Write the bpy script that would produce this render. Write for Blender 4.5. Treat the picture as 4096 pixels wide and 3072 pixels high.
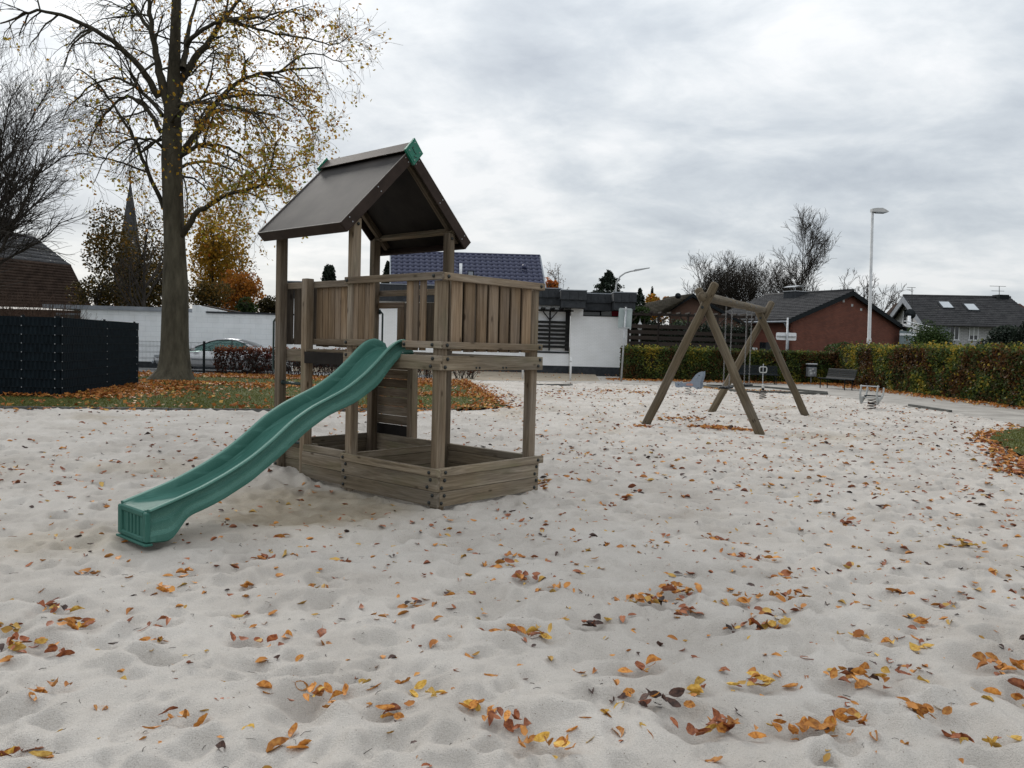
import bpy, math, random
import numpy as np
from mathutils import Matrix, Vector

# ------------------------------------------------------------------ camera, sky, sun, exposure
scene = bpy.context.scene
for o in list(bpy.data.objects):
    bpy.data.objects.remove(o)
COL = scene.collection
random.seed(7)
RNG = np.random.default_rng(7)

PW, PH, FPX, EYE = 4096.0, 3072.0, 3270.0, 1.5
PITCH, ROLL = math.radians(2.73), 0.027
_f = np.array([0, math.cos(PITCH), -math.sin(PITCH)])
_r0 = np.array([1.0, 0, 0])
_u0 = np.cross(_r0, _f)
_up = _u0 * math.cos(ROLL) - _r0 * math.sin(ROLL)
_rt = _r0 * math.cos(ROLL) + _u0 * math.sin(ROLL)
_c = np.array([0, 0, EYE])

cam_data = bpy.data.cameras.new('camera')
cam = bpy.data.objects.new('camera', cam_data)
COL.objects.link(cam)
cam_data.sensor_width = 36.0
cam_data.lens = FPX / PW * 36.0
cam_data.clip_start = 0.05
cam_data.clip_end = 3000
cam.matrix_world = Matrix(((_rt[0], _up[0], -_f[0], 0), (_rt[1], _up[1], -_f[1], 0),
                           (_rt[2], _up[2], -_f[2], EYE), (0, 0, 0, 1)))
scene.camera = cam

scene.view_settings.view_transform = 'Standard'
scene.view_settings.look = 'None'
scene.view_settings.exposure = 0.27
scene.view_settings.gamma = 1.0
scene.view_settings.use_curve_mapping = False

SUN_AZ, SUN_EL = math.radians(-26), math.radians(27)
world = bpy.data.worlds.new('World')
scene.world = world
world.use_nodes = True


def build_sky():
    nt = world.node_tree
    nt.nodes.clear()
    N = nt.nodes.new
    L = nt.links.new

    def math_(op, a=None, b=None, c=None, clamp=False):
        n = N('ShaderNodeMath')
        n.operation = op
        n.use_clamp = clamp
        for i, x in enumerate((a, b, c)):
            if x is None:
                continue
            if isinstance(x, (int, float)):
                n.inputs[i].default_value = x
            else:
                L(x, n.inputs[i])
        return n.outputs[0]

    out = N('ShaderNodeOutputWorld')
    sky = N('ShaderNodeTexSky')
    sky.sky_type = 'NISHITA'
    sky.sun_disc = False
    sky.sun_elevation = SUN_EL
    sky.sun_rotation = SUN_AZ
    bg1 = N('ShaderNodeBackground')
    bg1.inputs['Strength'].default_value = 0.1
    L(sky.outputs[0], bg1.inputs['Color'])
    tc = N('ShaderNodeTexCoord')
    sep = N('ShaderNodeSeparateXYZ')
    L(tc.outputs['Generated'], sep.inputs[0])
    z = math_('MAXIMUM', sep.outputs['Z'], 0.0)
    den = math_('ADD', z, 0.30)
    px = math_('DIVIDE', sep.outputs['X'], den)
    py = math_('DIVIDE', sep.outputs['Y'], den)
    comb = N('ShaderNodeCombineXYZ')
    L(px, comb.inputs[0])
    L(py, comb.inputs[1])
    mp = N('ShaderNodeMapping')
    mp.inputs['Rotation'].default_value = (0, 0, math.radians(28))
    mp.inputs['Scale'].default_value = (0.85, 1.05, 1)
    mp.inputs['Location'].default_value = (3.1, 0.7, 0)
    L(comb.outputs[0], mp.inputs['Vector'])
    n1 = N('ShaderNodeTexNoise')
    n1.inputs['Scale'].default_value = 1.7
    n1.inputs['Detail'].default_value = 9
    n1.inputs['Roughness'].default_value = 0.56
    n1.inputs['Distortion'].default_value = 0.35
    L(mp.outputs[0], n1.inputs['Vector'])
    n2 = N('ShaderNodeTexNoise')
    n2.inputs['Scale'].default_value = 4.6
    n2.inputs['Detail'].default_value = 8
    n2.inputs['Roughness'].default_value = 0.6
    n2.inputs['Distortion'].default_value = 0.3
    L(mp.outputs[0], n2.inputs['Vector'])
    s = math_('ADD', math_('MULTIPLY', n1.outputs[0], 0.66), math_('MULTIPLY', n2.outputs[0], 0.34))
    ramp = N('ShaderNodeValToRGB')
    cr = ramp.color_ramp
    cr.elements[0].position = 0.35
    cr.elements[0].color = (0.38, 0.415, 0.46, 1)
    cr.elements[1].position = 0.60
    cr.elements[1].color = (0.715, 0.725, 0.735, 1)
    e = cr.elements.new(0.46)
    e.color = (0.50, 0.535, 0.57, 1)
    e = cr.elements.new(0.54)
    e.color = (0.62, 0.645, 0.665, 1)
    L(s, ramp.inputs[0])
    # broad brightening of the cloud deck around the hidden sun and (as on any overcast day) towards the zenith
    sd = (math.sin(SUN_AZ) * math.cos(SUN_EL * .6), math.cos(SUN_AZ) * math.cos(SUN_EL * .6), math.sin(SUN_EL * .6))
    dot = N('ShaderNodeVectorMath')
    dot.operation = 'DOT_PRODUCT'
    L(tc.outputs['Generated'], dot.inputs[0])
    dot.inputs[1].default_value = sd
    d = math_('MAXIMUM', dot.outputs['Value'], 0.0)
    glow = math_('MULTIPLY', math_('POWER', d, 60.0), 0.30)
    zen = math_('MULTIPLY', math_('POWER', z, 1.4), SKY_ZEN)
    gain = math_('MULTIPLY', math_('ADD', math_('ADD', glow, 1.0), zen), SKY_GAIN)
    bg2 = N('ShaderNodeBackground')
    L(ramp.outputs[0], bg2.inputs['Color'])
    L(gain, bg2.inputs['Strength'])
    mix = N('ShaderNodeMixShader')
    mix.inputs[0].default_value = 0.93
    L(bg1.outputs[0], mix.inputs[1])
    L(bg2.outputs[0], mix.inputs[2])
    L(mix.outputs[0], out.inputs[0])


SKY_GAIN, SKY_ZEN = 0.95, 1.15
build_sky()

sun_data = bpy.data.lights.new('sun', 'SUN')
sun_data.energy = 1.5
sun_data.angle = math.radians(10)
sun_data.color = (1.0, 0.96, 0.9)
sun = bpy.data.objects.new('sun', sun_data)
COL.objects.link(sun)
sun.rotation_euler = Vector((math.sin(SUN_AZ) * math.cos(SUN_EL), math.cos(SUN_AZ) * math.cos(SUN_EL),
                             math.sin(SUN_EL))).to_track_quat('Z', 'Y').to_euler()


# ------------------------------------------------------------------ pixel -> place helpers (4096 x 3072 photo pixels)
def ray(u, v):
    return _f + _rt * (u - PW / 2) / FPX - _up * (v - PH / 2) / FPX


def gz(u, v, z=0.0):
    d = ray(u, v)
    return _c + d * ((z - EYE) / d[2])


def at(u, v, y):
    d = ray(u, v)
    return _c + d * (y / d[1])


# ------------------------------------------------------------------ object helpers
WM = {}


def link(o, parent=None, mw=None):
    COL.objects.link(o)
    mw = mw or Matrix.Identity(4)
    WM[o.name] = mw
    if parent is not None:
        o.parent = parent
        o.matrix_basis = WM[parent.name].inverted() @ mw
    else:
        o.matrix_basis = mw
    return o


def tag(o, label=None, cat=None, group=None, kind=None):
    if label:
        o['label'] = label
    if cat:
        o['category'] = cat
    if group:
        o['group'] = group
    if kind:
        o['kind'] = kind
    return o


def thing(name, label, cat, loc=(0, 0, 0), rz=0.0, group=None):
    o = bpy.data.objects.new(name, None)
    o.empty_display_size = 0.2
    link(o, None, Matrix.Translation(Vector([float(a) for a in loc])) @ Matrix.Rotation(rz, 4, 'Z'))
    return tag(o, label, cat, group)


def make_mesh(name, verts, faces, smooth=False):
    me = bpy.data.meshes.new(name)
    me.from_pydata([tuple(map(float, v)) for v in verts], [], [tuple(map(int, f)) for f in faces])
    if smooth:
        me.polygons.foreach_set('use_smooth', np.ones(len(me.polygons), dtype=bool))
    me.update()
    return me


def fast_mesh(name, verts, tris_or_quads, smooth=False, tint=None):
    """numpy arrays -> mesh; every face has the same corner count"""
    verts = np.asarray(verts, dtype=np.float32)
    f = np.asarray(tris_or_quads, dtype=np.int32)
    me = bpy.data.meshes.new(name)
    me.vertices.add(len(verts))
    me.vertices.foreach_set('co', verts.ravel())
    me.loops.add(f.size)
    me.loops.foreach_set('vertex_index', f.ravel())
    me.polygons.add(len(f))
    k = f.shape[1]
    me.polygons.foreach_set('loop_start', np.arange(len(f), dtype=np.int32) * k)
    me.polygons.foreach_set('loop_total', np.full(len(f), k, dtype=np.int32))
    if smooth:
        me.polygons.foreach_set('use_smooth', np.ones(len(f), dtype=bool))
    if tint is not None:
        a = me.attributes.new('tint', 'FLOAT', 'POINT')
        a.data.foreach_set('value', np.asarray(tint, dtype=np.float32))
    me.update()
    me.validate()
    return me


def mobj(name, me, mat, parent=None, mw=None):
    o = bpy.data.objects.new(name, me)
    if mat is not None and len(me.materials) == 0:
        me.materials.append(mat)
    return link(o, parent, mw)


_boxcache = {}


def chamfer_mesh(dx, dy, dz, k, mat):
    key = (round(dx, 4), round(dy, 4), round(dz, 4), round(k, 4), mat.name)
    if key in _boxcache:
        return _boxcache[key]
    h = (dx / 2, dy / 2, dz / 2)
    k = min(k, min(h) * 0.45)
    V, idx = [], {}
    for sx in (-1, 1):
        for sy in (-1, 1):
            for sz in (-1, 1):
                s = (sx, sy, sz)
                for ax in range(3):
                    p = [s[i] * (h[i] if i == ax else h[i] - k) for i in range(3)]
                    idx[(s, ax)] = len(V)
                    V.append(p)
    F = []
    for ax in range(3):
        b, c = [i for i in range(3) if i != ax]
        for sg in (-1, 1):
            q = []
            for (sb, sc) in ((-1, -1), (1, -1), (1, 1), (-1, 1)):
                s = [0, 0, 0]
                s[ax], s[b], s[c] = sg, sb, sc
                q.append(idx[(tuple(s), ax)])
            F.append(q)
    for ax in range(3):       # edges running along ax
        b, c = [i for i in range(3) if i != ax]
        for sb in (-1, 1):
            for sc in (-1, 1):
                s0, s1 = [0, 0, 0], [0, 0, 0]
                s0[ax], s1[ax] = -1, 1
                for s in (s0, s1):
                    s[b], s[c] = sb, sc
                F.append([idx[(tuple(s0), b)], idx[(tuple(s1), b)], idx[(tuple(s1), c)], idx[(tuple(s0), c)]])
    for sx in (-1, 1):
        for sy in (-1, 1):
            for sz in (-1, 1):
                F.append([idx[((sx, sy, sz), a)] for a in range(3)])
    me = make_mesh('block', V, F)
    fix_normals(me)
    me.materials.append(mat)
    _boxcache[key] = me
    return me


def fix_normals(me):
    import bmesh
    bm = bmesh.new()
    bm.from_mesh(me)
    bmesh.ops.recalc_face_normals(bm, faces=bm.faces)
    bm.to_mesh(me)
    bm.free()


PERM = {0: Matrix.Identity(4),
        1: Matrix(((0, -1, 0, 0), (1, 0, 0, 0), (0, 0, 1, 0), (0, 0, 0, 1))),
        2: Matrix(((0, 0, -1, 0), (0, 1, 0, 0), (1, 0, 0, 0), (0, 0, 0, 1)))}


def block(name, lo, hi, mat, parent, frame=None, rot=None, k=0.004):
    """box between two local corners of the frame; its mesh runs along local X so wood grain follows its length"""
    lo, hi = np.array(lo, float), np.array(hi, float)
    d = np.abs(hi - lo)
    c = (lo + hi) / 2
    ax = int(np.argmax(d))
    o3 = [ax, (ax + 1) % 3, (ax + 2) % 3]
    if ax == 0:
        dims = (d[0], d[1], d[2])
    elif ax == 1:
        dims = (d[1], d[0], d[2])
    else:
        dims = (d[2], d[1], d[0])
    fr = frame if frame is not None else (WM[parent.name] if parent is not None else Matrix.Identity(4))
    mw = fr @ Matrix.Translation(Vector(c)) @ (rot if rot is not None else Matrix.Identity(4)) @ PERM[ax]
    return mobj(name, chamfer_mesh(*dims, k, mat), mat, parent, mw)


class MB:
    """collects simple shapes into one mesh (one part)"""

    def __init__(s):
        s.v, s.f = [], []

    def add(s, V, F):
        n = len(s.v)
        s.v += [tuple(map(float, p)) for p in V]
        s.f += [tuple(int(i) + n for i in f) for f in F]
        return s

    def box(s, lo, hi, m=None):
        x0, y0, z0 = lo
        x1, y1, z1 = hi
        V = [(x0, y0, z0), (x1, y0, z0), (x1, y1, z0), (x0, y1, z0), (x0, y0, z1), (x1, y0, z1), (x1, y1, z1), (x0, y1, z1)]
        if m is not None:
            V = [m @ Vector(p) for p in V]
        return s.add(V, [(0, 3, 2, 1), (4, 5, 6, 7), (0, 1, 5, 4), (1, 2, 6, 5), (2, 3, 7, 6), (3, 0, 4, 7)])

    def tube(s, pts, rad, n=8, cap=True):
        pts = [np.array(p, float) for p in pts]
        if np.isscalar(rad):
            rad = [rad] * len(pts)
        V, F = [], []
        a = None
        for i, p in enumerate(pts):
            t = pts[min(i + 1, len(pts) - 1)] - pts[max(i - 1, 0)]
            t = t / (np.linalg.norm(t) + 1e-9)
            if a is None:
                a = np.cross(t, [0, 0, 1] if abs(t[2]) < 0.9 else [1, 0, 0])
            a = a - t * (a @ t)
            a = a / (np.linalg.norm(a) + 1e-9)
            b = np.cross(t, a)
            for j in range(n):
                w = 2 * math.pi * j / n
                V.append(p + rad[i] * (a * math.cos(w) + b * math.sin(w)))
        for i in range(len(pts) - 1):
            for j in range(n):
                F.append((i * n + j, i * n + (j + 1) % n, (i + 1) * n + (j + 1) % n, (i + 1) * n + j))
        if cap:
            F.append(tuple(range(n - 1, -1, -1)))
            F.append(tuple((len(pts) - 1) * n + j for j in range(n)))
        return s.add(V, F)

    def lathe(s, prof, n=16, m=None):
        V, F = [], []
        for (r, z) in prof:
            for j in range(n):
                w = 2 * math.pi * j / n
                p = Vector((r * math.cos(w), r * math.sin(w), z))
                V.append(m @ p if m is not None else p)
        for i in range(len(prof) - 1):
            for j in range(n):
                F.append((i * n + j, i * n + (j + 1) % n, (i + 1) * n + (j + 1) % n, (i + 1) * n + j))
        F.append(tuple(range(n - 1, -1, -1)))
        F.append(tuple((len(prof) - 1) * n + j for j in range(n)))
        return s.add(V, F)

    def prism(s, poly, axis_vec, m=None):
        """extrude a closed 3D polygon along a vector"""
        a = [np.array(p, float) for p in poly]
        b = [p + np.array(axis_vec, float) for p in a]
        V = a + b
        if m is not None:
            V = [m @ Vector(p) for p in V]
        n = len(a)
        F = [tuple(range(n - 1, -1, -1)), tuple(range(n, 2 * n))]
        F += [(i, (i + 1) % n, n + (i + 1) % n, n + i) for i in range(n)]
        return s.add(V, F)

    def build(s, name, mat, parent=None, mw=None, smooth=False, fix=True):
        me = make_mesh(name, s.v, s.f, smooth)
        if fix:
            fix_normals(me)
        me.materials.append(mat)
        if mw is None and parent is not None:
            mw = WM[parent.name]
        return mobj(name, me, mat, parent, mw)


# ------------------------------------------------------------------ numpy noise
def _hash(ix, iy, seed):
    h = (ix.astype(np.int64) * 374761393 + iy.astype(np.int64) * 668265263 + seed * 974711) & 0x7fffffff
    h = (h ^ (h >> 13)) * 1274126177 & 0x7fffffff
    return ((h ^ (h >> 16)) & 0xffff) / 65535.0


def vnoise(x, y, seed=0):
    x = np.asarray(x, float)
    y = np.asarray(y, float)
    ix, iy = np.floor(x), np.floor(y)
    fx, fy = x - ix, y - iy
    fx = fx * fx * fx * (fx * (fx * 6 - 15) + 10)
    fy = fy * fy * fy * (fy * (fy * 6 - 15) + 10)
    a, b = _hash(ix, iy, seed), _hash(ix + 1, iy, seed)
    c, d = _hash(ix, iy + 1, seed), _hash(ix + 1, iy + 1, seed)
    return (a + (b - a) * fx) * (1 - fy) + (c + (d - c) * fx) * fy


def fbm(x, y, seed=0, octs=4, gain=0.5):
    t, amp, s = 0, 1.0, 0
    for i in range(octs):
        t = t + amp * vnoise(x * 2 ** i, y * 2 ** i, seed + i * 17)
        s += amp
        amp *= gain
    return t / s


# ------------------------------------------------------------------ materials
def newmat(name):
    m = bpy.data.materials.new(name)
    m.use_nodes = True
    nt = m.node_tree
    b = nt.nodes['Principled BSDF']
    b.inputs['Specular IOR Level'].default_value = 0.3
    return m, nt, b


def ramp_node(nt, stops):
    r = nt.nodes.new('ShaderNodeValToRGB')
    cr = r.color_ramp
    while len(cr.elements) > 1:
        cr.elements.remove(cr.elements[-1])
    cr.elements[0].position = stops[0][0]
    cr.elements[0].color = (*stops[0][1], 1)
    for p, c in stops[1:]:
        e = cr.elements.new(p)
        e.color = (*c, 1)
    return r


def noisy(name, c1, c2, scale=8.0, rough=0.8, bump=0.15, bscale=None, detail=6, stretch=(1, 1, 1), spec=0.3, metal=0.0,
          dist=0.01, lo=0.35, hi=0.68, coords='Object'):
    m, nt, b = newmat(name)
    L = nt.links.new
    tc = nt.nodes.new('ShaderNodeTexCoord')
    mp = nt.nodes.new('ShaderNodeMapping')
    mp.inputs['Scale'].default_value = stretch
    L(tc.outputs[coords], mp.inputs[0])
    n = nt.nodes.new('ShaderNodeTexNoise')
    n.inputs['Scale'].default_value = scale
    n.inputs['Detail'].default_value = detail
    n.inputs['Roughness'].default_value = 0.6
    L(mp.outputs[0], n.inputs['Vector'])
    r = ramp_node(nt, [(lo, c1), (hi, c2)])
    L(n.outputs[0], r.inputs[0])
    L(r.outputs[0], b.inputs['Base Color'])
    b.inputs['Roughness'].default_value = rough
    b.inputs['Specular IOR Level'].default_value = spec
    b.inputs['Metallic'].default_value = metal
    if bump:
        n2 = nt.nodes.new('ShaderNodeTexNoise')
        n2.inputs['Scale'].default_value = bscale or scale * 5
        n2.inputs['Detail'].default_value = 4
        L(mp.outputs[0], n2.inputs['Vector'])
        bp = nt.nodes.new('ShaderNodeBump')
        bp.inputs['Strength'].default_value = bump
        bp.inputs['Distance'].default_value = dist
        L(n2.outputs[0], bp.inputs['Height'])
        L(bp.outputs[0], b.inputs['Normal'])
    return m


def wood(name, dark, mid, light, fine=1.0, var=0.33, knots=True, stain=None):
    """weathered timber: grain along the piece's own X axis, tone differing from piece to piece"""
    m, nt, b = newmat(name)
    L = nt.links.new
    N = nt.nodes.new
    tc = N('ShaderNodeTexCoord')
    oi = N('ShaderNodeObjectInfo')
    off = N('ShaderNodeVectorMath')
    off.operation = 'SCALE'
    off.inputs[0].default_value = (37.0, 19.0, 53.0)
    L(oi.outputs['Random'], off.inputs['Scale'])
    add = N('ShaderNodeVectorMath')
    L(tc.outputs['Object'], add.inputs[0])
    L(off.outputs[0], add.inputs[1])

    def mapped(sc):
        mp = N('ShaderNodeMapping')
        mp.inputs['Scale'].default_value = sc
        L(add.outputs[0], mp.inputs[0])
        return mp.outputs[0]

    n1 = N('ShaderNodeTexNoise')
    n1.inputs['Scale'].default_value = 1
    n1.inputs['Detail'].default_value = 7
    n1.inputs['Roughness'].default_value = 0.62
    n1.inputs['Distortion'].default_value = 0.9
    L(mapped((1.3 * fine, 26 * fine, 26 * fine)), n1.inputs['Vector'])
    n2 = N('ShaderNodeTexNoise')
    n2.inputs['Scale'].default_value = 1
    n2.inputs['Detail'].default_value = 3
    L(mapped((6 * fine, 190 * fine, 190 * fine)), n2.inputs['Vector'])
    r = ramp_node(nt, [(0.28, dark), (0.5, mid), (0.75, light)])
    L(n1.outputs[0], r.inputs[0])
    mx = N('ShaderNodeMix')
    mx.data_type = 'RGBA'
    mx.blend_type = 'MULTIPLY'
    mx.inputs['Factor'].default_value = 0.7
    L(r.outputs[0], mx.inputs['A'])
    r2 = ramp_node(nt, [(0.3, (0.62, 0.6, 0.58)), (0.6, (1.06, 1.05, 1.04))])
    L(n2.outputs[0], r2.inputs[0])
    L(r2.outputs[0], mx.inputs['B'])
    last = mx.outputs['Result']
    # grey weathering in broad patches
    n3 = N('ShaderNodeTexNoise')
    n3.inputs['Scale'].default_value = 1
    n3.inputs['Detail'].default_value = 5
    L(mapped((1.1, 3.2, 3.2)), n3.inputs['Vector'])
    r3 = ramp_node(nt, [(0.42, (0, 0, 0)), (0.66, (0.75, 0.75, 0.75))])
    L(n3.outputs[0], r3.inputs[0])
    mg = N('ShaderNodeMix')
    mg.data_type = 'RGBA'
    L(r3.outputs[0], mg.inputs['Factor'])
    L(last, mg.inputs['A'])
    hs = N('ShaderNodeHueSaturation')
    hs.inputs['Saturation'].default_value = 0.68
    hs.inputs['Value'].default_value = 1.08
    L(last, hs.inputs['Color'])
    L(hs.outputs[0], mg.inputs['B'])
    last = mg.outputs['Result']
    if knots:
        vo = N('ShaderNodeTexVoronoi')
        vo.inputs['Scale'].default_value = 1
        L(mapped((3.4, 9, 9)), vo.inputs['Vector'])
        rk = ramp_node(nt, [(0.07, (0.28, 0.24, 0.2)), (0.15, (1, 1, 1))])
        L(vo.outputs['Distance'], rk.inputs[0])
        mk = N('ShaderNodeMix')
        mk.data_type = 'RGBA'
        mk.blend_type = 'MULTIPLY'
        mk.inputs['Factor'].default_value = 0.9
        L(last, mk.inputs['A'])
        L(rk.outputs[0], mk.inputs['B'])
        last = mk.outputs['Result']
    if stain:
        n4 = N('ShaderNodeTexNoise')
        n4.inputs['Scale'].default_value = 1
        n4.inputs['Detail'].default_value = 4
        L(mapped((1.6, 5, 5)), n4.inputs['Vector'])
        r4 = ramp_node(nt, [(0.52, (0, 0, 0)), (0.72, (0.55, 0.55, 0.55))])
        L(n4.outputs[0], r4.inputs[0])
        ms = N('ShaderNodeMix')
        ms.data_type = 'RGBA'
        L(r4.outputs[0], ms.inputs['Factor'])
        L(last, ms.inputs['A'])
        ms.inputs['B'].default_value = (*stain, 1)
        last = ms.outputs['Result']
    hv = N('ShaderNodeHueSaturation')
    mr = N('ShaderNodeMapRange')
    mr.inputs['To Min'].default_value = 1 - var
    mr.inputs['To Max'].default_value = 1 + var
    L(oi.outputs['Random'], mr.inputs['Value'])
    L(mr.outputs[0], hv.inputs['Value'])
    L(last, hv.inputs['Color'])
    L(hv.outputs[0], b.inputs['Base Color'])
    b.inputs['Roughness'].default_value = 0.82
    b.inputs['Specular IOR Level'].default_value = 0.25
    bp = N('ShaderNodeBump')
    bp.inputs['Strength'].default_value = 0.35
    bp.inputs['Distance'].default_value = 0.004
    ad = N('ShaderNodeMath')
    L(n1.outputs[0], ad.inputs[0])
    L(n2.outputs[0], ad.inputs[1])
    L(ad.outputs[0], bp.inputs['Height'])
    L(bp.outputs[0], b.inputs['Normal'])
    return m


def foliage(name, stops, trans=0.35, rough=0.6, spec=0.2, var=0.0):
    """leaf colour read from the leaf's own 'tint' value"""
    m, nt, b = newmat(name)
    L = nt.links.new
    at_ = nt.nodes.new('ShaderNodeAttribute')
    at_.attribute_name = 'tint'
    r = ramp_node(nt, stops)
    L(at_.outputs['Fac'], r.inputs[0])
    L(r.outputs[0], b.inputs['Base Color'])
    b.inputs['Roughness'].default_value = rough
    b.inputs['Specular IOR Level'].default_value = spec
    if trans:
        tr = nt.nodes.new('ShaderNodeBsdfTranslucent')
        L(r.outputs[0], tr.inputs['Color'])
        mx = nt.nodes.new('ShaderNodeMixShader')
        mx.inputs[0].default_value = trans
        L(b.outputs[0], mx.inputs[1])
        L(tr.outputs[0], mx.inputs[2])
        L(mx.outputs[0], nt.nodes['Material Output'].inputs['Surface'])
    return m


def plain(name, c, rough=0.5, metal=0.0, spec=0.4, var=0.12, scale=14.0, bump=0.05):
    d = tuple(x * (1 - var) for x in c)
    e = tuple(min(1, x * (1 + var)) for x in c)
    return noisy(name, d, e, scale=scale, rough=rough, metal=metal, spec=spec, bump=bump, bscale=scale * 6, dist=0.003)


def glass(name, tint, alpha=0.5):
    m, nt, b = newmat(name)
    L = nt.links.new
    b.inputs['Base Color'].default_value = (*tint, 1)
    b.inputs['Roughness'].default_value = 0.05
    b.inputs['Specular IOR Level'].default_value = 0.6
    tr = nt.nodes.new('ShaderNodeBsdfTransparent')
    tr.inputs['Color'].default_value = (*[min(1, t * 1.15 + .35) for t in tint], 1)
    mx = nt.nodes.new('ShaderNodeMixShader')
    mx.inputs[0].default_value = alpha
    L(tr.outputs[0], mx.inputs[1])
    L(b.outputs[0], mx.inputs[2])
    L(mx.outputs[0], nt.nodes['Material Output'].inputs['Surface'])
    return m


def brick_mat(name, c1, c2, mortar, bw=0.24, bh=0.075, msize=0.012, rough=0.85, bump=0.4, dirt=0.8):
    """brick courses laid on vertical walls (Object coordinates, x along wall, z up)"""
    m, nt, b = newmat(name)
    L = nt.links.new
    tc = nt.nodes.new('ShaderNodeTexCoord')
    sp = nt.nodes.new('ShaderNodeSeparateXYZ')
    L(tc.outputs['Object'], sp.inputs[0])
    cb = nt.nodes.new('ShaderNodeCombineXYZ')
    L(sp.outputs['X'], cb.inputs[0])
    L(sp.outputs['Z'], cb.inputs[1])
    br = nt.nodes.new('ShaderNodeTexBrick')
    br.inputs['Scale'].default_value = 1.0
    br.inputs['Brick Width'].default_value = bw
    br.inputs['Row Height'].default_value = bh
    br.inputs['Mortar Size'].default_value = msize
    br.inputs['Color1'].default_value = (*c1, 1)
    br.inputs['Color2'].default_value = (*c2, 1)
    br.inputs['Mortar'].default_value = (*mortar, 1)
    L(cb.outputs[0], br.inputs['Vector'])
    n = nt.nodes.new('ShaderNodeTexNoise')
    n.inputs['Scale'].default_value = 1.3
    n.inputs['Detail'].default_value = 6
    L(tc.outputs['Object'], n.inputs['Vector'])
    r = ramp_node(nt, [(0.3, (dirt, dirt, dirt * .99)), (0.62, (1.03, 1.03, 1.03))])
    L(n.outputs[0], r.inputs[0])
    mx = nt.nodes.new('ShaderNodeMix')
    mx.data_type = 'RGBA'
    mx.blend_type = 'MULTIPLY'
    mx.inputs['Factor'].default_value = 1.0
    L(br.outputs['Color'], mx.inputs['A'])
    L(r.outputs[0], mx.inputs['B'])
    L(mx.outputs['Result'], b.inputs['Base Color'])
    b.inputs['Roughness'].default_value = rough
    bp = nt.nodes.new('ShaderNodeBump')
    bp.inputs['Strength'].default_value = bump
    bp.inputs['Distance'].default_value = 0.01
    bp.invert = True
    L(br.outputs['Fac'], bp.inputs['Height'])
    L(bp.outputs[0], b.inputs['Normal'])
    return m


M = {}
M['sand'] = None
M['wood_post'] = wood('weathered post timber', (0.088, 0.061, 0.038), (0.188, 0.141, 0.094), (0.285, 0.228, 0.163), stain=(0.105, 0.10, 0.06))
M['wood_slat'] = wood('weathered slat timber', (0.102, 0.066, 0.037), (0.202, 0.138, 0.083), (0.285, 0.208, 0.135))
M['wood_base'] = wood('weathered base timber', (0.086, 0.066, 0.042), (0.186, 0.147, 0.10), (0.285, 0.238, 0.174), stain=(0.12, 0.115, 0.06))
M['wood_dark'] = wood('shaded dark timber', (0.04, 0.03, 0.02), (0.10, 0.075, 0.05), (0.17, 0.13, 0.09))  # the timber again, darkened in colour for shaded inner and rear parts
M['log'] = wood('round log timber', (0.052, 0.038, 0.023), (0.108, 0.084, 0.053), (0.165, 0.134, 0.09), fine=0.6, var=0.12)
M['roof_panel'] = noisy('weathered brown roof panel', (0.018, 0.0155, 0.014), (0.042, 0.0355, 0.032), scale=2.2, rough=0.62, bump=0.05, bscale=60, spec=0.12)
M['roof_trim'] = noisy('brown roof trim', (0.027, 0.018, 0.014), (0.046, 0.031, 0.025), scale=5, rough=0.6, bump=0.03, spec=0.12)
M['hpl_black'] = noisy('black brown board', (0.010, 0.008, 0.007), (0.022, 0.018, 0.015), scale=4, rough=0.6, bump=0.03, spec=.1)
M['green_cap'] = plain('green plastic cap', (0.012, 0.15, 0.095), rough=0.4, var=0.1, scale=30)
M['slide'] = None
M['bolt'] = plain('dark bolt cap', (0.014, 0.017, 0.016), rough=0.45, var=0.2, scale=40)
M['rung'] = plain('dark green steel rung', (0.018, 0.035, 0.032), rough=0.45, var=0.3, scale=40)
M['steel'] = noisy('galvanised steel', (0.30, 0.31, 0.32), (0.46, 0.47, 0.48), scale=9, rough=0.5, metal=0.35, bump=0.04)
M['chain'] = noisy('chain steel', (0.13, 0.13, 0.13), (0.26, 0.26, 0.26), scale=30, rough=0.5, metal=0.3, bump=0.0)
M['lamp_grey'] = noisy('lamp post grey', (0.36, 0.37, 0.37), (0.50, 0.50, 0.50), scale=3, rough=0.6, bump=0.05)
M['black_metal'] = plain('dark powder coated metal', (0.010, 0.013, 0.015), rough=0.65, var=0.25, spec=.12)
M['anthracite'] = noisy('anthracite fascia slate', (0.028, 0.031, 0.035), (0.050, 0.054, 0.060), scale=5, rough=0.75, bump=0.1, spec=.15)
M['white_paint'] = plain('white paint', (0.70, 0.71, 0.72), rough=0.6, var=0.05)
M['white_brick'] = brick_mat('white painted brick', (0.86, 0.865, 0.87), (0.84, 0.845, 0.85), (0.78, 0.79, 0.80), bump=0.4, dirt=.95)
M['white_wall'] = brick_mat('white painted garden wall', (0.82, 0.84, 0.855), (0.79, 0.815, 0.83), (0.71, 0.735, 0.755), bw=0.5, bh=0.24, msize=0.01, bump=0.4, dirt=.90)
M['red_brick'] = brick_mat('red brick', (0.215, 0.068, 0.040), (0.15, 0.046, 0.029), (0.10, 0.050, 0.038), msize=.016)
M['brown_brick'] = brick_mat('brown brick', (0.135, 0.072, 0.050), (0.105, 0.056, 0.041), (0.10, 0.065, 0.05))
M['grey_brick'] = brick_mat('pale grey brick', (0.50, 0.50, 0.50), (0.44, 0.44, 0.44), (0.28, 0.28, 0.28), bw=0.3, bh=0.11, msize=0.02)
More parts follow.
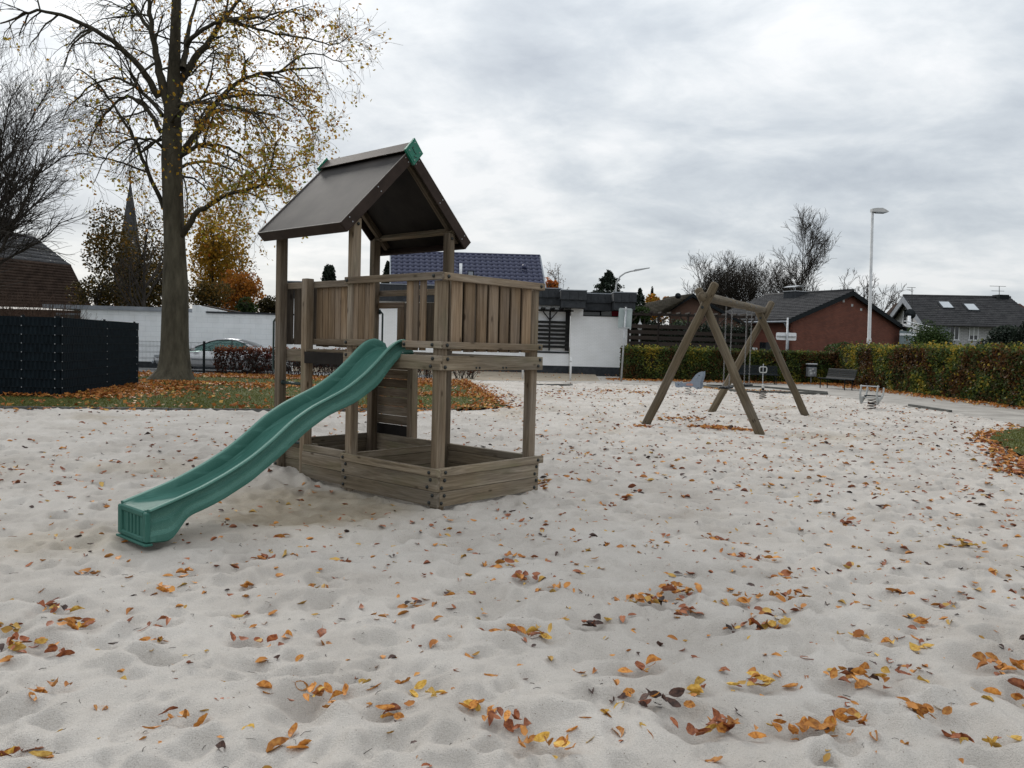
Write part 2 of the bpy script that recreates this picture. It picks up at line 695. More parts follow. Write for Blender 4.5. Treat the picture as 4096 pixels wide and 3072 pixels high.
M['dark_tile'] = noisy('dark grey roof tile', (0.034, 0.034, 0.036), (0.070, 0.069, 0.070), scale=2.6, spec=.15, rough=0.75, bump=0.25, bscale=9)
M['moss_tile'] = noisy('mossy brown roof tile', (0.034, 0.029, 0.021), (0.066, 0.057, 0.043), scale=2.4, spec=.15, rough=0.85, bump=0.25, bscale=9)
M['brown_tile'] = noisy('brown roof tile', (0.030, 0.019, 0.014), (0.062, 0.041, 0.031), scale=2.2, spec=.15, rough=0.8, bump=0.25, bscale=9)
M['blue_tile'] = plain('glazed blue roof tile', (0.031, 0.036, 0.076), rough=0.38, var=0.22, spec=0.4, scale=3)
M['dark_glass'] = plain('dark window pane', (0.012, 0.015, 0.018), rough=0.08, var=0.2, spec=0.6, bump=0)
M['brown_stain'] = wood('dark brown stained boards', (0.014, 0.010, 0.008), (0.026, 0.019, 0.015), (0.042, 0.032, 0.026), knots=False)
M['black_stain'] = wood('black stained boards', (0.008, 0.008, 0.008), (0.014, 0.014, 0.014), (0.024, 0.024, 0.024), knots=False)
M['fence_strip'] = plain('anthracite plastic strip', (0.007, 0.012, 0.016), rough=0.65, var=0.3, scale=5, spec=.10)
M['kerb'] = noisy('concrete edging', (0.055, 0.055, 0.05), (0.12, 0.12, 0.11), scale=7, rough=0.9, bump=0.3)
M['coping'] = noisy('grey metal coping', (0.20, 0.22, 0.245), (0.28, 0.30, 0.33), scale=2, rough=0.6, bump=0.05)
M['bark_lime'] = noisy('lime tree bark', (0.034, 0.029, 0.019), (0.098, 0.086, 0.060), scale=5, rough=0.95, bump=0.9, bscale=12, stretch=(1, 1, .28), dist=0.04, lo=.3, hi=.72)
M['bark_limb'] = noisy('dark mossy limb bark', (0.022, 0.018, 0.011), (0.058, 0.049, 0.032), scale=6, rough=0.95, bump=0.5, stretch=(1, 1, .4))  # limb bark darkened in its colour, as silhouetted against the sky
M['bark_dark'] = noisy('dark bark', (0.024, 0.019, 0.015), (0.056, 0.047, 0.038), scale=6, rough=0.95, bump=0.4, stretch=(1, 1, .3))
M['bark_grey'] = noisy('grey brown twig bark', (0.038, 0.031, 0.027), (0.078, 0.066, 0.058), scale=5, rough=0.95, bump=0.3)
M['bark_thicket'] = noisy('brown twig thicket', (0.040, 0.024, 0.016), (0.085, 0.052, 0.036), scale=5, rough=0.95, bump=0.2)

# ------------------------------------------------------------------ ground, sand, lawn, path
TA = math.radians(41.64)
TO = Vector((-0.65, 7.289, 0))
TF = Matrix.Translation(TO) @ Matrix.Rotation(math.pi / 2 - TA, 4, 'Z')     # tower frame: x right-back, y left-back
_U = np.array([math.sin(TA), math.cos(TA)])
_V = np.array([-math.cos(TA), math.sin(TA)])

SAND_POLY = [(-30, 15.2), (-10, 15.93), (-4.88, 16.85), (-1.2, 18.3), (-0.05, 19.6), (-0.9, 26), (-1.9, 33.4), (3, 33.9), (7.6, 33.6),
             (11.5, 30.0), (11.85, 24.3), (11.84, 22), (11.6, 18.6), (11.0, 17.5), (9.7, 16.3), (8.75, 14.9), (8.1, 13.2), (7.5, 11.5),
             (9.2, 9.8), (14, 8.4), (30, 7.5), (30, -6), (-30, -6)]


def poly_sd(x, y, poly):
    """signed distance, positive inside"""
    x = np.asarray(x, float)
    y = np.asarray(y, float)
    d = np.full(x.shape, 1e9)
    ins = np.zeros(x.shape, bool)
    n = len(poly)
    for i in range(n):
        ax, ay = poly[i]
        bx, by = poly[(i + 1) % n]
        ex, ey = bx - ax, by - ay
        t = np.clip(((x - ax) * ex + (y - ay) * ey) / (ex * ex + ey * ey), 0, 1)
        d = np.minimum(d, np.hypot(x - ax - t * ex, y - ay - t * ey))
        if ay != by:
            c = ((ay > y) != (by > y)) & (x < (bx - ax) * (y - ay) / (by - ay) + ax)
            ins ^= c
    return np.where(ins, d, -d)


def dimples(x, y, cell, seed, rad, depth, prob):
    h = np.zeros_like(x)
    ix, iy = np.floor(x / cell), np.floor(y / cell)
    for dx in (-1, 0, 1):
        for dy in (-1, 0, 1):
            cx, cy = ix + dx, iy + dy
            a, b = _hash(cx, cy, seed), _hash(cx, cy, seed + 5)
            p = _hash(cx, cy, seed + 9)
            w = _hash(cx, cy, seed + 13)
            ox, oy = x - (cx + a) * cell, y - (cy + b) * cell
            th = w * 6.283
            ex, ey = ox * np.cos(th) + oy * np.sin(th), -ox * np.sin(th) + oy * np.cos(th)
            R = rad * (0.7 + 0.7 * w)
            r = np.hypot(ex / 1.45, ey) / R
            g = -depth * np.exp(-(r * 1.25) ** 4) + 0.42 * depth * np.exp(-((r - 1.35) / 0.42) ** 2)
            h = h + np.where(p < prob, g * (0.5 + w), 0)
    return h


# heaps of leaves caught in hollows, read from the photograph (2212-px scale): x, y, how many
HEAPS = [(690, 1512, 8), (840, 1547, 4), (405, 1555, 5), (70, 1632, 4), (48, 1398, 8), (20, 1365, 5), (125, 1321, 5), (165, 1360, 5), (190, 1240, 3), (345, 1283, 5), (400, 1240, 4), (335, 1352, 4),
         (327, 1390, 3), (892, 1308, 3), (905, 1300, 2), (683, 1275, 4), (585, 1210, 3), (735, 1217, 3), (545, 1268, 3), (1410, 1520, 10), (1095, 1563, 6), (1030, 1530, 4), (1170, 1610, 7), (920, 1507, 3),
         (1520, 1572, 9), (1690, 1585, 7), (1800, 1588, 6), (1840, 1560, 5), (1850, 1463, 10), (1645, 1478, 6), (1935, 1452, 5), (2000, 1548, 6), (2175, 1445, 9), (2060, 1608, 3), (2165, 1610, 3),
         (1300, 1350, 4), (1395, 1300, 9), (1440, 1308, 5), (1475, 1328, 6), (1470, 1280, 8), (1445, 1285, 6), (1590, 1300, 4), (1695, 1293, 8), (1680, 1325, 6), (1615, 1363, 6), (1665, 1360, 6), (1160, 1372, 5), (1100, 1367, 3),
         (1385, 1450, 4), (1700, 1250, 4), (1545, 1168, 5), (1300, 1093, 4), (1135, 1250, 6), (1200, 1280, 5), (1060, 1225, 4), (1100, 1222, 4), (985, 1293, 3), (1970, 1400, 4), (1990, 1340, 4),
         (1950, 1290, 4), (2095, 1180, 6), (2040, 1310, 3), (1830, 1225, 3), (1650, 1210, 4), (1270, 1045, 4), (1240, 1040, 5), (1385, 1065, 4), (1350, 1080, 4), (2130, 1240, 3), (1870, 1320, 2), (555, 1390, 4),
         (555, 1210, 3), (120, 1410, 3), (175, 1345, 3), (105, 1490, 3), (600, 1165, 3), (1830, 1130, 5), (2060, 1115, 3), (1320, 1180, 3), (1120, 1205, 3), (1850, 1375, 3), (2185, 1500, 4), (1510, 1490, 3),
         (350, 1608, 1), (70, 1524, 1), (235, 1525, 1), (640, 1383, 1), (705, 1365, 1), (700, 1395, 1), (520, 1330, 1), (1030, 1420, 1), (825, 1480, 2), (465, 1510, 2), (580, 1505, 2), (660, 1485, 1), (905, 1650, 2), (500, 1600, 2), (650, 1610, 2), (630, 1580, 1), (570, 1605, 1),
         (1420, 1395, 1), (1450, 1405, 1), (1285, 1350, 2), (1255, 1452, 2), (1340, 1550, 2), (1365, 1585, 2), (1290, 1550, 2), (1510, 1640, 1), (1390, 1612, 1), (770, 1480, 1), (300, 1610, 1), (935, 1432, 1)]

HOLLOWS = [(*gz(a * PW / 2212, b * PW / 2212)[:2], n) for a, b, n in HEAPS if n > 2]


def sand_h(x, y):
    x = np.asarray(x, float)
    y = np.asarray(y, float)
    wx = x + 0.12 * (vnoise(x * 2.1, y * 2.1, 3) - .5)
    wy = y + 0.12 * (vnoise(x * 2.1, y * 2.1, 4) - .5)
    h = 0.036 * (fbm(wx * 1.15, wy * 1.15, 11, 3) - 0.5)
    h += 0.036 * (fbm(wx * 3.6, wy * 3.6, 23, 3) - 0.5)
    rid = 1 - np.abs(2 * vnoise(wx * 2.7 + 9, wy * 3.3, 31) - 1)
    h += 0.026 * (rid ** 2 - 0.4)
    h += dimples(wx, wy, 0.42, 41, 0.10, 0.028, 0.65)
    h += dimples(wx, wy, 0.25, 77, 0.065, 0.022, 0.6)
    for (gx, gy, gn) in HOLLOWS:
        k = (np.abs(x - gx) < .5) & (np.abs(y - gy) < .4)
        if k.any():
            r = np.hypot((x[k] - gx) / (.085 + .012 * gn), (y[k] - gy - .02) / (.06 + .006 * gn))
            h[k] += -(.018 + .003 * gn) * np.exp(-r ** 2) + .010 * np.exp(-((r - 1.5) / .5) ** 2)
    h += 0.026 * (fbm(wx * 8.5, wy * 8.5, 57, 3) - .5)
    h += dimples(wx, wy, 0.16, 87, 0.042, 0.014, 0.5)
    h += 0.008 * (vnoise(x * 22, y * 22, 61) - .5)
    # tower neighbourhood, in its own frame
    lx = (x - TO.x) * _U[0] + (y - TO.y) * _U[1]
    ly = (x - TO.x) * _V[0] + (y - TO.y) * _V[1]
    h += 0.085 * np.exp(-((lx + 0.12) / .38) ** 2 - ((ly - 2.45) / .5) ** 2)
    h -= 0.06 * np.exp(-((lx + 0.9) / .8) ** 2 - ((ly - 1.1) / .5) ** 2)
    near = np.exp(-(((lx + 1.0) / 1.5) ** 2 + ((ly - .8) / 1.0) ** 2))
    h = h * (1 - 0.35 * near)
    h -= 0.035 * np.exp(-((lx + 2.45) / .3) ** 2 - ((ly - .5) / .4) ** 2)
    return h


def sand_z(x, y):
    sd = poly_sd(x, y, SAND_POLY) + 0.5 * (fbm(np.asarray(x) * 1.3, np.asarray(y) * 1.3, 91, 3) - .5)
    h = sand_h(x, y)
    return np.where(sd > 0.3, h, h * np.clip(sd / .3, 0, 1) + 0.012 - np.clip(0.3 - sd, 0, 5) * 0.12).clip(-0.16, 1)


def make_sand_material():
    m, nt, b = newmat('pale play sand')
    L = nt.links.new
    N = nt.nodes.new
    tc = N('ShaderNodeTexCoord')

    def noise(s, d=5, r=0.6):
        n = N('ShaderNodeTexNoise')
        n.inputs['Scale'].default_value = s
        n.inputs['Detail'].default_value = d
        n.inputs['Roughness'].default_value = r
        L(tc.outputs['Object'], n.inputs['Vector'])
        return n.outputs[0]

    r1 = ramp_node(nt, [(0.32, (0.395, 0.36, 0.322)), (0.52, (0.488, 0.452, 0.41)), (0.7, (0.545, 0.51, 0.468))])
    L(noise(0.9, 8, 0.62), r1.inputs[0])
    # damp, yellower dug-up sand where the mesh says so
    a = N('ShaderNodeAttribute')
    a.attribute_name = 'tint'
    mx = N('ShaderNodeMix')
    mx.data_type = 'RGBA'
    L(a.outputs['Fac'], mx.inputs['Factor'])
    L(r1.outputs[0], mx.inputs['A'])
    r2 = ramp_node(nt, [(0.35, (0.30, 0.25, 0.185)), (0.65, (0.42, 0.365, 0.285))])
    L(noise(3.0, 6), r2.inputs[0])
    L(r2.outputs[0], mx.inputs['B'])
    # grain
    mg = N('ShaderNodeMix')
    mg.data_type = 'RGBA'
    mg.blend_type = 'MULTIPLY'
    mg.inputs['Factor'].default_value = 1
    r3 = ramp_node(nt, [(0.3, (0.72, 0.71, 0.70)), (0.5, (1, 1, 1)), (0.75, (1.08, 1.08, 1.08))])
    L(noise(210, 3, 0.7), r3.inputs[0])
    L(mx.outputs['Result'], mg.inputs['A'])
    L(r3.outputs[0], mg.inputs['B'])
    # scattered dark crumbs
    vo = N('ShaderNodeTexVoronoi')
    vo.inputs['Scale'].default_value = 26
    L(tc.outputs['Object'], vo.inputs['Vector'])
    rv = ramp_node(nt, [(0.055, (0.35, 0.30, 0.26)), (0.085, (1, 1, 1))])
    L(vo.outputs['Distance'], rv.inputs[0])
    mv = N('ShaderNodeMix')
    mv.data_type = 'RGBA'
    mv.blend_type = 'MULTIPLY'
    mv.inputs['Factor'].default_value = 0.8
    L(mg.outputs['Result'], mv.inputs['A'])
    L(rv.outputs[0], mv.inputs['B'])
    L(mv.outputs['Result'], b.inputs['Base Color'])
    b.inputs['Roughness'].default_value = 0.95
    b.inputs['Specular IOR Level'].default_value = 0.12
    bp = N('ShaderNodeBump')
    bp.inputs['Strength'].default_value = 0.75
    bp.inputs['Distance'].default_value = 0.014
    ad = N('ShaderNodeMath')
    ad.operation = 'MULTIPLY_ADD'
    L(noise(38, 5, 0.7), ad.inputs[0])
    ad.inputs[1].default_value = 0.8
    L(noise(150, 2), ad.inputs[2])
    L(ad.outputs[0], bp.inputs['Height'])
    L(bp.outputs[0], b.inputs['Normal'])
    return m


M['sand'] = make_sand_material()


def build_sand():
    nr, nc = 560, 660
    yy = 1.2 * (37.5 / 1.2) ** (np.linspace(0, 1, nr))
    ss = np.linspace(-1, 1, nc)
    ss = np.sign(ss) * np.abs(ss) ** 1.08
    Y = np.repeat(yy[:, None], nc, 1)
    X = (Y * 0.80 + 1.2) * ss[None, :]
    Z = sand_z(X, Y)
    V = np.stack([X, Y, Z], -1).reshape(-1, 3)
    i = np.arange(nr - 1)[:, None] * nc + np.arange(nc - 1)[None, :]
    F = np.stack([i, i + 1, i + nc + 1, i + nc], -1).reshape(-1, 4)
    lx = (X - TO.x) * _U[0] + (Y - TO.y) * _U[1]
    ly = (X - TO.x) * _V[0] + (Y - TO.y) * _V[1]
    t = np.exp(-(((lx + 0.75) / 1.0) ** 2 + ((ly - 1.0) / 1.05) ** 2) ** 1.3)
    t += 0.75 * np.exp(-(((lx + 2.75) / .45) ** 2 + ((ly - .95) / .45) ** 2))
    n = fbm(X * 2.2, Y * 2.2, 7, 4)
    t = np.clip(t * (0.35 + 1.1 * n) * 1.1, 0, 1)
    # small yellowish damp patches elsewhere
    pn = fbm(X * .55 + 7, Y * .55, 19, 3)
    t = np.clip(t + 0.5 * np.clip((pn - .66) * 7, 0, 1), 0, 1)
    me = fast_mesh('sand', V, F, True, t.ravel())
    return tag(mobj('sand', me, M['sand']), kind='structure')


build_sand()

M['soil'] = noisy('earth and rough grass', (0.030, 0.035, 0.012), (0.075, 0.070, 0.030), scale=1.2, rough=0.95, bump=0.4, bscale=9)
g = MB().add([(-900, -60, -0.2), (900, -60, -0.2), (900, 1600, -0.2), (-900, 1600, -0.2)], [(0, 1, 2, 3)])
tag(g.build('ground', M['soil']), kind='structure')

M['lawn'] = noisy('short lawn', (0.038, 0.048, 0.010), (0.095, 0.105, 0.026), scale=1.6, rough=0.95, bump=0.8, bscale=70, dist=0.03, detail=9)
M['path'] = noisy('sandy gravel path', (0.23, 0.212, 0.19), (0.38, 0.355, 0.32), scale=1.1, rough=0.95, bump=0.5, bscale=90, detail=9)
M['paving'] = noisy('tan gravel yard', (0.20, 0.165, 0.120), (0.30, 0.255, 0.195), scale=1.4, rough=0.95, bump=0.4, bscale=60, detail=9)
M['street'] = noisy('grey street', (0.12, 0.12, 0.12), (0.2, 0.2, 0.195), scale=2, rough=0.9, bump=0.3, bscale=60)

LAWN_L = [(-40, 14.9), (-10, 15.97), (-4.88, 16.9), (-1.2, 18.35), (-0.1, 19.6), (-0.95, 26), (-1.95, 33.4), (-3.2, 32.6), (-40, 32.6)]
LAWN_R = [(11.0, 17.5), (9.7, 16.3), (8.75, 14.9), (8.1, 13.2), (7.55, 11.5), (9.2, 9.9), (14, 8.5), (30, 7.6), (40, 12), (40, 17.2), (16, 17.9)]


def sheet(name, poly, z, mat, step=0.35, amp=0.03, seed=1):
    """gently uneven ground sheet cut to an outline"""
    import bmesh
    bm = bmesh.new()
    vs = [bm.verts.new((x, y, z)) for x, y in poly]
    bm.faces.new(vs)
    me = bpy.data.meshes.new(name)
    bm.to_mesh(me)
    bm.free()
    fix_normals(me)
    if me.polygons[0].normal.z < 0:
        me.flip_normals()
    me.materials.append(mat)
    o = mobj(name, me, mat)
    return tag(o, kind='structure')


sheet('lawn', LAWN_L, 0.025, M['lawn'])
sheet('lawn', LAWN_R, 0.022, M['lawn'])
sheet('path', [(-1.95, 33.0), (3, 33.5), (7.6, 33.2), (11.2, 29.7), (11.5, 24.3), (11.5, 22), (11.3, 17.6), (11.1, 17.4), (16.5, 17.8), (16.5, 42.5), (-1.9, 42.5)], 0.004, M['path'])
sheet('yard', [(-3.0, 33.4), (-1.9, 33.42), (3.9, 36.2), (4.6, 45.3), (-14, 45.3), (-14, 38.0), (-3.4, 38.0)], 0.009, M['paving'])
sheet('street', [(-40, 32.6), (-3.2, 32.62), (-3.35, 38.2), (-40, 38.2)], 0.0, M['street'])


def grass(name, poly, n, seed, box, hmin=.025, hmax=.06):
    rg = np.random.default_rng(seed)
    x = rg.uniform(box[0], box[1], n)
    y = box[2] + (box[3] - box[2]) * rg.uniform(0, 1, n) ** 1.5
    k = poly_sd(x, y, poly) > 0.02
    x, y = x[k], y[k]
    n = len(x)
    a = rg.uniform(0, 6.283, n)
    h = rg.uniform(hmin, hmax, n)
    w = rg.uniform(.006, .014, n)
    lean = rg.uniform(.2, .9, n) * h
    b = rg.uniform(0, 6.283, n)
    V = np.zeros((n, 3, 3))
    V[:, 0] = np.stack([x - w * np.cos(a), y - w * np.sin(a), np.full(n, .015)], -1)
    V[:, 1] = np.stack([x + w * np.cos(a), y + w * np.sin(a), np.full(n, .015)], -1)
    V[:, 2] = np.stack([x + lean * np.cos(b), y + lean * np.sin(b), .015 + h], -1)
    F = np.arange(n * 3).reshape(-1, 3)
    t = np.clip(rg.normal(.5, .2, n) + .5 * (fbm(x * .9, y * .9, 5, 3) - .5), 0, 1)
    me = fast_mesh(name, V.reshape(-1, 3), F, False, np.repeat(t, 3))
    return mobj(name, me, M['grass'])


M['grass'] = foliage('grass blades', [(0.0, (0.055, 0.066, 0.014)), (0.5, (0.105, 0.118, 0.026)), (1.0, (0.17, 0.155, 0.05))], trans=0.25)
tag(grass('grass', LAWN_L, 90000, 1, (-16, 0, 15.5, 30)), 'short green grass of the lawn behind the sand', 'grass', kind='stuff')
tag(grass('grass', LAWN_R, 26000, 2, (7.4, 13, 9.5, 18)), 'short green grass of the lawn corner at the right edge', 'grass', kind='stuff')


# concrete edging stones
def kerb_run(pts, w=0.05, z0=-0.15, z1=0.045, step=1.0, label='', group=None):
    r = thing('lawn_edging', label, 'edging', (*pts[0], 0), 0, group)
    for (a, b) in zip(pts[:-1], pts[1:]):
        a, b = np.array(a), np.array(b)
        Ln = np.linalg.norm(b - a)
        n = max(1, int(round(Ln / step)))
        d = (b - a) / Ln
        for i in range(n):
            p = a + d * Ln * (i + .5) / n
            fr = Matrix.Translation((p[0], p[1], random.uniform(-.006, .006))) @ Matrix.Rotation(math.atan2(d[1], d[0]) + random.uniform(-.006, .006), 4, 'Z')
            block('edging_stone', (-Ln / n / 2 + .006, -w / 2, z0), (Ln / n / 2 - .006, w / 2, z1), M['kerb'], r, fr, k=.006)
    return r


kerb_run([(-14, 15.77), (-10, 15.93), (-4.88, 16.86), (-1.3, 18.28)], label='low concrete edging between pale sand and the left lawn')
kerb_run([tuple(gz(2800, 1545)[:2]), tuple(gz(2960, 1570)[:2]), tuple(gz(3310, 1579)[:2])], w=.14, z1=.085, label='dark edging beams at the near side of the leaf-filled hollow')
kerb_run([tuple(gz(2826, 1545)[:2]), tuple(gz(3050, 1551)[:2]), tuple(gz(3306, 1575)[:2])], w=.12, z1=.08, label='dark edging beams at the far side of the leaf-filled hollow')
kerb_run([tuple(gz(3637, 1625)[:2]), tuple(gz(3803, 1650)[:2])], w=.09, z1=.07, label='short dark edging beam half buried in sand beside the path')
kerb_run([tuple(gz(2140, 1541)[:2]), tuple(gz(2290, 1543)[:2])], w=.09, z1=.06, label='short dark edging beam at the sand border below the white bollard')


# ------------------------------------------------------------------ vegetation generator
class Grow:
    def __init__(s, seed):
        s.rg = np.random.default_rng(seed)
        s.br = []          # (pts, radii, sides, level)
        s.tips = []        # points for leaves
        s.minr = 0.004

    def path(s, p, d, length, r0, r1, nseg, wob, trop, lvl, sides):
        rg = s.rg
        pts, rad = [p.copy()], [r0]
        d = d / np.linalg.norm(d)
        st = length / nseg
        for i in range(nseg):
            d = d + rg.normal(0, wob, 3) + np.asarray(trop) * (i + 1) / nseg
            d = d / np.linalg.norm(d)
            p = p + d * st
            pts.append(p.copy())
            rad.append(max(s.minr, r0 + (r1 - r0) * (i + 1) / nseg))
        s.br.append((np.array(pts), np.array(rad), sides, lvl))
        return np.array(pts), np.array(rad)

    def sub(s, pts, rad, lvl, P):
        """children along a polyline; P[lvl] = dict(n per metre, len, ang, trop, wob, seg, tmin)"""
        if lvl >= len(P):
            return
        q = P[lvl]
        rg = s.rg
        seg = np.linalg.norm(np.diff(pts, axis=0), axis=1)
        L = seg.sum()
        cum = np.concatenate([[0], np.cumsum(seg)])
        n = max(q.get('min', 1), int(round(q['n'] * L * rg.uniform(.75, 1.25))))
        for t in np.sort(rg.uniform(q.get('tmin', .25), 1.0, n)):
            i = min(len(seg) - 1, np.searchsorted(cum, t * L) - 1)
            i = max(i, 0)
            fr = (t * L - cum[i]) / max(seg[i], 1e-6)
            p = pts[i] + (pts[i + 1] - pts[i]) * fr
            r = rad[i] + (rad[i + 1] - rad[i]) * fr
            ax = (pts[i + 1] - pts[i]) / max(seg[i], 1e-6)
            rv = rg.normal(0, 1, 3)
            rv[2] += q.get('up', 0)
            rv = rv - ax * (rv @ ax)
            rv = rv / (np.linalg.norm(rv) + 1e-9)
            a = q['ang'] * rg.uniform(.7, 1.3)
            d = ax * math.cos(a) + rv * math.sin(a)
            ln = q['len'] * rg.uniform(.55, 1.3) * (1.15 - .5 * t)
            r0 = min(r * .75, q.get('r', 1)) * rg.uniform(.7, 1)
            cp, cr = s.path(p, d, ln, max(r0, s.minr), max(r0 * .35, s.minr), q['seg'], q['wob'], q['trop'], lvl, q.get('sides', 4))
            if lvl == len(P) - 1:
                s.tips.append(cp[1:])
            s.sub(cp, cr, lvl + 1, P)

    def mesh(s, name, levels):
        V, F = [], []
        n0 = 0
        for pts, rad, k, lvl in s.br:
            if lvl not in levels:
                continue
            m = len(pts)
            t = np.gradient(pts, axis=0)
            t /= (np.linalg.norm(t, axis=1, keepdims=True) + 1e-9)
            ref = np.array([0, 0, 1.0]) if abs(t[0, 2]) < .85 else np.array([1.0, 0, 0])
            a = np.cross(t, ref)
            a /= (np.linalg.norm(a, axis=1, keepdims=True) + 1e-9)
            b = np.cross(t, a)
            w = np.arange(k) * 2 * math.pi / k
            ring = pts[:, None, :] + rad[:, None, None] * (a[:, None, :] * np.cos(w)[None, :, None] + b[:, None, :] * np.sin(w)[None, :, None])
            V.append(ring.reshape(-1, 3))
            i = np.arange(m - 1)[:, None] * k
            j = np.arange(k)[None, :]
            j2 = (j + 1) % k
            F.append((np.stack([i + j, i + j2, i + k + j2, i + k + j], -1).reshape(-1, 4)) + n0)
            n0 += m * k
        return fast_mesh(name, np.concatenate(V), np.concatenate(F), True)


def leaf_mesh(name, c, size, tint, rg, up=None, fold=0.35, updir=None):
    """one folded rhombic leaf per point"""
    n = len(c)
    nrm = rg.normal(0, 1, (n, 3))
    if updir is not None:
        nrm = nrm * .8 + updir
    nrm /= np.linalg.norm(nrm, axis=1, keepdims=True)
    a = np.cross(nrm, rg.normal(0, 1, (n, 3)))
    a /= (np.linalg.norm(a, axis=1, keepdims=True) + 1e-9)
    b = np.cross(nrm, a)
    s = np.asarray(size).reshape(-1, 1) * np.ones((n, 1))
    f = rg.uniform(-fold, fold, (n, 1))
    V = np.zeros((n, 4, 3))
    V[:, 0] = c - a * s * .5
    V[:, 1] = c + b * s * .36 + nrm * s * f * .5
    V[:, 2] = c + a * s * .55
    V[:, 3] = c - b * s * .36 + nrm * s * f * .5
    i = np.arange(n)[:, None] * 4
    F = np.concatenate([i + np.array([[0, 1, 2]]), i + np.array([[0, 2, 3]])], 0)
    return fast_mesh(name, V.reshape(-1, 3), F, False, np.repeat(tint, 4))


def tree_thing(name, label, base, G, bark, leaves=None, leafmat=None, lvls=2, group=None, limb=None):
    t = thing(name, label, 'tree', base, 0, group)
    mw = Matrix.Identity(4)
    mobj('trunk', G.mesh('trunk', set(range(lvls))), bark, t, mw)
    mx = max(b[3] for b in G.br)
    if mx >= lvls:
        tag(mobj('crown', G.mesh('crown', set(range(lvls, mx + 1))), limb or bark, t, mw), kind='stuff')
    if leaves is not None:
        tag(mobj('foliage', leaves, leafmat, t, mw), kind='stuff')
    return t


M['f_lime'] = foliage('lime leaves in autumn', [(0, (0.055, 0.030, 0.010)), (.3, (0.30, 0.12, 0.02)), (.6, (0.42, 0.25, 0.03)), (.85, (0.29, 0.26, 0.035)), (1, (0.16, 0.19, 0.035))], trans=.55)
M['f_olive'] = foliage('olive brown leaves', [(0, (0.018, 0.015, 0.006)), (.4, (0.055, 0.045, 0.014)), (.75, (0.14, 0.085, 0.016)), (1, (0.22, 0.11, 0.02))], trans=.3)
M['f_orange'] = foliage('orange maple leaves', [(0, (0.07, 0.035, 0.008)), (.4, (0.25, 0.10, 0.016)), (.75, (0.40, 0.16, 0.02)), (1, (0.48, 0.14, 0.035))], trans=.5)
M['f_yellow'] = foliage('golden leaves', [(0, (0.05, 0.05, 0.012)), (.4, (0.25, 0.15, 0.018)), (.8, (0.45, 0.24, 0.025)), (1, (0.5, 0.12, 0.03))], trans=.55)
M['f_conifer'] = foliage('dark conifer needles', [(0, (0.006, 0.010, 0.007)), (.5, (0.016, 0.026, 0.016)), (1, (0.035, 0.050, 0.030))], trans=.1)
M['f_hedge'] = foliage('hornbeam hedge leaves in autumn', [(0, (0.028, 0.015, 0.007)), (.22, (0.12, 0.052, 0.017)), (.42, (0.042, 0.058, 0.018)), (.62, (0.062, 0.098, 0.024)), (.82, (0.21, 0.19, 0.028)), (1, (0.38, 0.26, 0.04))], trans=.35)
M['f_green'] = foliage('evergreen leaves', [(0, (0.012, 0.022, 0.006)), (.5, (0.040, 0.070, 0.016)), (1, (0.075, 0.105, 0.03))], trans=.25)
M['f_red'] = foliage('red brown hedge leaves', [(0, (0.02, 0.009, 0.006)), (.5, (0.075, 0.022, 0.013)), (.8, (0.16, 0.05, 0.02)), (1, (0.28, 0.09, 0.02))], trans=.3)
M['f_rust'] = foliage('rusty leaves', [(0, (0.06, 0.03, 0.015)), (1, (0.25, 0.11, 0.05))], trans=.3)
M['core'] = noisy('inner twigs of a hedge', (0.008, 0.007, 0.004), (0.022, 0.018, 0.010), scale=8, rough=1, bump=0.5)


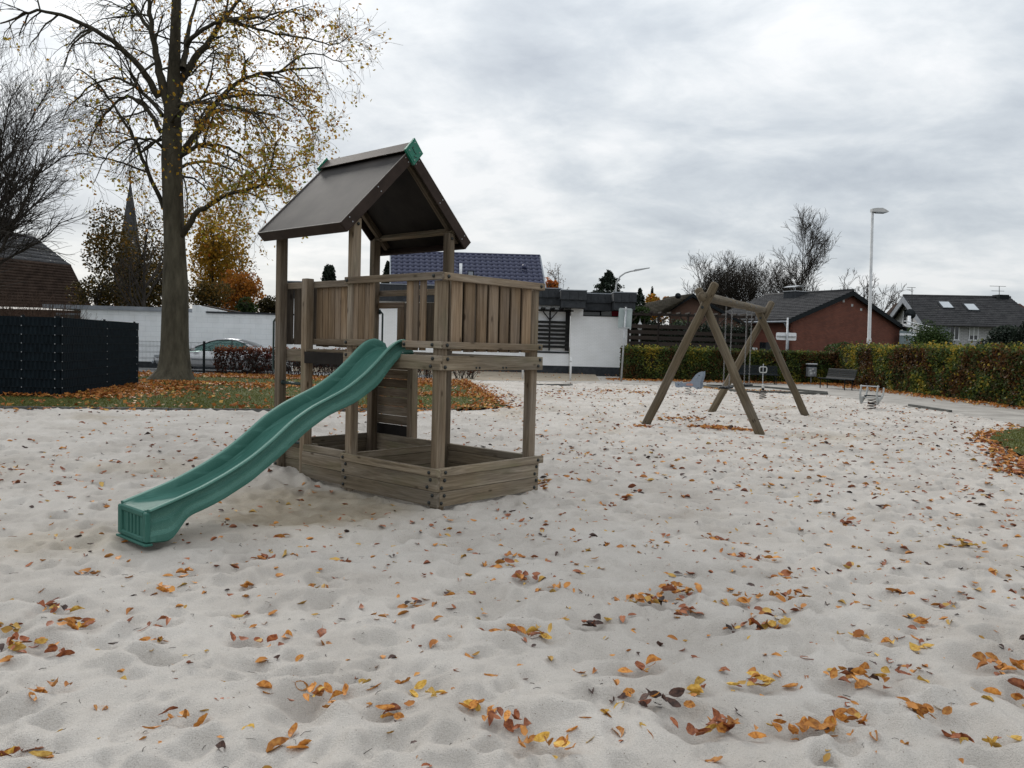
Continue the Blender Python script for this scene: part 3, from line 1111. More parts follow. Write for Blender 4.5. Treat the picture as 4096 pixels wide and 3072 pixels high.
def lime_tree():
    G = Grow(5)
    y0 = 27.6
    base = gz(700, 1516)
    S = 1 / 1.3825

    def P(c, dep=0.0):
        return at(c[0] * S, c[1] * S, y0 + dep)

    rg = G.rg
    # bole with root flare
    prof = [(690, 1540, .88), (695, 1508, .70), (698, 1480, .55), (699, 1440, .50), (699, 1380, .45), (700, 1280, .43), (702, 1160, .415), (700, 1040, .36), (697, 940, .335), (692, 800, .33),
            (687, 640, .33), (688, 520, .31), (692, 400, .25), (697, 260, .20), (702, 120, .17), (708, -60, .14), (714, -260, .09)]
    prof2 = [p for p in prof if p[1] > 500]
    G.br.append((np.array([at(u, v, y0) for u, v, r in prof2]), np.array([r for *_, r in prof2]), 20, 0))
    prof3 = [p for p in prof if p[1] < 700]
    G.br.append((np.array([at(u, v, y0) for u, v, r in prof3]), np.array([r * .985 for *_, r in prof3]), 14, 1))
    limbs = [
        ([(880, 540), (800, 400), (680, 260), (540, 170), (380, 95), (230, 45), (100, 90), (0, 130)], .15, -1.5),
        ([(890, 730), (830, 620), (740, 540), (690, 530), (600, 610), (540, 690), (490, 790), (480, 880)], .10, 1.5),
        ([(905, 1150), (840, 1000), (780, 850), (720, 730), (640, 600), (560, 480), (470, 400), (400, 370)], .10, -.9),
        ([(975, 1350), (1040, 1240), (1110, 1150), (1230, 1090), (1350, 1050), (1460, 1030), (1500, 900), (1530, 780)], .15, -.8),
        ([(975, 900), (1050, 780), (1120, 680), (1200, 560), (1300, 460), (1400, 410), (1540, 400), (1680, 375), (1780, 375)], .16, .8),
        ([(1540, 400), (1620, 340), (1700, 290), (1790, 300), (1880, 350), (1990, 330)], .05, .5),
        ([(970, 660), (1060, 560), (1180, 520), (1260, 480)], .10, 1.8),
        ([(950, 600), (1000, 440), (1080, 330), (1160, 230), (1230, 100), (1330, 0), (1450, -140)], .22, .8),
        ([(1030, 250), (1100, 170), (1200, 120), (1350, 100), (1480, 95), (1560, 50), (1700, 90)], .10, -2.0),
        ([(975, 880), (1100, 800), (1200, 800), (1300, 830), (1400, 920), (1450, 1000)], .10, -1.6),
        ([(975, 590), (1100, 560), (1250, 580), (1380, 610), (1460, 680), (1510, 750)], .10, -2.2),
        ([(945, 660), (925, 560), (885, 400), (860, 300), (840, 150), (820, 0), (800, -250)], .24, -.3),
        ([(850, 200), (760, 60), (700, -40), (600, -160)], .10, 1.2),
        ([(1010, 380), (1040, 200), (1070, 60), (1120, -120)], .14, 1.4),
        ([(870, 345), (770, 400), (740, 500), (715, 620)], .06, -1.6),
        ([(900, 770), (820, 790), (780, 850), (700, 900), (640, 990)], .06, 1.8),
        ([(930, 1010), (1020, 960), (1100, 1000), (1180, 1080), (1230, 1180)], .07, 1.8),
        ([(930, 960), (1050, 890), (1200, 900), (1330, 960), (1420, 1060), (1490, 1180)], .08, 2.2),
        ([(920, 830), (850, 770), (740, 760), (640, 800), (560, 900), (520, 1010)], .07, -2.2),
        ([(930, 700), (1000, 600), (1040, 560), (1100, 640), (1160, 760)], .07, -3.0),
        ([(900, 640), (760, 480), (640, 420), (500, 470), (400, 560), (330, 680)], .08, 2.8),
        ([(1200, 560), (1330, 520), (1480, 520), (1600, 560), (1700, 660), (1750, 780)], .07, 2.4),
        ([(1230, 100), (1400, 150), (1560, 200), (1720, 220), (1850, 260), (1930, 200)], .07, -1.8),
    ]
    PR = [None,
          dict(n=2.1, len=1.8, ang=.9, trop=(0, 0, -.14), wob=.14, seg=6, tmin=.18, r=.045, sides=5),
          dict(n=3.7, len=1.1, ang=.8, trop=(0, 0, -.19), wob=.15, seg=4, tmin=.12, r=.017, sides=3, min=2),
          dict(n=3.6, len=.68, ang=.7, trop=(0, 0, -.16), wob=.16, seg=3, tmin=.1, r=.008, sides=3, min=2)]
    G.minr = .0042
    for pts, r, dep in limbs:
        n = len(pts)
        pp = np.array([P(p, dep * (i / (n - 1)) ** .8) for i, p in enumerate(pts)])
        # smooth
        t = np.linspace(0, n - 1, n * 3)
        q = np.stack([np.interp(t, np.arange(n), pp[:, k]) for k in range(3)], -1)
        q[1:-1] = (q[:-2] + q[1:-1] * 2 + q[2:]) / 4
        q[1:-1] = (q[:-2] + q[1:-1] * 2 + q[2:]) / 4
        q[1:-1] += rg.normal(0, .02, q[1:-1].shape)
        rad = r * .82 * (1 - .82 * np.linspace(0, 1, len(q)) ** .8)
        G.br.append((q, rad, 9, 1))
        G.sub(q, rad, 1, PR)
    tips = np.concatenate(G.tips)
    # leaves: many low on the right-hand side, few elsewhere
    px = np.array([(_f @ (p - _c), _rt @ (p - _c), _up @ (p - _c)) for p in tips])
    u = PW / 2 + FPX * px[:, 1] / px[:, 0]
    v = PH / 2 - FPX * px[:, 2] / px[:, 0]
    w = np.clip((u - 520) / 420, .16, 1) * np.clip((v - 60) / 560, .34, 1.3)
    w *= np.where(u > 1250, .45, 1) * np.where(v > 980, .8, 1)
    w = np.minimum(w, .62)
    w *= .45 + 1.1 * (fbm(u / 90, v / 90, 3, 3) > .47)
    idx = rg.choice(len(tips), 8600, replace=True, p=w / w.sum())
    c = tips[idx] + rg.normal(0, .07, (len(idx), 3)) - np.array([0, 0, .05])
    tint = np.clip(rg.normal(.60, .2, len(c)) + .25 * (fbm(u[idx] / 150, v[idx] / 150, 8, 2) - .5), 0, 1)
    lm = leaf_mesh('foliage', c, rg.uniform(.07, .15, len(c)), tint, rg, fold=.3)
    return tree_thing('lime_tree', 'big lime tree with sparse yellow leaves standing on the lawn', base, G, M['bark_lime'], lm, M['f_lime'], lvls=1, limb=M['bark_limb'])


lime_tree()


def bare_tree(name, label, u, y, top_v, seed, spread=.32, bark='bark_grey', trunk_r=.16, stems=1, fork=.35, dens=1.0, base_z=0.0, droop=-.02, leaf=None, nleaf=0, lsize=.14,
              lband=(0, 1), group=None, up=.6, ltint=(.5, .25), minr=.010, lean=(0, 0)):
    G = Grow(seed)
    G.minr = minr
    base = at(u, 1400, y)
    base[2] = base_z
    top = at(u, top_v, y)[2]
    Hh = top - base_z
    rg = G.rg
    PR = [None,
          dict(n=2.6 * dens / max(1, Hh / 8), len=Hh * spread, ang=.62, trop=(0, 0, .16), wob=.10, seg=6, tmin=fork, r=trunk_r * .5, sides=5, up=up, min=6),
          dict(n=1.9 * dens, len=Hh * spread * .42, ang=.6, trop=(0, 0, .10 + droop), wob=.13, seg=5, tmin=.2, r=trunk_r * .16, sides=3, up=up, min=3),
          dict(n=2.4 * dens, len=Hh * spread * .2, ang=.55, trop=(0, 0, .05 + droop * 2), wob=.13, seg=4, tmin=.15, r=.02, sides=3, up=up * .6, min=2)]
    for s in range(stems):
        d = np.array([rg.normal(0, .22 if stems > 1 else .03) + lean[0], rg.normal(0, .22 if stems > 1 else .03) + lean[1], 1.0])
        pts, rad = G.path(base + np.array([rg.normal(0, .15), rg.normal(0, .15), -.2]) * (stems > 1), d, Hh * (rg.uniform(.75, .97) if stems > 1 else .95), trunk_r, .02, 9, .05, (0, 0, .05), 0, 8)
        G.sub(pts, rad, 1, PR)
    lm = None
    if leaf:
        tips = np.concatenate(G.tips)
        z = (tips[:, 2] - base_z) / Hh
        k = (z > lband[0]) & (z < lband[1])
        tips = tips[k]
        c = tips[rg.integers(0, len(tips), nleaf)] + rg.normal(0, .12, (nleaf, 3))
        lm = leaf_mesh('foliage', c, rg.uniform(.6, 1.2, nleaf) * lsize, np.clip(rg.normal(*ltint, nleaf), 0, 1), rg)
    return tree_thing(name, label, base, G, M[bark], lm, M[leaf] if leaf else None, lvls=1, group=group)


def crown_points(n, rg, c, rx, ry, rz, lumps=9, rough=.5):
    """points in an uneven crown: several overlapping lumps with gaps"""
    cs = rg.normal(0, 1, (lumps, 3))
    cs /= np.linalg.norm(cs, axis=1, keepdims=True)
    cs *= rg.uniform(.25, .75, (lumps, 1))
    rr = rg.uniform(.28, .52, lumps)
    k = rg.integers(0, lumps, n)
    d = rg.normal(0, 1, (n, 3))
    d /= np.linalg.norm(d, axis=1, keepdims=True)
    p = cs[k] + d * (rr[k] * rg.uniform(.55, 1.12, n) ** .5)[:, None]
    return np.asarray(c) + p * np.array([rx, ry, rz])


def leafy_tree(name, label, u, y, v_top, v_bot, w_px, leaf, n, seed, bark='bark_dark', lsize=.22, base_z=0.0, tint=(.5, .25), cat='tree', lumps=10, twigs=True, group=None):
    rg = np.random.default_rng(seed)
    base = at(u, 1400, y)
    base[2] = base_z
    zt, zb = at(u, v_top, y)[2], at(u, v_bot, y)[2]
    rx = w_px / FPX * y / 2
    c = np.array([base[0], base[1], (zt + zb) / 2])
    G = Grow(seed)
    G.minr = .012
    pts, rad = G.path(base, np.array([0, 0, 1.0]), max(zb - base_z, .3) + (zt - zb) * .75, max(.08, rx * .055), .03, 7, .05, (0, 0, 0), 0, 7)
    PR = [None, dict(n=9 / max(1, zt - base_z), len=rx * .95, ang=.9, trop=(0, 0, .1), wob=.14, seg=5, tmin=.3, r=rx * .03, sides=4, min=7),
          dict(n=1.6, len=rx * .5, ang=.7, trop=(0, 0, .1), wob=.15, seg=4, tmin=.2, r=.02, sides=3, min=3)]
    if twigs:
        G.sub(pts, rad, 1, PR)
    p = crown_points(n, rg, c, rx, rx * .9, (zt - zb) / 2, lumps)
    h = (p[:, 2] - zb) / max(zt - zb, .1)
    t = np.clip(rg.normal(*tint, n) + .25 * (fbm(p[:, 0] * .9 + 31, p[:, 2] * .9 + 17, seed, 2) - .5), 0, 1)
    lm = leaf_mesh('foliage', p, rg.uniform(.6, 1.2, n) * lsize, t, rg)
    return tree_thing(name, label, base, G, M[bark], lm, M[leaf], lvls=1, group=group)


def conifer(name, label, u, y, v_top, v_bot, w_px, seed, base_z=0.0, tiers=True, n=5000, lsize=.16, power=1.0):
    rg = np.random.default_rng(seed)
    base = at(u, 1400, y)
    base[2] = base_z
    zt, zb = at(u, v_top, y)[2], at(u, v_bot, y)[2]
    R = w_px / FPX * y / 2
    Hh = zt - zb
    G = Grow(seed)
    G.minr = .01
    G.path(base, np.array([0, 0, 1.0]), zt - base_z, max(.07, R * .08), .02, 6, .01, (0, 0, 0), 0, 7)
    t = rg.uniform(0, 1, n) ** .75          # 0 top .. 1 bottom
    rr = R * t ** power * (1 + .25 * np.sin(t * 40 + rg.uniform(0, .6, n)) * tiers)
    a = rg.uniform(0, 6.283, n)
    lob = 1 + .22 * np.sin(a * 5 + t * 9) + .15 * np.sin(a * 9 - t * 21)
    q = rr * lob * rg.uniform(.45, 1.08, n) ** .6
    p = np.stack([base[0] + q * np.cos(a), base[1] + q * np.sin(a), zt - t * Hh - .18 * q * tiers + rg.normal(0, .05, n)], -1)
    tint = np.clip(rg.normal(.45, .25, n), 0, 1)
    lm = leaf_mesh('foliage', p, rg.uniform(.7, 1.3, n) * lsize, tint, rg)
    return tree_thing(name, label, base, G, M['bark_dark'], lm, M['f_conifer'], lvls=1)


def hedge(name, label, a, b, depth, height, n, leaf, seed, lsize=.10, tintfun=None, cat='hedge', bump=.12, top_rag=.06, core=True, thin=0.0):
    """clipped hedge: front line from a to b, thickness to the left of that direction"""
    rg = np.random.default_rng(seed)
    a, b = np.array(a, float), np.array(b, float)
    L = np.linalg.norm(b - a)
    d = (b - a) / L
    nn = np.array([-d[1], d[0]])
    t = thing(name, label, cat, (*((a + b) / 2), 0))
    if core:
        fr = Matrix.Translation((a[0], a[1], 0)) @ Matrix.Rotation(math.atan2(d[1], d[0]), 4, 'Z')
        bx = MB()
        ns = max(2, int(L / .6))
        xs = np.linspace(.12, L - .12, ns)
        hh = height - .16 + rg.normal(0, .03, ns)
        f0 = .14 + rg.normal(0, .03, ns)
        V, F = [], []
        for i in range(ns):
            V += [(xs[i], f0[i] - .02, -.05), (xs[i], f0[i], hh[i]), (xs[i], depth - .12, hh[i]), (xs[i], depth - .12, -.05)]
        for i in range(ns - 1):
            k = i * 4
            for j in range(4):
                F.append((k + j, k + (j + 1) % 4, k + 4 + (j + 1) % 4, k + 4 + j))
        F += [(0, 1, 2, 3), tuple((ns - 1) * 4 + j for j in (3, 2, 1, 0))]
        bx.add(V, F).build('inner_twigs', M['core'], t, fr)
    # leaf shell: front, back, top, ends
    area = np.array([L * height, L * height * .5, L * depth, depth * height, depth * height])
    face = rg.choice(5, n, p=area / area.sum())
    s, w, h = rg.uniform(0, L, n), rg.uniform(0, depth, n), height * rg.uniform(0.02, 1, n)
    inn = np.abs(rg.normal(0, .10, n))
    bul = bump * (fbm(s * .8 + seed, h * 1.3, seed, 3) - .5)
    w = np.where(face == 0, inn - bul, np.where(face == 1, depth - inn, w))
    h = np.where(face == 2, height - inn * 1.2 + top_rag * rg.normal(0, 1, n) + bump * .6 * (fbm(s * .7, w * 2, seed + 3, 2) - .5), h)
    s = np.where(face == 3, inn, np.where(face == 4, L - inn, s))
    p = np.stack([a[0] + d[0] * s + nn[0] * w, a[1] + d[1] * s + nn[1] * w, h], -1)
    tint = tintfun(s, w, h, face, rg) if tintfun is not None else np.clip(rg.normal(.5, .25, n), 0, 1)
    if thin:
        k = rg.uniform(0, 1, n) > thin * (1 - h / height)
        p, tint = p[k], tint[k]
    lm = leaf_mesh('foliage', p, rg.uniform(.6, 1.25, len(p)) * lsize, np.clip(tint, 0, 1), rg)
    tag(mobj('foliage', lm, M[leaf], t, Matrix.Identity(4)), kind='stuff')
    return t


def autumn_tint(s, w, h, face, rg):
    n = len(s)
    a = fbm(s * .55 + 3, h * .7 + w, 71, 3)
    b = fbm(s * 1.7 + 13, h * 1.5 + w, 81, 3)
    t = .44 + 1.5 * (a - .5) + .8 * (b - .5) + rg.normal(0, .13, n)
    t = np.where(face == 2, t + .18, t)
    t = np.where(rg.uniform(0, 1, n) < .05, rg.uniform(.8, 1, n), t)
    return t


def dull_tint(s, w, h, face, rg):
    return np.clip(.50 + .9 * (fbm(s * .8, h * .8, 51, 3) - .5) + rg.normal(0, .14, len(s)) + np.where(face == 2, .14, 0), 0, 1)


hedge('hedge', 'tall clipped autumn hedge of green, yellow and brown leaves along the right path', (15.95, 40.6), (15.25, 14.0), 1.05, 1.80, 60000, 'f_hedge', 11, lsize=.115, tintfun=autumn_tint, top_rag=.11, bump=.32)
hedge('hedge', 'lower dull green hedge behind the swing, beginning at the traffic sign', (5.4, 38.7), (11.3, 39.9), 1.0, 1.50, 20000, 'f_hedge', 12, lsize=.11, tintfun=dull_tint, top_rag=.09, bump=.2)
hedge('hedge', 'dull hedge with yellow spots right behind the frontal bench', (11.5, 39.6), (16.8, 40.5), 1.0, 1.52, 16000, 'f_hedge', 15, lsize=.11, tintfun=lambda s, w, h, f, r: autumn_tint(s + 40, w, h, f, r) * .8 + .05)
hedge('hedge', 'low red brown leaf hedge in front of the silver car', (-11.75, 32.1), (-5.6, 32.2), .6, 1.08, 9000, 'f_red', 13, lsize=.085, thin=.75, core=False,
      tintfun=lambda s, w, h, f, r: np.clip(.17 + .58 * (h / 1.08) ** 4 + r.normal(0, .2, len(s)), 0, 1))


def twig_shrub(name, label, u, v_base, y, w, h, n, seed, bark='bark_dark', leaf=None, nleaf=0, lsize=.08, base_z=0.0, group=None, droop=0.0, cat='shrub'):
    G = Grow(seed)
    G.minr = .005
    base = at(u, 1450, y)
    base[2] = base_z
    rg = G.rg
    for i in range(n):
        d = np.array([rg.normal(0, .35), rg.normal(0, .3), 1.0])
        st = base + np.array([rg.uniform(-w / 2, w / 2) * .75, rg.uniform(-.25, .25), 0])
        pts, rad = G.path(st, d, h * rg.uniform(.6, 1.1), .014, .005, 5, .10, (0, 0, droop), 0, 3)
        G.sub(pts, rad, 1, [None, dict(n=5 / max(h, .5), len=h * .3, ang=.55, trop=(0, 0, .1), wob=.14, seg=3, tmin=.25, r=.008, sides=3, min=3)])
    t = thing(name, label, cat, base, 0, group)
    tag(mobj('branches', G.mesh('branches', {0, 1}), M[bark], t, Matrix.Identity(4)), kind='stuff')
    if nleaf:
        tips = np.concatenate(G.tips)
        c = tips[rg.integers(0, len(tips), nleaf)] + rg.normal(0, .04, (nleaf, 3))
        tag(mobj('foliage', leaf_mesh('foliage', c, rg.uniform(.6, 1.2, nleaf) * lsize, np.clip(rg.normal(.5, .25, nleaf), 0, 1), rg), M[leaf], t, Matrix.Identity(4)), kind='stuff')
    return t


for o in [o for o in bpy.data.objects if o.get('label', '').startswith('low red brown leaf hedge')]:
    # bare stems inside the see-through low hedge
    G = Grow(99)
    G.minr = .006
    for i in range(150):
        st = np.array([-11.7 + 6.05 * (i + .5) / 150, 32.4 + G.rg.uniform(-.2, .2), 0])
        pts, rad = G.path(st, np.array([G.rg.normal(0, .2), G.rg.normal(0, .15), 1.0]), 1.02 * G.rg.uniform(.85, 1), .013, .006, 5, .09, (0, 0, .05), 0, 3)
        G.sub(pts, rad, 1, [None, dict(n=8, len=.32, ang=.6, trop=(0, 0, .12), wob=.14, seg=3, tmin=.12, r=.008, sides=3, min=5)])
    tag(mobj('stems', G.mesh('stems', {0, 1}), M['bark_dark'], o, Matrix.Identity(4)), kind='stuff')

twig_shrub('shrub', 'small bare reddish shrub in front of the bungalow plinth, left of the front tower post', 1690, 0, 34.0, 1.0, .85, 34, 21, leaf='f_red', nleaf=260)
twig_shrub('shrub', 'small bare reddish shrub in front of the bungalow plinth, right of the front tower post', 1860, 0, 35.0, 1.1, .8, 34, 22, leaf='f_red', nleaf=260)
twig_shrub('shrub', 'bare brown thicket rising behind the dark privacy fence at far left', 60, 0, 29.5, 4.8, 2.75, 300, 23, bark='bark_thicket')
twig_shrub('shrub', 'bare brown thicket behind the dark privacy fence near its corner', 215, 0, 31, 2.6, 2.45, 140, 24, bark='bark_thicket')

bare_tree('bare_tree', 'dark bare tree reaching in from the left edge beside the brown roofed house', -150, 33, 500, 31, spread=.50, bark='bark_dark', trunk_r=.17, dens=2.0, fork=.22, droop=-.03, minr=.006, up=.2)
leafy_tree('ivy_tree', 'olive and brown leaved tree standing in front of the church spire', 505, 47, 800, 1320, 340, 'f_olive', 8000, 32, lsize=.17, tint=(.5, .26), lumps=26)
leafy_tree('golden_tree', 'golden yellow tree right behind the lime trunk above the white wall', 850, 55, 800, 1270, 330, 'f_yellow', 7500, 33, lsize=.21, tint=(.45, .2), lumps=26)
leafy_tree('maple_tree', 'low orange maple above the white wall near the left tower post', 950, 52, 1070, 1290, 240, 'f_orange', 5200, 34, lsize=.18, tint=(.55, .22), lumps=22)
bare_tree('bare_tree', 'thin bare tree with rust leaves rising out of the orange maple', 950, 58, 960, 35, spread=.3, trunk_r=.10, dens=1.0, leaf='f_rust', nleaf=500, lsize=.16)
leafy_tree('shrub_tree', 'dark bushy shrub behind the white wall beside the left tower post', 1095, 50, 1165, 1290, 150, 'f_olive', 3200, 36, lsize=.14, tint=(.22, .15))
leafy_tree('evergreen_bush', 'round dark green bush peeping over the white wall', 985, 47, 1195, 1290, 110, 'f_green', 2400, 37, lsize=.12, tint=(.25, .15))
conifer('cypress', 'dark clipped cypress seen through the tower between the left posts', 1312, 60, 1062, 1180, 52, 38, tiers=False, power=.18, n=3500)
conifer('cypress', 'dark cypress beside the left edge of the blue tiled roof', 1545, 60, 1045, 1180, 50, 39, tiers=False, power=.5, n=2500)
bare_tree('birch_tree', 'thin weeping birch right of the blue tiled roof', 2232, 80, 1050, 40, spread=.26, trunk_r=.12, dens=1.2, droop=-.22, leaf='f_rust', nleaf=900, lsize=.13, lband=(.4, 1), ltint=(.3, .2))
leafy_tree('maple_tree', 'small red leaved tree behind the bungalow roof below the birch', 2195, 75, 1105, 1180, 70, 'f_orange', 900, 41, lsize=.22, tint=(.9, .15))
conifer('conifer', 'broad dark conifer behind the bungalow roof beside the curved lamp', 2425, 66, 1083, 1235, 150, 42, power=.62, n=7000)
conifer('spruce', 'dark spruce between the bungalow and the orange tree', 2552, 70, 1152, 1330, 110, 43, power=.8, n=4000)
conifer('spruce', 'slim dark spruce tip left of the orange tree', 2600, 78, 1150, 1330, 60, 44, power=.8, n=2200)
leafy_tree('maple_tree', 'yellow and orange tree left of the brown brick gable', 2625, 72, 1152, 1290, 110, 'f_yellow', 2600, 45, lsize=.24, tint=(.62, .22), lumps=9)
bare_tree('bare_tree', 'broad bare many-stemmed tree behind the swing crossbeam', 2880, 78, 1050, 46, spread=.34, bark='bark_dark', trunk_r=.13, stems=9, fork=.14, dens=1.9, minr=.011, up=.9)
bare_tree('bare_tree', 'bare crown behind the ridge between the two brick houses', 3085, 84, 1110, 47, spread=.36, trunk_r=.12, stems=5, fork=.2, dens=1.7, minr=.012, leaf='f_orange', nleaf=250, lsize=.2, lband=(.1, .5))
bare_tree('bare_tree', 'tall bare tree with a few yellow leaves above the red brick house', 3190, 74, 960, 48, spread=.36, bark='bark_dark', trunk_r=.17, fork=.20, dens=2.2, minr=.010, leaf='f_yellow', nleaf=480, lsize=.2, lband=(.1, .55), up=.7, ltint=(.75, .15))
bare_tree('bare_tree', 'reddish bare treetops behind the right slope of the red brick house', 3440, 95, 1125, 49, spread=.32, trunk_r=.13, stems=6, fork=.2, dens=1.0, minr=.018)
bare_tree('bare_tree', 'bare treetops beside the street lamp above the mossy roof edge', 3545, 90, 1150, 50, spread=.30, trunk_r=.12, stems=4, fork=.2, dens=1.0, minr=.018)
leafy_tree('maple_tree', 'tiny rust treetop behind the ridge of the skylight house', 3850, 100, 1176, 1250, 60, 'f_rust', 700, 51, lsize=.25)
leafy_tree('evergreen_bush', 'big rounded green bush beside the white conservatory', 3715, 46, 1282, 1500, 185, 'f_green', 11000, 52, lsize=.11, tint=(.42, .18), lumps=60, twigs=False)
leafy_tree('evergreen_bush', 'dark conifer bush in front of the pale house at the right edge', 4010, 47, 1290, 1460, 200, 'f_conifer', 6500, 53, lsize=.14, tint=(.5, .2), lumps=18, twigs=False)
leafy_tree('evergreen_bush', 'darker conifer bush cut by the right picture edge', 4150, 44, 1270, 1460, 200, 'f_conifer', 5500, 54, lsize=.14, tint=(.4, .2), lumps=18, twigs=False)
hedge('hedge', 'dark clipped evergreen hedge beyond the autumn hedge in front of the pale house', tuple(at(3640, 1400, 43)[:2]), tuple(at(4300, 1400, 43)[:2]), .9, 2.03, 9000, 'f_conifer', 16, lsize=.09, bump=.04, top_rag=.02)
hedge('hedge', 'short dark clipped hedge block in front of the conservatory door', tuple(at(3613, 1400, 41.5)[:2]), tuple(at(3700, 1400, 41.5)[:2]), .8, 2.06, 2600, 'f_conifer', 17, lsize=.09, bump=.04, top_rag=.02)
leafy_tree('garden_shrub', 'bushy green shrub spilling over the dark pergola fence', 2530, 47, 1215, 1330, 150, 'f_green', 3000, 55, lsize=.14, tint=(.3, .18), lumps=12, twigs=False)
leafy_tree('garden_shrub', 'light green shrub glowing through the pergola behind the swing legs', 2740, 49, 1280, 1360, 140, 'f_green', 1800, 56, lsize=.14, tint=(.6, .18), lumps=10, twigs=False)
leafy_tree('garden_shrub', 'loose green shrub tops above the autumn hedge under the red brick gable', 3370, 44, 1362, 1450, 140, 'f_green', 2200, 57, lsize=.12, tint=(.45, .2), lumps=12, twigs=False)

hedge('hedge', 'dark evergreen screen behind the slatted pergola fence', tuple(at(2515, 1400, 47)[:2]), tuple(at(3010, 1400, 47)[:2]), 1.2, 2.9, 9000, 'f_conifer', 18, lsize=.13, bump=.5, top_rag=.18)

leafy_tree('garden_shrub', 'olive hedge shrub low behind the garage left of the church', 400, 44, 1085, 1290, 210, 'f_olive', 2600, 61, lsize=.15, tint=(.35, .22), lumps=16)
leafy_tree('garden_shrub', 'olive brown shrub behind the garage close to the lime trunk', 615, 45, 1060, 1290, 200, 'f_olive', 2600, 62, lsize=.15, tint=(.4, .22), lumps=16)
leafy_tree('garden_shrub', 'brown and golden shrub behind the garden wall right of the lime trunk', 815, 48, 1100, 1290, 230, 'f_olive', 3200, 63, lsize=.15, tint=(.6, .22), lumps=16)
bare_tree('bare_tree', 'dark bare fruit tree behind the garage between church and lime trunk', 560, 43, 900, 64, spread=.42, bark='bark_dark', trunk_r=.16, dens=1.0, fork=.2, minr=.008, up=.3, droop=-.02)

# ------------------------------------------------------------------ play tower with slide
def slide_material():
    m, nt, b = newmat('scuffed green slide plastic')
    L = nt.links.new
    N = nt.nodes.new
    tc = N('ShaderNodeTexCoord')
    n = N('ShaderNodeTexNoise')
    n.inputs['Scale'].default_value = 3.0
    n.inputs['Detail'].default_value = 7
    L(tc.outputs['Object'], n.inputs['Vector'])
    r = ramp_node(nt, [(0.3, (0.026, 0.100, 0.078)), (0.6, (0.040, 0.126, 0.101)), (0.85, (0.066, 0.158, 0.130))])
    L(n.outputs[0], r.inputs[0])
    # 'tint' paints pale wear on the rims and highlight lines on the side ledges
    a = N('ShaderNodeAttribute')
    a.attribute_name = 'tint'
    n2 = N('ShaderNodeTexNoise')
    n2.inputs['Scale'].default_value = 190
    n2.inputs['Detail'].default_value = 3
    L(tc.outputs['Object'], n2.inputs['Vector'])
    mu = N('ShaderNodeMath')
    mu.operation = 'MULTIPLY'
    L(a.outputs['Fac'], mu.inputs[0])
    r2 = ramp_node(nt, [(0.35, (0.3, 0.3, 0.3)), (0.65, (1, 1, 1))])
    L(n2.outputs[0], r2.inputs[0])
    L(r2.outputs[0], mu.inputs[1])
    mx = N('ShaderNodeMix')
    mx.data_type = 'RGBA'
    L(mu.outputs[0], mx.inputs['Factor'])
    L(r.outputs[0], mx.inputs['A'])
    mx.inputs['B'].default_value = (0.125, 0.25, 0.205, 1)
    # lengthwise scratches
    mp = N('ShaderNodeMapping')
    mp.inputs['Scale'].default_value = (2.5, 160, 10)
    L(tc.outputs['Object'], mp.inputs[0])
    n3 = N('ShaderNodeTexNoise')
    n3.inputs['Scale'].default_value = 1
    n3.inputs['Detail'].default_value = 3
    L(mp.outputs[0], n3.inputs['Vector'])
    r3 = ramp_node(nt, [(0.56, (0, 0, 0)), (0.72, (0.45, 0.45, 0.45))])
    L(n3.outputs[0], r3.inputs[0])
    mx2 = N('ShaderNodeMix')
    mx2.data_type = 'RGBA'
    L(r3.outputs[0], mx2.inputs['Factor'])
    L(mx.outputs['Result'], mx2.inputs['A'])
    mx2.inputs['B'].default_value = (0.10, 0.24, 0.20, 1)
    L(mx2.outputs['Result'], b.inputs['Base Color'])
    b.inputs['Roughness'].default_value = 0.62
    b.inputs['Specular IOR Level'].default_value = 0.16
    bp = N('ShaderNodeBump')
    bp.inputs['Strength'].default_value = 0.12
    bp.inputs['Distance'].default_value = 0.003
    L(n2.outputs[0], bp.inputs['Height'])
    L(bp.outputs[0], b.inputs['Normal'])
    return m


M['slide'] = slide_material()

tower = thing('play_tower', 'wooden play tower with dark gabled roof and green wave slide on the sand', 'play tower', TO, math.pi / 2 - TA)
PO = 0.095                       # post side


def tpost(x, y, z0, z1, name='post', s=PO, mat='wood_post'):
    return block(name, (x, y, z0), (x + s, y + s, z1), M[mat], tower, k=.007)


bolt_me = None


def bolt(parent, p, axis, r=0.017):
    """domed plastic bolt cap on a face of the tower frame; axis: which way it looks"""
    global bolt_me
    if bolt_me is None:
        mb = MB()
        mb.lathe([(.017, -.002), (.017, .006), (.0135, .012), (.006, .0155)], 9)
        me = make_mesh('bolt', mb.v, mb.f, True)
        fix_normals(me)
        me.materials.append(M['bolt'])
        bolt_me = me
    rot = {'-x': Matrix.Rotation(-math.pi / 2, 4, 'Y'), '+x': Matrix.Rotation(math.pi / 2, 4, 'Y'),
           '-y': Matrix.Rotation(math.pi / 2, 4, 'X'), '+y': Matrix.Rotation(-math.pi / 2, 4, 'X')}[axis]
    return mobj('bolt', bolt_me, M['bolt'], parent, TF @ Matrix.Translation(Vector(p)) @ rot)


XB = 1.36          # module width over the posts
YB = 1.27          # module boundary
YC = 2.616         # rear end
# posts: front corner, right corner, and the four roof posts, plus the ladder post
p_front = tpost(0, 0, -.25, 2.06)
p_right = tpost(XB - PO, 0, -.25, 2.06)
roof_a = tpost(0, YB, -.25, 2.72)                 # near roof post
roof_b = tpost(XB - PO + .03, YB, -.25, 2.72)     # right roof post
roof_c = tpost(0, YC - .05, .035, 2.72)           # left roof post (ladder side)
roof_d = tpost(XB - PO + .03, YC - .05, -.25, 2.72)
ladder_post = tpost(0, 2.065, .04, 2.145)
# second timber doubling the front corner post
RT = 0.038         # rail thickness


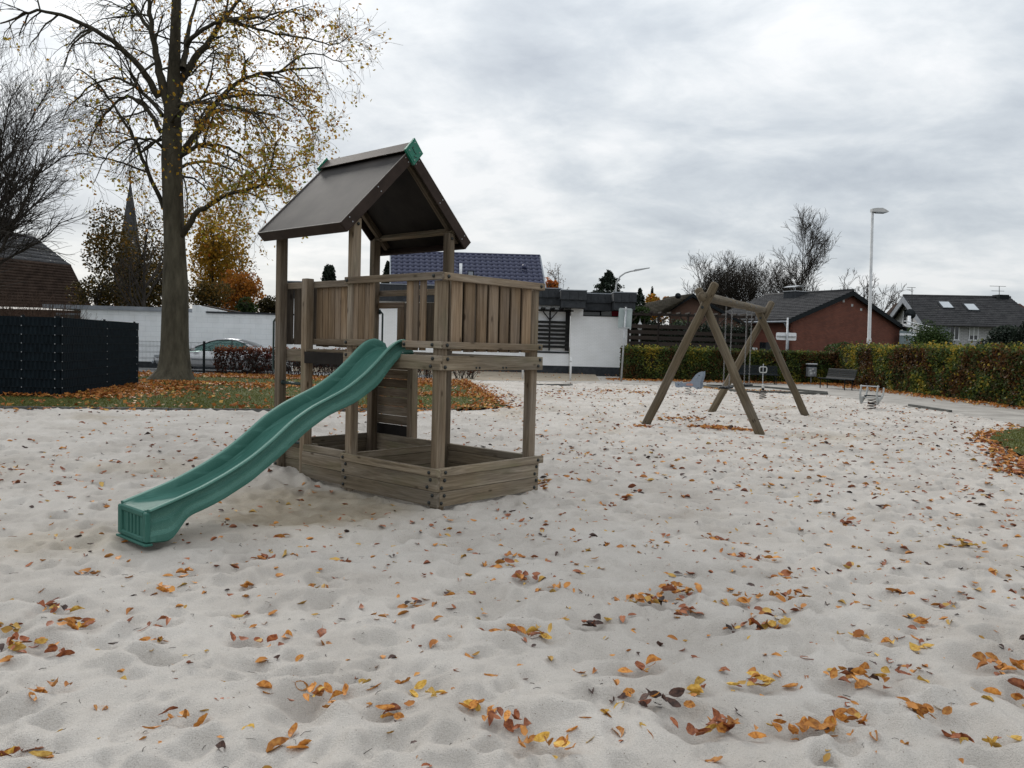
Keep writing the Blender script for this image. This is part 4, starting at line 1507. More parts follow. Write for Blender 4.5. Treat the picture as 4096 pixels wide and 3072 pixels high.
def rail(x0, y0, z0, x1, y1, z1, name='rail', mat='wood_post'):
    return block(name, (x0, y0, z0), (x1, y1, z1), M[mat], tower)


# --- front module, left face (x=0 side, outside at x<0) : rails, deck beam, base boards
Y0 = -RT - .002
tl = rail(-RT, Y0, 2.062, -.001, YB + PO, 2.130, 'top_rail')
bolt(tl, (-RT, .06, 2.096), '-x'); bolt(tl, (-RT, YB + .05, 2.096), '-x')
lr1 = rail(-RT, Y0, 1.452, -.001, .475, 1.515, 'lower_rail')
bolt(lr1, (-RT, .06, 1.483), '-x'); bolt(lr1, (-RT, .44, 1.483), '-x')
lr2 = rail(-RT, 1.02, 1.452, -.001, YB + PO, 1.515, 'lower_rail')
bolt(lr2, (-RT, YB + .05, 1.483), '-x')
db = rail(-RT, Y0, 1.258, -.001, YB + PO, 1.388, 'deck_beam', 'wood_base')
for yy, zz in ((.05, 1.36), (.075, 1.29), (YB + .045, 1.36), (YB + .03, 1.29)):
    bolt(db, (-RT, yy, zz), '-x')
br = rail(-RT - .014, -.06, .302, -.001, YB + PO, .372, 'base_rail', 'wood_base')
bolt(br, (-RT - .014, .05, .337), '-x'); bolt(br, (-RT - .014, YB + .05, .337), '-x')
for i, (z0, z1) in enumerate(((.166, .300), (.028, .163))):
    bb = rail(-RT, Y0, z0, -.001, YB + PO, z1, 'base_board', 'wood_base')
    for yy in (.045, .085):
        bolt(bb, (-RT, yy - (.03 if i else 0), z0 + (.105 if yy < .06 else .035)), '-x')
    for yy in (YB + .055, YB + .02):
        bolt(bb, (-RT, yy, z0 + (.105 if yy < YB + .04 else .035)), '-x')
# --- front module, right face (y=0 side, outside at y<0)
tr = rail(-.002, -RT, 2.060, XB + .045, -.001, 2.128, 'top_rail')
bolt(tr, (.05, -RT, 2.094), '-y'); bolt(tr, (XB - .02, -RT, 2.094), '-y')
lr = rail(-.002, -RT, 1.450, XB + .03, -.001, 1.513, 'lower_rail')
bolt(lr, (.05, -RT, 1.482), '-y'); bolt(lr, (XB - .02, -RT, 1.482), '-y')
dr = rail(.0, -RT, 1.256, XB + .04, -.001, 1.386, 'deck_beam', 'wood_base')
for xx, zz in ((.06, 1.358), (.03, 1.285), (XB - .01, 1.358), (XB - .035, 1.295)):
    bolt(dr, (xx, -RT, zz), '-y')
for xx in (.43, .475, .80, .845):
    bolt(dr, (xx, -RT - .001, 1.28), '-y').scale = (.6, .6, .6)
b2 = rail(-.0, -RT - .016, .304, XB + .075, -.001, .376, 'base_rail', 'wood_base')
bolt(b2, (.05, -RT - .016, .34), '-y'); bolt(b2, (XB - .015, -RT - .016, .34), '-y')
for i, (z0, z1) in enumerate(((.166, .302), (.028, .162))):
    bb = rail(-.0, -RT, z0, XB + .02, -.001, z1, 'base_board', 'wood_base')
    for xx, zo in ((.055, .10), (.02, .035), (XB - .02, .105), (XB - .045, .035)):
        bolt(bb, (xx, -RT, z0 + zo), '-y')
# dark end strip on the corner of the base
block('corner_strip', (-.010, -RT - .001, .03), (.0, -.0, .302), M['wood_dark'], tower)
# --- far faces of the front module (seen from inside)
rail(XB - .001, -.0, 2.056, XB + RT, YB + PO, 2.124, 'top_rail')
rail(XB + .001, 0, 1.452, XB + RT, YB + PO, 1.515, 'lower_rail')
rail(XB + .001, 0, 1.258, XB + RT, YB + PO, 1.388, 'deck_beam', 'wood_base')
rail(XB - .002, -.03, .304, XB + RT + .012, YB + PO, .374, 'base_rail', 'wood_base')
for z0, z1 in ((.166, .300), (.028, .163)):
    rail(XB + .001, 0, z0, XB + RT, YB + PO, z1, 'base_board', 'wood_base')
# cross boards between the modules
rail(PO, YB + .03, .302, XB - PO + .03, YB + .07, .370, 'base_rail', 'wood_base')
for z0, z1 in ((.166, .300), (.028, .163)):
    rail(PO, YB + .034, z0, XB - PO + .03, YB + .068, z1, 'base_board', 'wood_base')
rail(PO, YB + .03, 1.258, XB - PO + .03, YB + .07, 1.372, 'deck_beam', 'wood_dark')
# --- rear module, left face: rails behind the two ladder posts
XR = PO + .001
tl2 = rail(XR, YB + PO * .2, 2.050, XR + RT, YC + .10, 2.118, 'top_rail')
lr3 = rail(XR, YB + .05, 1.447, XR + RT, 2.07, 1.510, 'lower_rail')
db2 = rail(XR, YB + PO * .2, 1.258, XR + RT, YC + .02, 1.392, 'deck_beam', 'wood_base')
br2 = rail(XR - .095 - .02, YB + PO + .002, .318, XR - .05, 2.064, .385, 'base_rail', 'wood_base')
br3 = rail(XR, 2.0, .318, XR + RT, YC + .02, .385, 'base_rail', 'wood_base')
for z0, z1 in ((.180, .315), (.045, .177)):
    rail(-.03, YB + PO + .002, z0, XR - .06, 2.064, z1, 'base_board', 'wood_base')
    rail(XR + .002, 2.0, z0, XR + RT, YC + .02, z1, 'base_board', 'wood_base')
for yy, zz in ((YC - .02, .12), (YC - .02, .07)):
    bolt(roof_c, (0, yy + .01, zz), '-x')
bolt(roof_c, (.05, YC - .05 + PO, .09), '+y')
# black board beside the ladder
block('black_board', (-.020, YB + PO + .02, 1.250), (-.004, 2.064, 1.372), M['hpl_black'], tower)
block('beam', (.0, YB + PO + .002, 1.376), (.05, 2.064, 1.400), M['wood_post'], tower)
# --- rear face (y = YC)
rail(PO * .5, YC + .046, 2.05, XB + .06, YC + .046 + RT, 2.118, 'top_rail')
rail(PO * .5, YC + .046, 1.447, XB + .06, YC + .046 + RT, 1.510, 'lower_rail')
rail(PO * .5, YC + .046, 1.258, XB + .06, YC + .046 + RT, 1.392, 'deck_beam', 'wood_base')
rail(PO * .5, YC + .046, .30, XB + .06, YC + .046 + RT, .372, 'base_rail', 'wood_base')
for z0, z1 in ((.166, .298), (.028, .163)):
    rail(PO * .5, YC + .047, z0, XB + .06, YC + .046 + RT, z1, 'base_board', 'wood_base')
# --- right face of the rear module (x = XB+.03): climbing opening
XQ = XB + .031
rail(XQ, YB, 2.05, XQ + RT, YC + .05, 2.118, 'top_rail')
rail(XQ, YB, 1.258, XQ + RT, YC + .05, 1.388, 'deck_beam', 'wood_base')
rail(XQ, YB, .30, XQ + RT, YC + .05, .372, 'base_rail', 'wood_base')
for z0, z1 in ((.166, .298), (.028, .163)):
    rail(XQ + .001, YB, z0, XQ + RT, YC + .05, z1, 'base_board', 'wood_base')
rail(XQ - .03, 2.09, 1.90, XQ - .002, 2.64, 1.972, 'header', 'wood_slat')
block('opening_post', (XQ - .028, 2.092, 1.26), (XQ - .001, 2.205, 1.899), M['wood_slat'], tower)

# --- slats
SLW = .018


def slat(lo, hi, mat='wood_slat'):
    return block('slat', lo, hi, M[mat], tower, k=.003)


# right face of the front module: front layer with narrow gaps, back layer behind the gaps
edges = [(.134, .270), (.306, .435), (.469, .597), (.630, .755), (.787, .909), (.945, 1.073), (1.111, 1.241)]
for i, (a, b) in enumerate(edges):
    dz = random.uniform(-.006, .006)
    slat((a, .001, 1.425 + dz), (b, .001 + SLW, 2.10))
for i, (a, b) in enumerate(zip(edges[:-1], edges[1:])):
    c = (a[1] + b[0]) / 2
    if i == 1:
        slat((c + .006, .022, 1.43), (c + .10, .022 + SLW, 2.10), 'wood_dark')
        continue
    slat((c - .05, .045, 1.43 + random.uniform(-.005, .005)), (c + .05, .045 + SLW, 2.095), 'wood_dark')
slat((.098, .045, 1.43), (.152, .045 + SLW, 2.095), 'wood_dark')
# left face of the front module
for a, b in ((.310, .375), (.378, .468), (.205, .285)):
    slat((.001, a, 1.425 + random.uniform(-.006, .006)), (.001 + SLW, b, 2.10))
for a, b in ((.955, 1.015), (1.02, 1.088), (1.092, 1.185), (1.188, 1.262)):
    slat((.001 + random.uniform(0, .006), a, 1.425 + random.uniform(-.006, .006)), (.001 + SLW + .006, b, 2.10))
# left face of the rear module, ladder post to near roof post
ys = np.linspace(YB + .055, 2.08, 8)
for i in range(7):
    slat((XR + RT, ys[i] + .004, 1.43 + random.uniform(-.006, .006)), (XR + RT + SLW, ys[i + 1] - (.012 if i % 2 else .004), 2.09))
# rear face
xs = np.linspace(PO + .02, XB - .03, 11)
for i in range(10):
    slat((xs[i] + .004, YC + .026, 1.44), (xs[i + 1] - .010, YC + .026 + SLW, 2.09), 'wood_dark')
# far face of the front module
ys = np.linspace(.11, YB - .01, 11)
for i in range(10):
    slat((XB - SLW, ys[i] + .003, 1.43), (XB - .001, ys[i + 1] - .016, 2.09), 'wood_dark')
# beside the climbing opening
for a, b in [(YB + .10 + i * .103, YB + .197 + i * .103) for i in range(7)]:
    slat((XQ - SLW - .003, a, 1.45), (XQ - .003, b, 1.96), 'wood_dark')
# deck boards
for i in range(12):
    a = .0 + i * (YC) / 12
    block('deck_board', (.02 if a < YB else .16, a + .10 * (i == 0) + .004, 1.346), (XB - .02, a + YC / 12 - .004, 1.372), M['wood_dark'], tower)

# --- climbing wall leaning on the far side
cw = TF @ Matrix.Translation((XQ + RT + .035, 0, 0)) @ Matrix.Rotation(math.radians(-.6), 4, 'Y')
for i in range(9):
    z0 = .26 if i == 0 else .50 + (i - 1) * .111
    m_ = 'hpl_black' if i == 0 else 'wood_post'
    o = block('climbing_board', (-.025, 2.07, z0), (0, 2.78, .494 if i == 0 else z0 + .106), M[m_], tower, cw)
block('climbing_wall_post', (-.03, 1.975, -.05), (.06, 2.068, 1.25), M['wood_post'], tower, cw)
block('climbing_wall_post', (.001, 2.70, -.05), (.07, 2.78, 1.40), M['wood_post'], tower, cw)

# --- ladder rungs and hand grips
for z in (1.02, .70, .38):
    mb = MB().tube([(.045, 2.155, z), (.045, YC - .045, z)], .016, 8)
    mb.tube([(.045, YC - .062, z), (.045, YC - .05, z)], .026, 8)
    mb.build('ladder_rung', M['rung'], tower, TF, True)


def grip(p0, p1, out, r=.0115):
    p0, p1, out = np.array(p0, float), np.array(p1, float), np.array(out, float)
    mb = MB()
    a = p0 + (p1 - p0) * .08 + out
    b = p0 + (p1 - p0) * .92 + out
    mb.tube([p0, p0 + out * .45, a - (p1 - p0) * .03 + out * 0, a + (p1 - p0) * .03, b - (p1 - p0) * .03, b + (p1 - p0) * .03, p1 + out * .45, p1], r, 7)
    for p in (p0, p1):
        mb.box(p - np.array([.012, .012, .03]), p + np.array([.012, .012, .03]))
    return mb.build('hand_grip', M['rung'], tower, TF, True)


grip((.03, YC - .05 + PO, 1.72), (.03, YC - .05 + PO, 1.13), (0, .07, 0))
grip((XB - PO + .025, YC - .02, 1.80), (XB - PO + .025, YC - .02, 1.58), (-.06, -.02, 0), .014)
grip((XQ - .005, YC - .055, 1.86), (XQ - .005, YC - .055, 1.36), (.0, -.06, 0))

M['edge_highlight'] = plain('cut grey panel edge', (.16, .145, .13), rough=.7, var=.3, scale=30)  # pale colour painting a highlight along the roof panel edges
# --- roof
RX, RO, GF, GB, ZE, ZA = .695, .895, 1.221, 2.715, 2.639, 3.539
_sl = math.atan2(ZA - ZE, RO)
_len = math.hypot(ZA - ZE, RO)
for sgn in (-1, 1):
    # frame whose x runs from the ridge down the slope, y along the ridge, z out of the roof
    d = Vector((sgn * math.cos(_sl), 0, -math.sin(_sl)))
    yv = Vector((0, 1, 0)) * sgn
    n = d.cross(yv)
    if n.z < 0:
        n = -n
    fr = TF @ Matrix(((d.x, yv.x, n.x, RX), (d.y, yv.y, n.y, 0), (d.z, yv.z, n.z, ZA), (0, 0, 0, 1)))
    ya, yb = (GF, GB) if sgn > 0 else (-GB, -GF)
    pan = MB().box((.01, ya + .012, -.020), (_len - .010, yb - .012, -.006))
    pan.build('roof_panel', M['roof_panel'], tower, fr)
    # verge boards, eave board
    for yy in ((ya, ya + .022), (yb - .022, yb)):
        vb = block('verge_board', (.02, yy[0], -.118), (_len, yy[1], -.002), M['roof_trim'], tower, fr, k=.003)
        fy = yy[0] - .001 if (abs(yy[0]) < 1.5) == (sgn > 0) and abs(yy[0]) < 1.5 else yy[1] + .001
        if min(abs(yy[0]), abs(yy[1])) < 1.3:
            out = Vector((0, -1, 0))
            for sx in (.16, .66, 1.15):
                for zz in (-.03, -.085):
                    sc = MB().lathe([(.007, 0), (.007, .003), (.003, .005)], 6)
                    loc = fr @ Vector((sx, yy[0] if sgn > 0 else yy[1], zz))
                    sc.build('screw', M['steel'], vb, Matrix.Translation(loc) @ TF.to_3x3().to_4x4() @ Matrix.Rotation(math.pi / 2, 4, 'X'))
    for yy in ((ya - .002, ya + .010), (yb - .010, yb + .002)):
        block('panel_edge', (.10, yy[0], -.004), (_len - .002, yy[1], .002), M['edge_highlight'], tower, fr, k=.001)  # thin added strip standing for the light catching the edge
    block('panel_edge', (_len - .010, ya + .011, -.002), (_len + .004, yb - .011, .002), M['edge_highlight'], tower, fr, k=.001)
    block('eave_board', (_len - .022, ya + .0225, -.118), (_len + .001, yb - .0225, -.003), M['roof_trim'], tower, fr, k=.003)
    block('ridge_flashing', (-.034, ya + .006, .022), (.13, yb - .006, .034), M['roof_trim'], tower, fr, k=.003)
    block('rafter_rail', (_len - .24, ya + .03, -.10), (_len - .20, yb - .03, -.022), M['wood_post'], tower, fr)
    for yy in (ya + .10, yb - .16):
        block('rafter', (.06, yy, -.090), (_len - .06, yy + .06, -.022), M['wood_dark'], tower, fr)
# green end caps on the ridge
for yy, s in ((GF - .03, -1), (GB + .008, 1)):
    mb = MB()
    zc, hw, hh = ZA - .058, .122, .140
    mb.prism([(RX - hw, yy, zc), (RX, yy, zc - hh), (RX + hw, yy, zc), (RX, yy, zc + hh)], (0, .030, 0))
    cap = mb.build('ridge_cap', M['green_cap'], tower, TF)
    mb = MB()
    y2 = yy - .004
    mb.prism([(RX - hw * .82, y2, zc), (RX, y2, zc - hh * .82), (RX + hw * .82, y2, zc), (RX, y2, zc + hh * .82)], (0, .0045, 0))
    mb.build('raised_panel', M['green_cap'], cap, TF)
    if s < 0:
        for dx, dz in ((0, .09), (0, -.09), (.07, 0), (-.07, 0)):
            MB().lathe([(.007, 0), (.007, .003), (.003, .005)], 6).build('screw', M['steel'], cap, TF @ Matrix.Translation((RX + dx, y2, zc + dz)) @ Matrix.Rotation(math.pi / 2, 4, 'X'))
        # embossed check-shaped mark
        mk = MB()
        for (a, b) in (((-.035, .035), (-.005, -.005)), ((-.005, -.005), (.02, -.025)), ((-.035, .035), (-.015, .045)), ((-.01, -.055), (.03, -.06))):
            a3, b3 = np.array([RX + a[0], y2 - .001, zc + a[1]]), np.array([RX + b[0], y2 - .001, zc + b[1]])
            mk.tube([a3, b3], .004, 5)
        mk.build('embossed_mark', M['bolt'], cap, TF)
for p, x, y in ((roof_a, .05, YB), (roof_b, XB - PO + .075, YB)):
    bolt(p, (x, y, 2.66), '-y')

# --- slide
def build_slide():
    rim = [(-2.455, .285), (-2.40, .300), (-2.27, .335), (-2.05, .40), (-1.815, .492), (-1.618, .588), (-1.438, .702), (-1.236, .850), (-1.053, .947), (-.876, 1.016), (-.692, 1.086),
           (-.485, 1.205), (-.319, 1.332), (-.183, 1.450), (-.09, 1.512), (.0, 1.535), (.07, 1.525), (.13, 1.49)]
    bot = [(-2.455, .045), (-2.30, .03), (-2.26, .05), (-2.21, .135), (-2.16, .185), (-2.10, .205), (-2.046, .216), (-1.872, .273), (-1.628, .382), (-1.368, .544), (-1.092, .739), (-.873, .856),
           (-.561, .956), (-.313, 1.092), (-.143, 1.268), (-.02, 1.372), (.13, 1.388)]
    dep = [(-2.455, .022), (-2.30, .055), (-2.0, .11), (-1.6, .14), (-.5, .145), (-.1, .135), (.13, .095)]
    X = np.linspace(-2.455, .13, 88)

    def curve(t, sm=5):
        v = np.interp(X, [a for a, _ in t], [b for _, b in t])
        for _ in range(sm):
            v[1:-1] = (v[:-2] + 2 * v[1:-1] + v[2:]) / 4
        return v

    R, B, D = curve(rim), curve(bot, 2), curve(dep)
    k = .081
    hw = .232
    V, T = [], []
    for i, x in enumerate(X):
        yc = .72 + k * x
        r, b = R[i], min(B[i], R[i] - .07)
        bed = max(r - D[i], b + .03)
        h = r - b
        g1, g2 = b + h * .36, b + h * .62
        if x < -2.2:
            g1 = b + .30 * h
        # half section from bottom centre outwards, up the ribbed side, over the rim, down to the bed
        half = [(.0, b + .012), (hw - .050, b + .008), (hw - .020, b), (hw - .002, b + .012), (hw - .002, g1 - .022), (hw - .026, g1 + .006), (hw - .026, g2 - .022), (hw - .050, g2 + .006),
                (hw - .046, r - .038), (hw + .002, r - .016), (hw - .004, r - .003), (hw - .022, r), (hw - .040, r - .006), (hw - .050, r - .024),
                (hw - .058, min(bed + .035, r - .012)), (hw - .082, min(bed + .010, r - .012)), (hw - .13, bed), (.0, bed - .002)]
        tt = [0, 0, .1, .15, .45, .75, .2, .75, .1, .5, 1, 1, .7, .3, .05, .02, .05, .05]  # high values: wear on the rim, painted highlights on the ledges
        for (o, z), t in zip(half, tt):
            V.append((x, yc - o, z))
            T.append(t)
        for (o, z), t in list(zip(half, tt))[::-1][1:-1]:
            V.append((x, yc + o, z))
            T.append(t)
    m = len(V) // len(X)
    i = np.arange(len(X) - 1)[:, None] * m
    j = np.arange(m)[None, :]
    j2 = (j + 1) % m
    F = np.stack([i + j, i + j2, i + m + j2, i + m + j], -1).reshape(-1, 4)
    me = fast_mesh('slide', V, F, True, T)
    fix_normals(me)
    me.polygons.foreach_set('use_smooth', np.ones(len(me.polygons), dtype=bool))
    me.set_sharp_from_angle(angle=math.radians(32))
    sl = mobj('slide', me, M['slide'], tower, TF)
    for base, dx, nm in ((0, -.002, 'end_cap'), ((len(X) - 1) * m, .002, 'end_cap')):
        cap = [(V[base + q][0] + dx, V[base + q][1], V[base + q][2]) for q in range(m)]
        MB().prism(cap, (dx * 2, 0, 0)).build(nm, M['slide'], sl, TF)
    # front end: framed face with recessed panel and upright ribs
    yc = .72 + k * -2.455
    x0 = -2.455

    def piece(nm, lo, hi, kk=.006):
        V_ = chamfer_mesh(abs(hi[0] - lo[0]), abs(hi[1] - lo[1]), abs(hi[2] - lo[2]), kk, M['slide'])
        return mobj(nm, V_, M['slide'], sl, TF @ Matrix.Translation(((lo[0] + hi[0]) / 2, (lo[1] + hi[1]) / 2, (lo[2] + hi[2]) / 2)))

    piece('end_panel', (x0 - .013, yc - hw + .03, .05), (x0 + .02, yc + hw - .03, .262))
    piece('end_frame', (x0 - .030, yc - hw + .002, .05), (x0 + .008, yc - hw + .055, .262), .014)
    piece('end_frame', (x0 - .030, yc + hw - .062, .05), (x0 + .008, yc + hw - .002, .264), .014)
    piece('end_lip', (x0 - .028, yc - hw + .050, .222), (x0 + .03, yc + hw - .050, .270), .016)
    piece('end_frame', (x0 - .028, yc - hw + .050, .045), (x0 + .015, yc + hw - .050, .084), .010)
    for q in (-.085, -.028, .028, .085):
        piece('end_rib', (x0 - .022, yc + q - .014, .075), (x0 + .0, yc + q + .014, .235), .006)
    piece('foot_flange', (x0 - .040, yc - hw - .004, .026), (x0 + .02, yc + hw + .004, .044), .006)
    # close the top end
    piece('slide_top_end', (.10, .72 - hw + .03, 1.375), (.14, .72 + hw - .03, 1.40))
    for s in (-1, 1):
        MB().lathe([(.012, 0), (.012, .005), (.005, .009)], 8).build('bolt', M['steel'], sl, TF @ Matrix.Translation((-.01, .72 + s * (hw - .012), 1.40)))
    return sl


build_slide()

# ------------------------------------------------------------------ swing frame and two swings
def log_mesh(mb, a, b, r0, r1=None, n=14, seed=0, round_end=True):
    a, b = np.array(a, float), np.array(b, float)
    r1 = r1 or r0
    rg = np.random.default_rng(seed)
    L = np.linalg.norm(b - a)
    ts = np.concatenate([[0, .012 / L, .04 / L], np.linspace(.1, .9, 7), [1 - .04 / L, 1 - .012 / L, 1]])
    rs = [(r0 + (r1 - r0) * t) * (1 + rg.normal(0, .012)) for t in ts]
    if round_end:
        rs[0] *= .55
        rs[1] *= .85
        rs[-1] *= .45
        rs[-2] *= .82
    pts = [a + (b - a) * t + (rg.normal(0, .004, 3) if 0 < t < 1 else 0) for t in ts]
    mb.tube(pts, rs, n)
    return mb


def log_obj(name, a, b, r0, r1, parent, seed, n=14):
    """log whose own X axis runs along its length"""
    a, b = Vector([float(q) for q in a]), Vector([float(q) for q in b])
    d = b - a
    q = d.to_track_quat('X', 'Z').to_matrix().to_4x4()
    mw = Matrix.Translation(a) @ q
    mb = MB()
    log_mesh(mb, (0, 0, 0), (d.length, 0, 0), r0, r1, n, seed)
    return mb.build(name, M['log'], parent, mw, True)


def build_swing():
    FL, FR, BL, BR = gz(2572, 1697)[:2], gz(3052, 1738)[:2], gz(2836, 1650)[:2], gz(3232, 1663)[:2]
    mF, mB = (FL + FR) / 2, (BL + BR) / 2
    ax = mB - mF
    Lb = np.linalg.norm(ax)
    ax = ax / Lb
    t = thing('swing_stand', 'swing stand of round weathered logs with two crossed leg pairs', 'swing stand', (*((mF + mB) / 2), 0))
    zc = 2.30          # crossing height
    top = 2.52
    yF = mF[1]

    def leg(foot, other, seed, over, off):
        foot3 = np.array([foot[0], foot[1], -.12])
        mid = (foot + other) / 2
        cx = np.array([mid[0], mid[1], zc]) + np.array([ax[0], ax[1], 0]) * off
        d = cx - foot3
        end = foot3 + d * (1 + over)
        return log_obj('leg', foot3, end, .088, .080, t, seed)

    l1 = leg(FL, FR, 1, .19, -.09)
    leg(FR, FL, 2, .155, .09)
    leg(BL, BR, 3, .17, .09)
    leg(BR, BL, 4, .11, -.09)
    zb = zc + .20
    a = np.array([mF[0], mF[1], zb]) - np.array([ax[0], ax[1], 0]) * .28
    b = np.array([mB[0], mB[1], zb]) + np.array([ax[0], ax[1], 0]) * .22
    log_obj('crossbeam', a, b, .088, .08, t, 5)
    for m_, s in ((mF, -1), (mB, -1)):
        p = np.array([m_[0], m_[1], zc]) + np.array([ax[0], ax[1], 0]) * (s * .175)
        q = Vector((-ax[0], -ax[1], 0)).to_track_quat('Z', 'Y').to_matrix().to_4x4()
        MB().lathe([(.03, -.02), (.03, .006), (.014, .008), (.014, .02)], 10).build('bolt', M['bolt'], t, Matrix.Translation(Vector([float(c) for c in p])) @ q)
    # swings
    perp = np.array([-ax[1], ax[0]])
    for i, (s0, lab) in enumerate(((.365, 'black swing seat on two chains nearer the front legs'), (.73, 'black swing seat on two chains nearer the rear legs'))):
        c0 = mF + ax * Lb * s0
        sw = thing('swing', lab, 'swing', (c0[0], c0[1], .72), math.atan2(ax[1], ax[0]), 'swings hanging from the log frame')
        for sg in (-1, 1):
            ptop = c0 + ax * sg * .235
            ptop = np.array([ptop[0], ptop[1], zb - .085])
            pb = c0 + ax * sg * .225
            pb = np.array([pb[0], pb[1], .765])
            mb = MB()
            n = 42
            dv = (pb - ptop)
            ln = np.linalg.norm(dv)
            u = dv / ln
            e1 = np.array([ax[0], ax[1], 0])
            e2 = np.cross(u, e1)
            hl = ln / n * .66
            for k in range(n):
                c = ptop + u * ln * (k + .5) / n
                e = e1 if k % 2 else e2
                e = e / np.linalg.norm(e)
                w = .0105
                loop = [c - u * hl + e * 0, c - u * hl * .7 + e * w, c + u * hl * .7 + e * w, c + u * hl, c + u * hl * .7 - e * w, c - u * hl * .7 - e * w]
                mb.tube(loop + [loop[0]], .0042, 4, cap=False)
            # shackle round the beam
            mb.tube([ptop + np.array([0, 0, .19]) + e1 * 0, ptop + np.array([perp[0] * .105, perp[1] * .105, .09]), ptop, ptop + np.array([-perp[0] * .105, -perp[1] * .105, .09]), ptop + np.array([0, 0, .19])], .008, 5, cap=False)
            mb.build('chain', M['chain'], sw, Matrix.Identity(4), True)
        fr = Matrix.Translation((c0[0], c0[1], .735)) @ Matrix.Rotation(math.atan2(ax[1], ax[0]), 4, 'Z')
        block('seat', (-.23, -.09, -.018), (.23, .09, .018), M['black_metal'], sw, fr, k=.012)
        for sg in (-1, 1):
            MB().tube([(sg * .225, -.05, .015), (sg * .225, 0, .05), (sg * .225, .05, .015)], .007, 5).build('seat_bracket', M['chain'], sw, fr)
    return t


build_swing()


# ------------------------------------------------------------------ spring rockers
def spring(mb, c, z0, z1, r, turns, wire=.012):
    n = int(turns * 12)
    mb.tube([(c[0] + r * math.cos(2 * math.pi * i / 12), c[1] + r * math.sin(2 * math.pi * i / 12), z0 + (z1 - z0) * i / n) for i in range(n + 1)], wire, 6)
    return mb


M['rock_blue'] = plain('blue grey rocker panel', (0.20, 0.235, 0.285), rough=0.45, var=0.1)
M['rock_grey'] = plain('light grey rocker panel', (0.36, 0.37, 0.36), rough=0.45, var=0.1)
M['rock_pink'] = plain('faded pink seat panel', (0.40, 0.22, 0.19), rough=0.6, var=0.15)
M['spring'] = noisy('rusty black spring', (0.02, 0.018, 0.016), (0.20, 0.075, 0.02), scale=9, rough=0.6, bump=0.1, lo=.5, hi=.75)


def panel(parent, poly, yoff, th, mat, fr, name='side_panel'):
    return MB().prism([(x, yoff, z) for x, z in poly], (0, th, 0)).build(name, mat, parent, fr)


def rocker_fish():
    p = gz(2752, 1577)
    t = thing('spring_rocker', 'blue grey animal shaped spring rocker with pink seat panel left of the swing', 'spring rocker', (p[0], p[1], 0))
    fr = Matrix.Translation((p[0], p[1], 0)) @ Matrix.Rotation(math.radians(-30), 4, 'Z') @ Matrix.Diagonal((.98, 1.15, .67, 1))
    poly = [(-.40, .34), (-.42, .47), (-.44, .62), (-.35, .56), (-.30, .60), (-.22, .52), (-.05, .58), (.12, .66), (.22, .86), (.30, 1.02), (.40, 1.13), (.52, 1.19), (.53, 1.0), (.50, .80), (.46, .62), (.47, .46),
            (.44, .32), (.36, .27), (.30, .33), (.22, .40), (0, .36), (-.18, .40), (-.28, .32)]
    for yo in (-.14, .115):
        sp = panel(t, poly, yo, .025, M['rock_blue'], fr)
        for (x, z) in ((.42, .98), (-.30, .47), (.40, .36)):
            MB().lathe([(.022, 0), (.022, .012), (.01, .016)], 8).build('bolt', M['bolt'], sp, fr @ Matrix.Translation((x, yo if yo < 0 else yo + .025, z)) @ Matrix.Rotation(math.pi / 2 if yo < 0 else -math.pi / 2, 4, 'X'))
    MB().prism([(-.02, -.152, .45), (-.03, -.152, .52), (.04, -.152, .565), (.18, -.152, .555), (.23, -.152, .50), (.19, -.152, .45)], (0, .011, 0)).build('side_window', M['rock_pink'], t, fr)
    block('seat', (-.2, -.114, .50), (.16, .114, .53), M['rock_blue'], t, fr)
    MB().tube([(.36, -.28, .88), (.36, .28, .88)], .016, 8).build('handlebar', M['steel'], t, fr)
    spring(MB(), (0, 0), -.04, .45, .10, 4).build('spring', M['spring'], t, fr, True)


def rocker_stick():
    p = gz(3050, 1597)
    t = thing('spring_rocker', 'thin spring rocker with upright pole and loop handle in front of the leaf hollow', 'spring rocker', (p[0], p[1], 0))
    fr = Matrix.Translation((p[0], p[1], 0)) @ Matrix.Rotation(math.radians(80), 4, 'Z')
    spring(MB(), (0, 0), .02, .28, .105, 4).build('spring', M['spring'], t, fr, True)
    block('base_plate', (-.11, -.03, .28), (.11, .03, .36), M['black_metal'], t, fr)
    block('seat_plate', (-.20, -.018, .36), (.22, .018, .48), M['rock_grey'], t, fr)
    MB().tube([(.12, 0, .4), (.14, 0, .72), (.14, 0, 1.12)], .014, 7).build('pole', M['steel'], t, fr)
    MB().tube([(.14, -.09, .84), (.14, -.11, .90), (.14, -.11, .98), (.14, -.08, 1.02), (.14, .08, 1.02), (.14, .11, .98), (.14, .11, .90), (.14, .09, .84), (.14, -.09, .84)], .018, 7, cap=False).build('handle', M['rock_grey'], t, fr, True)


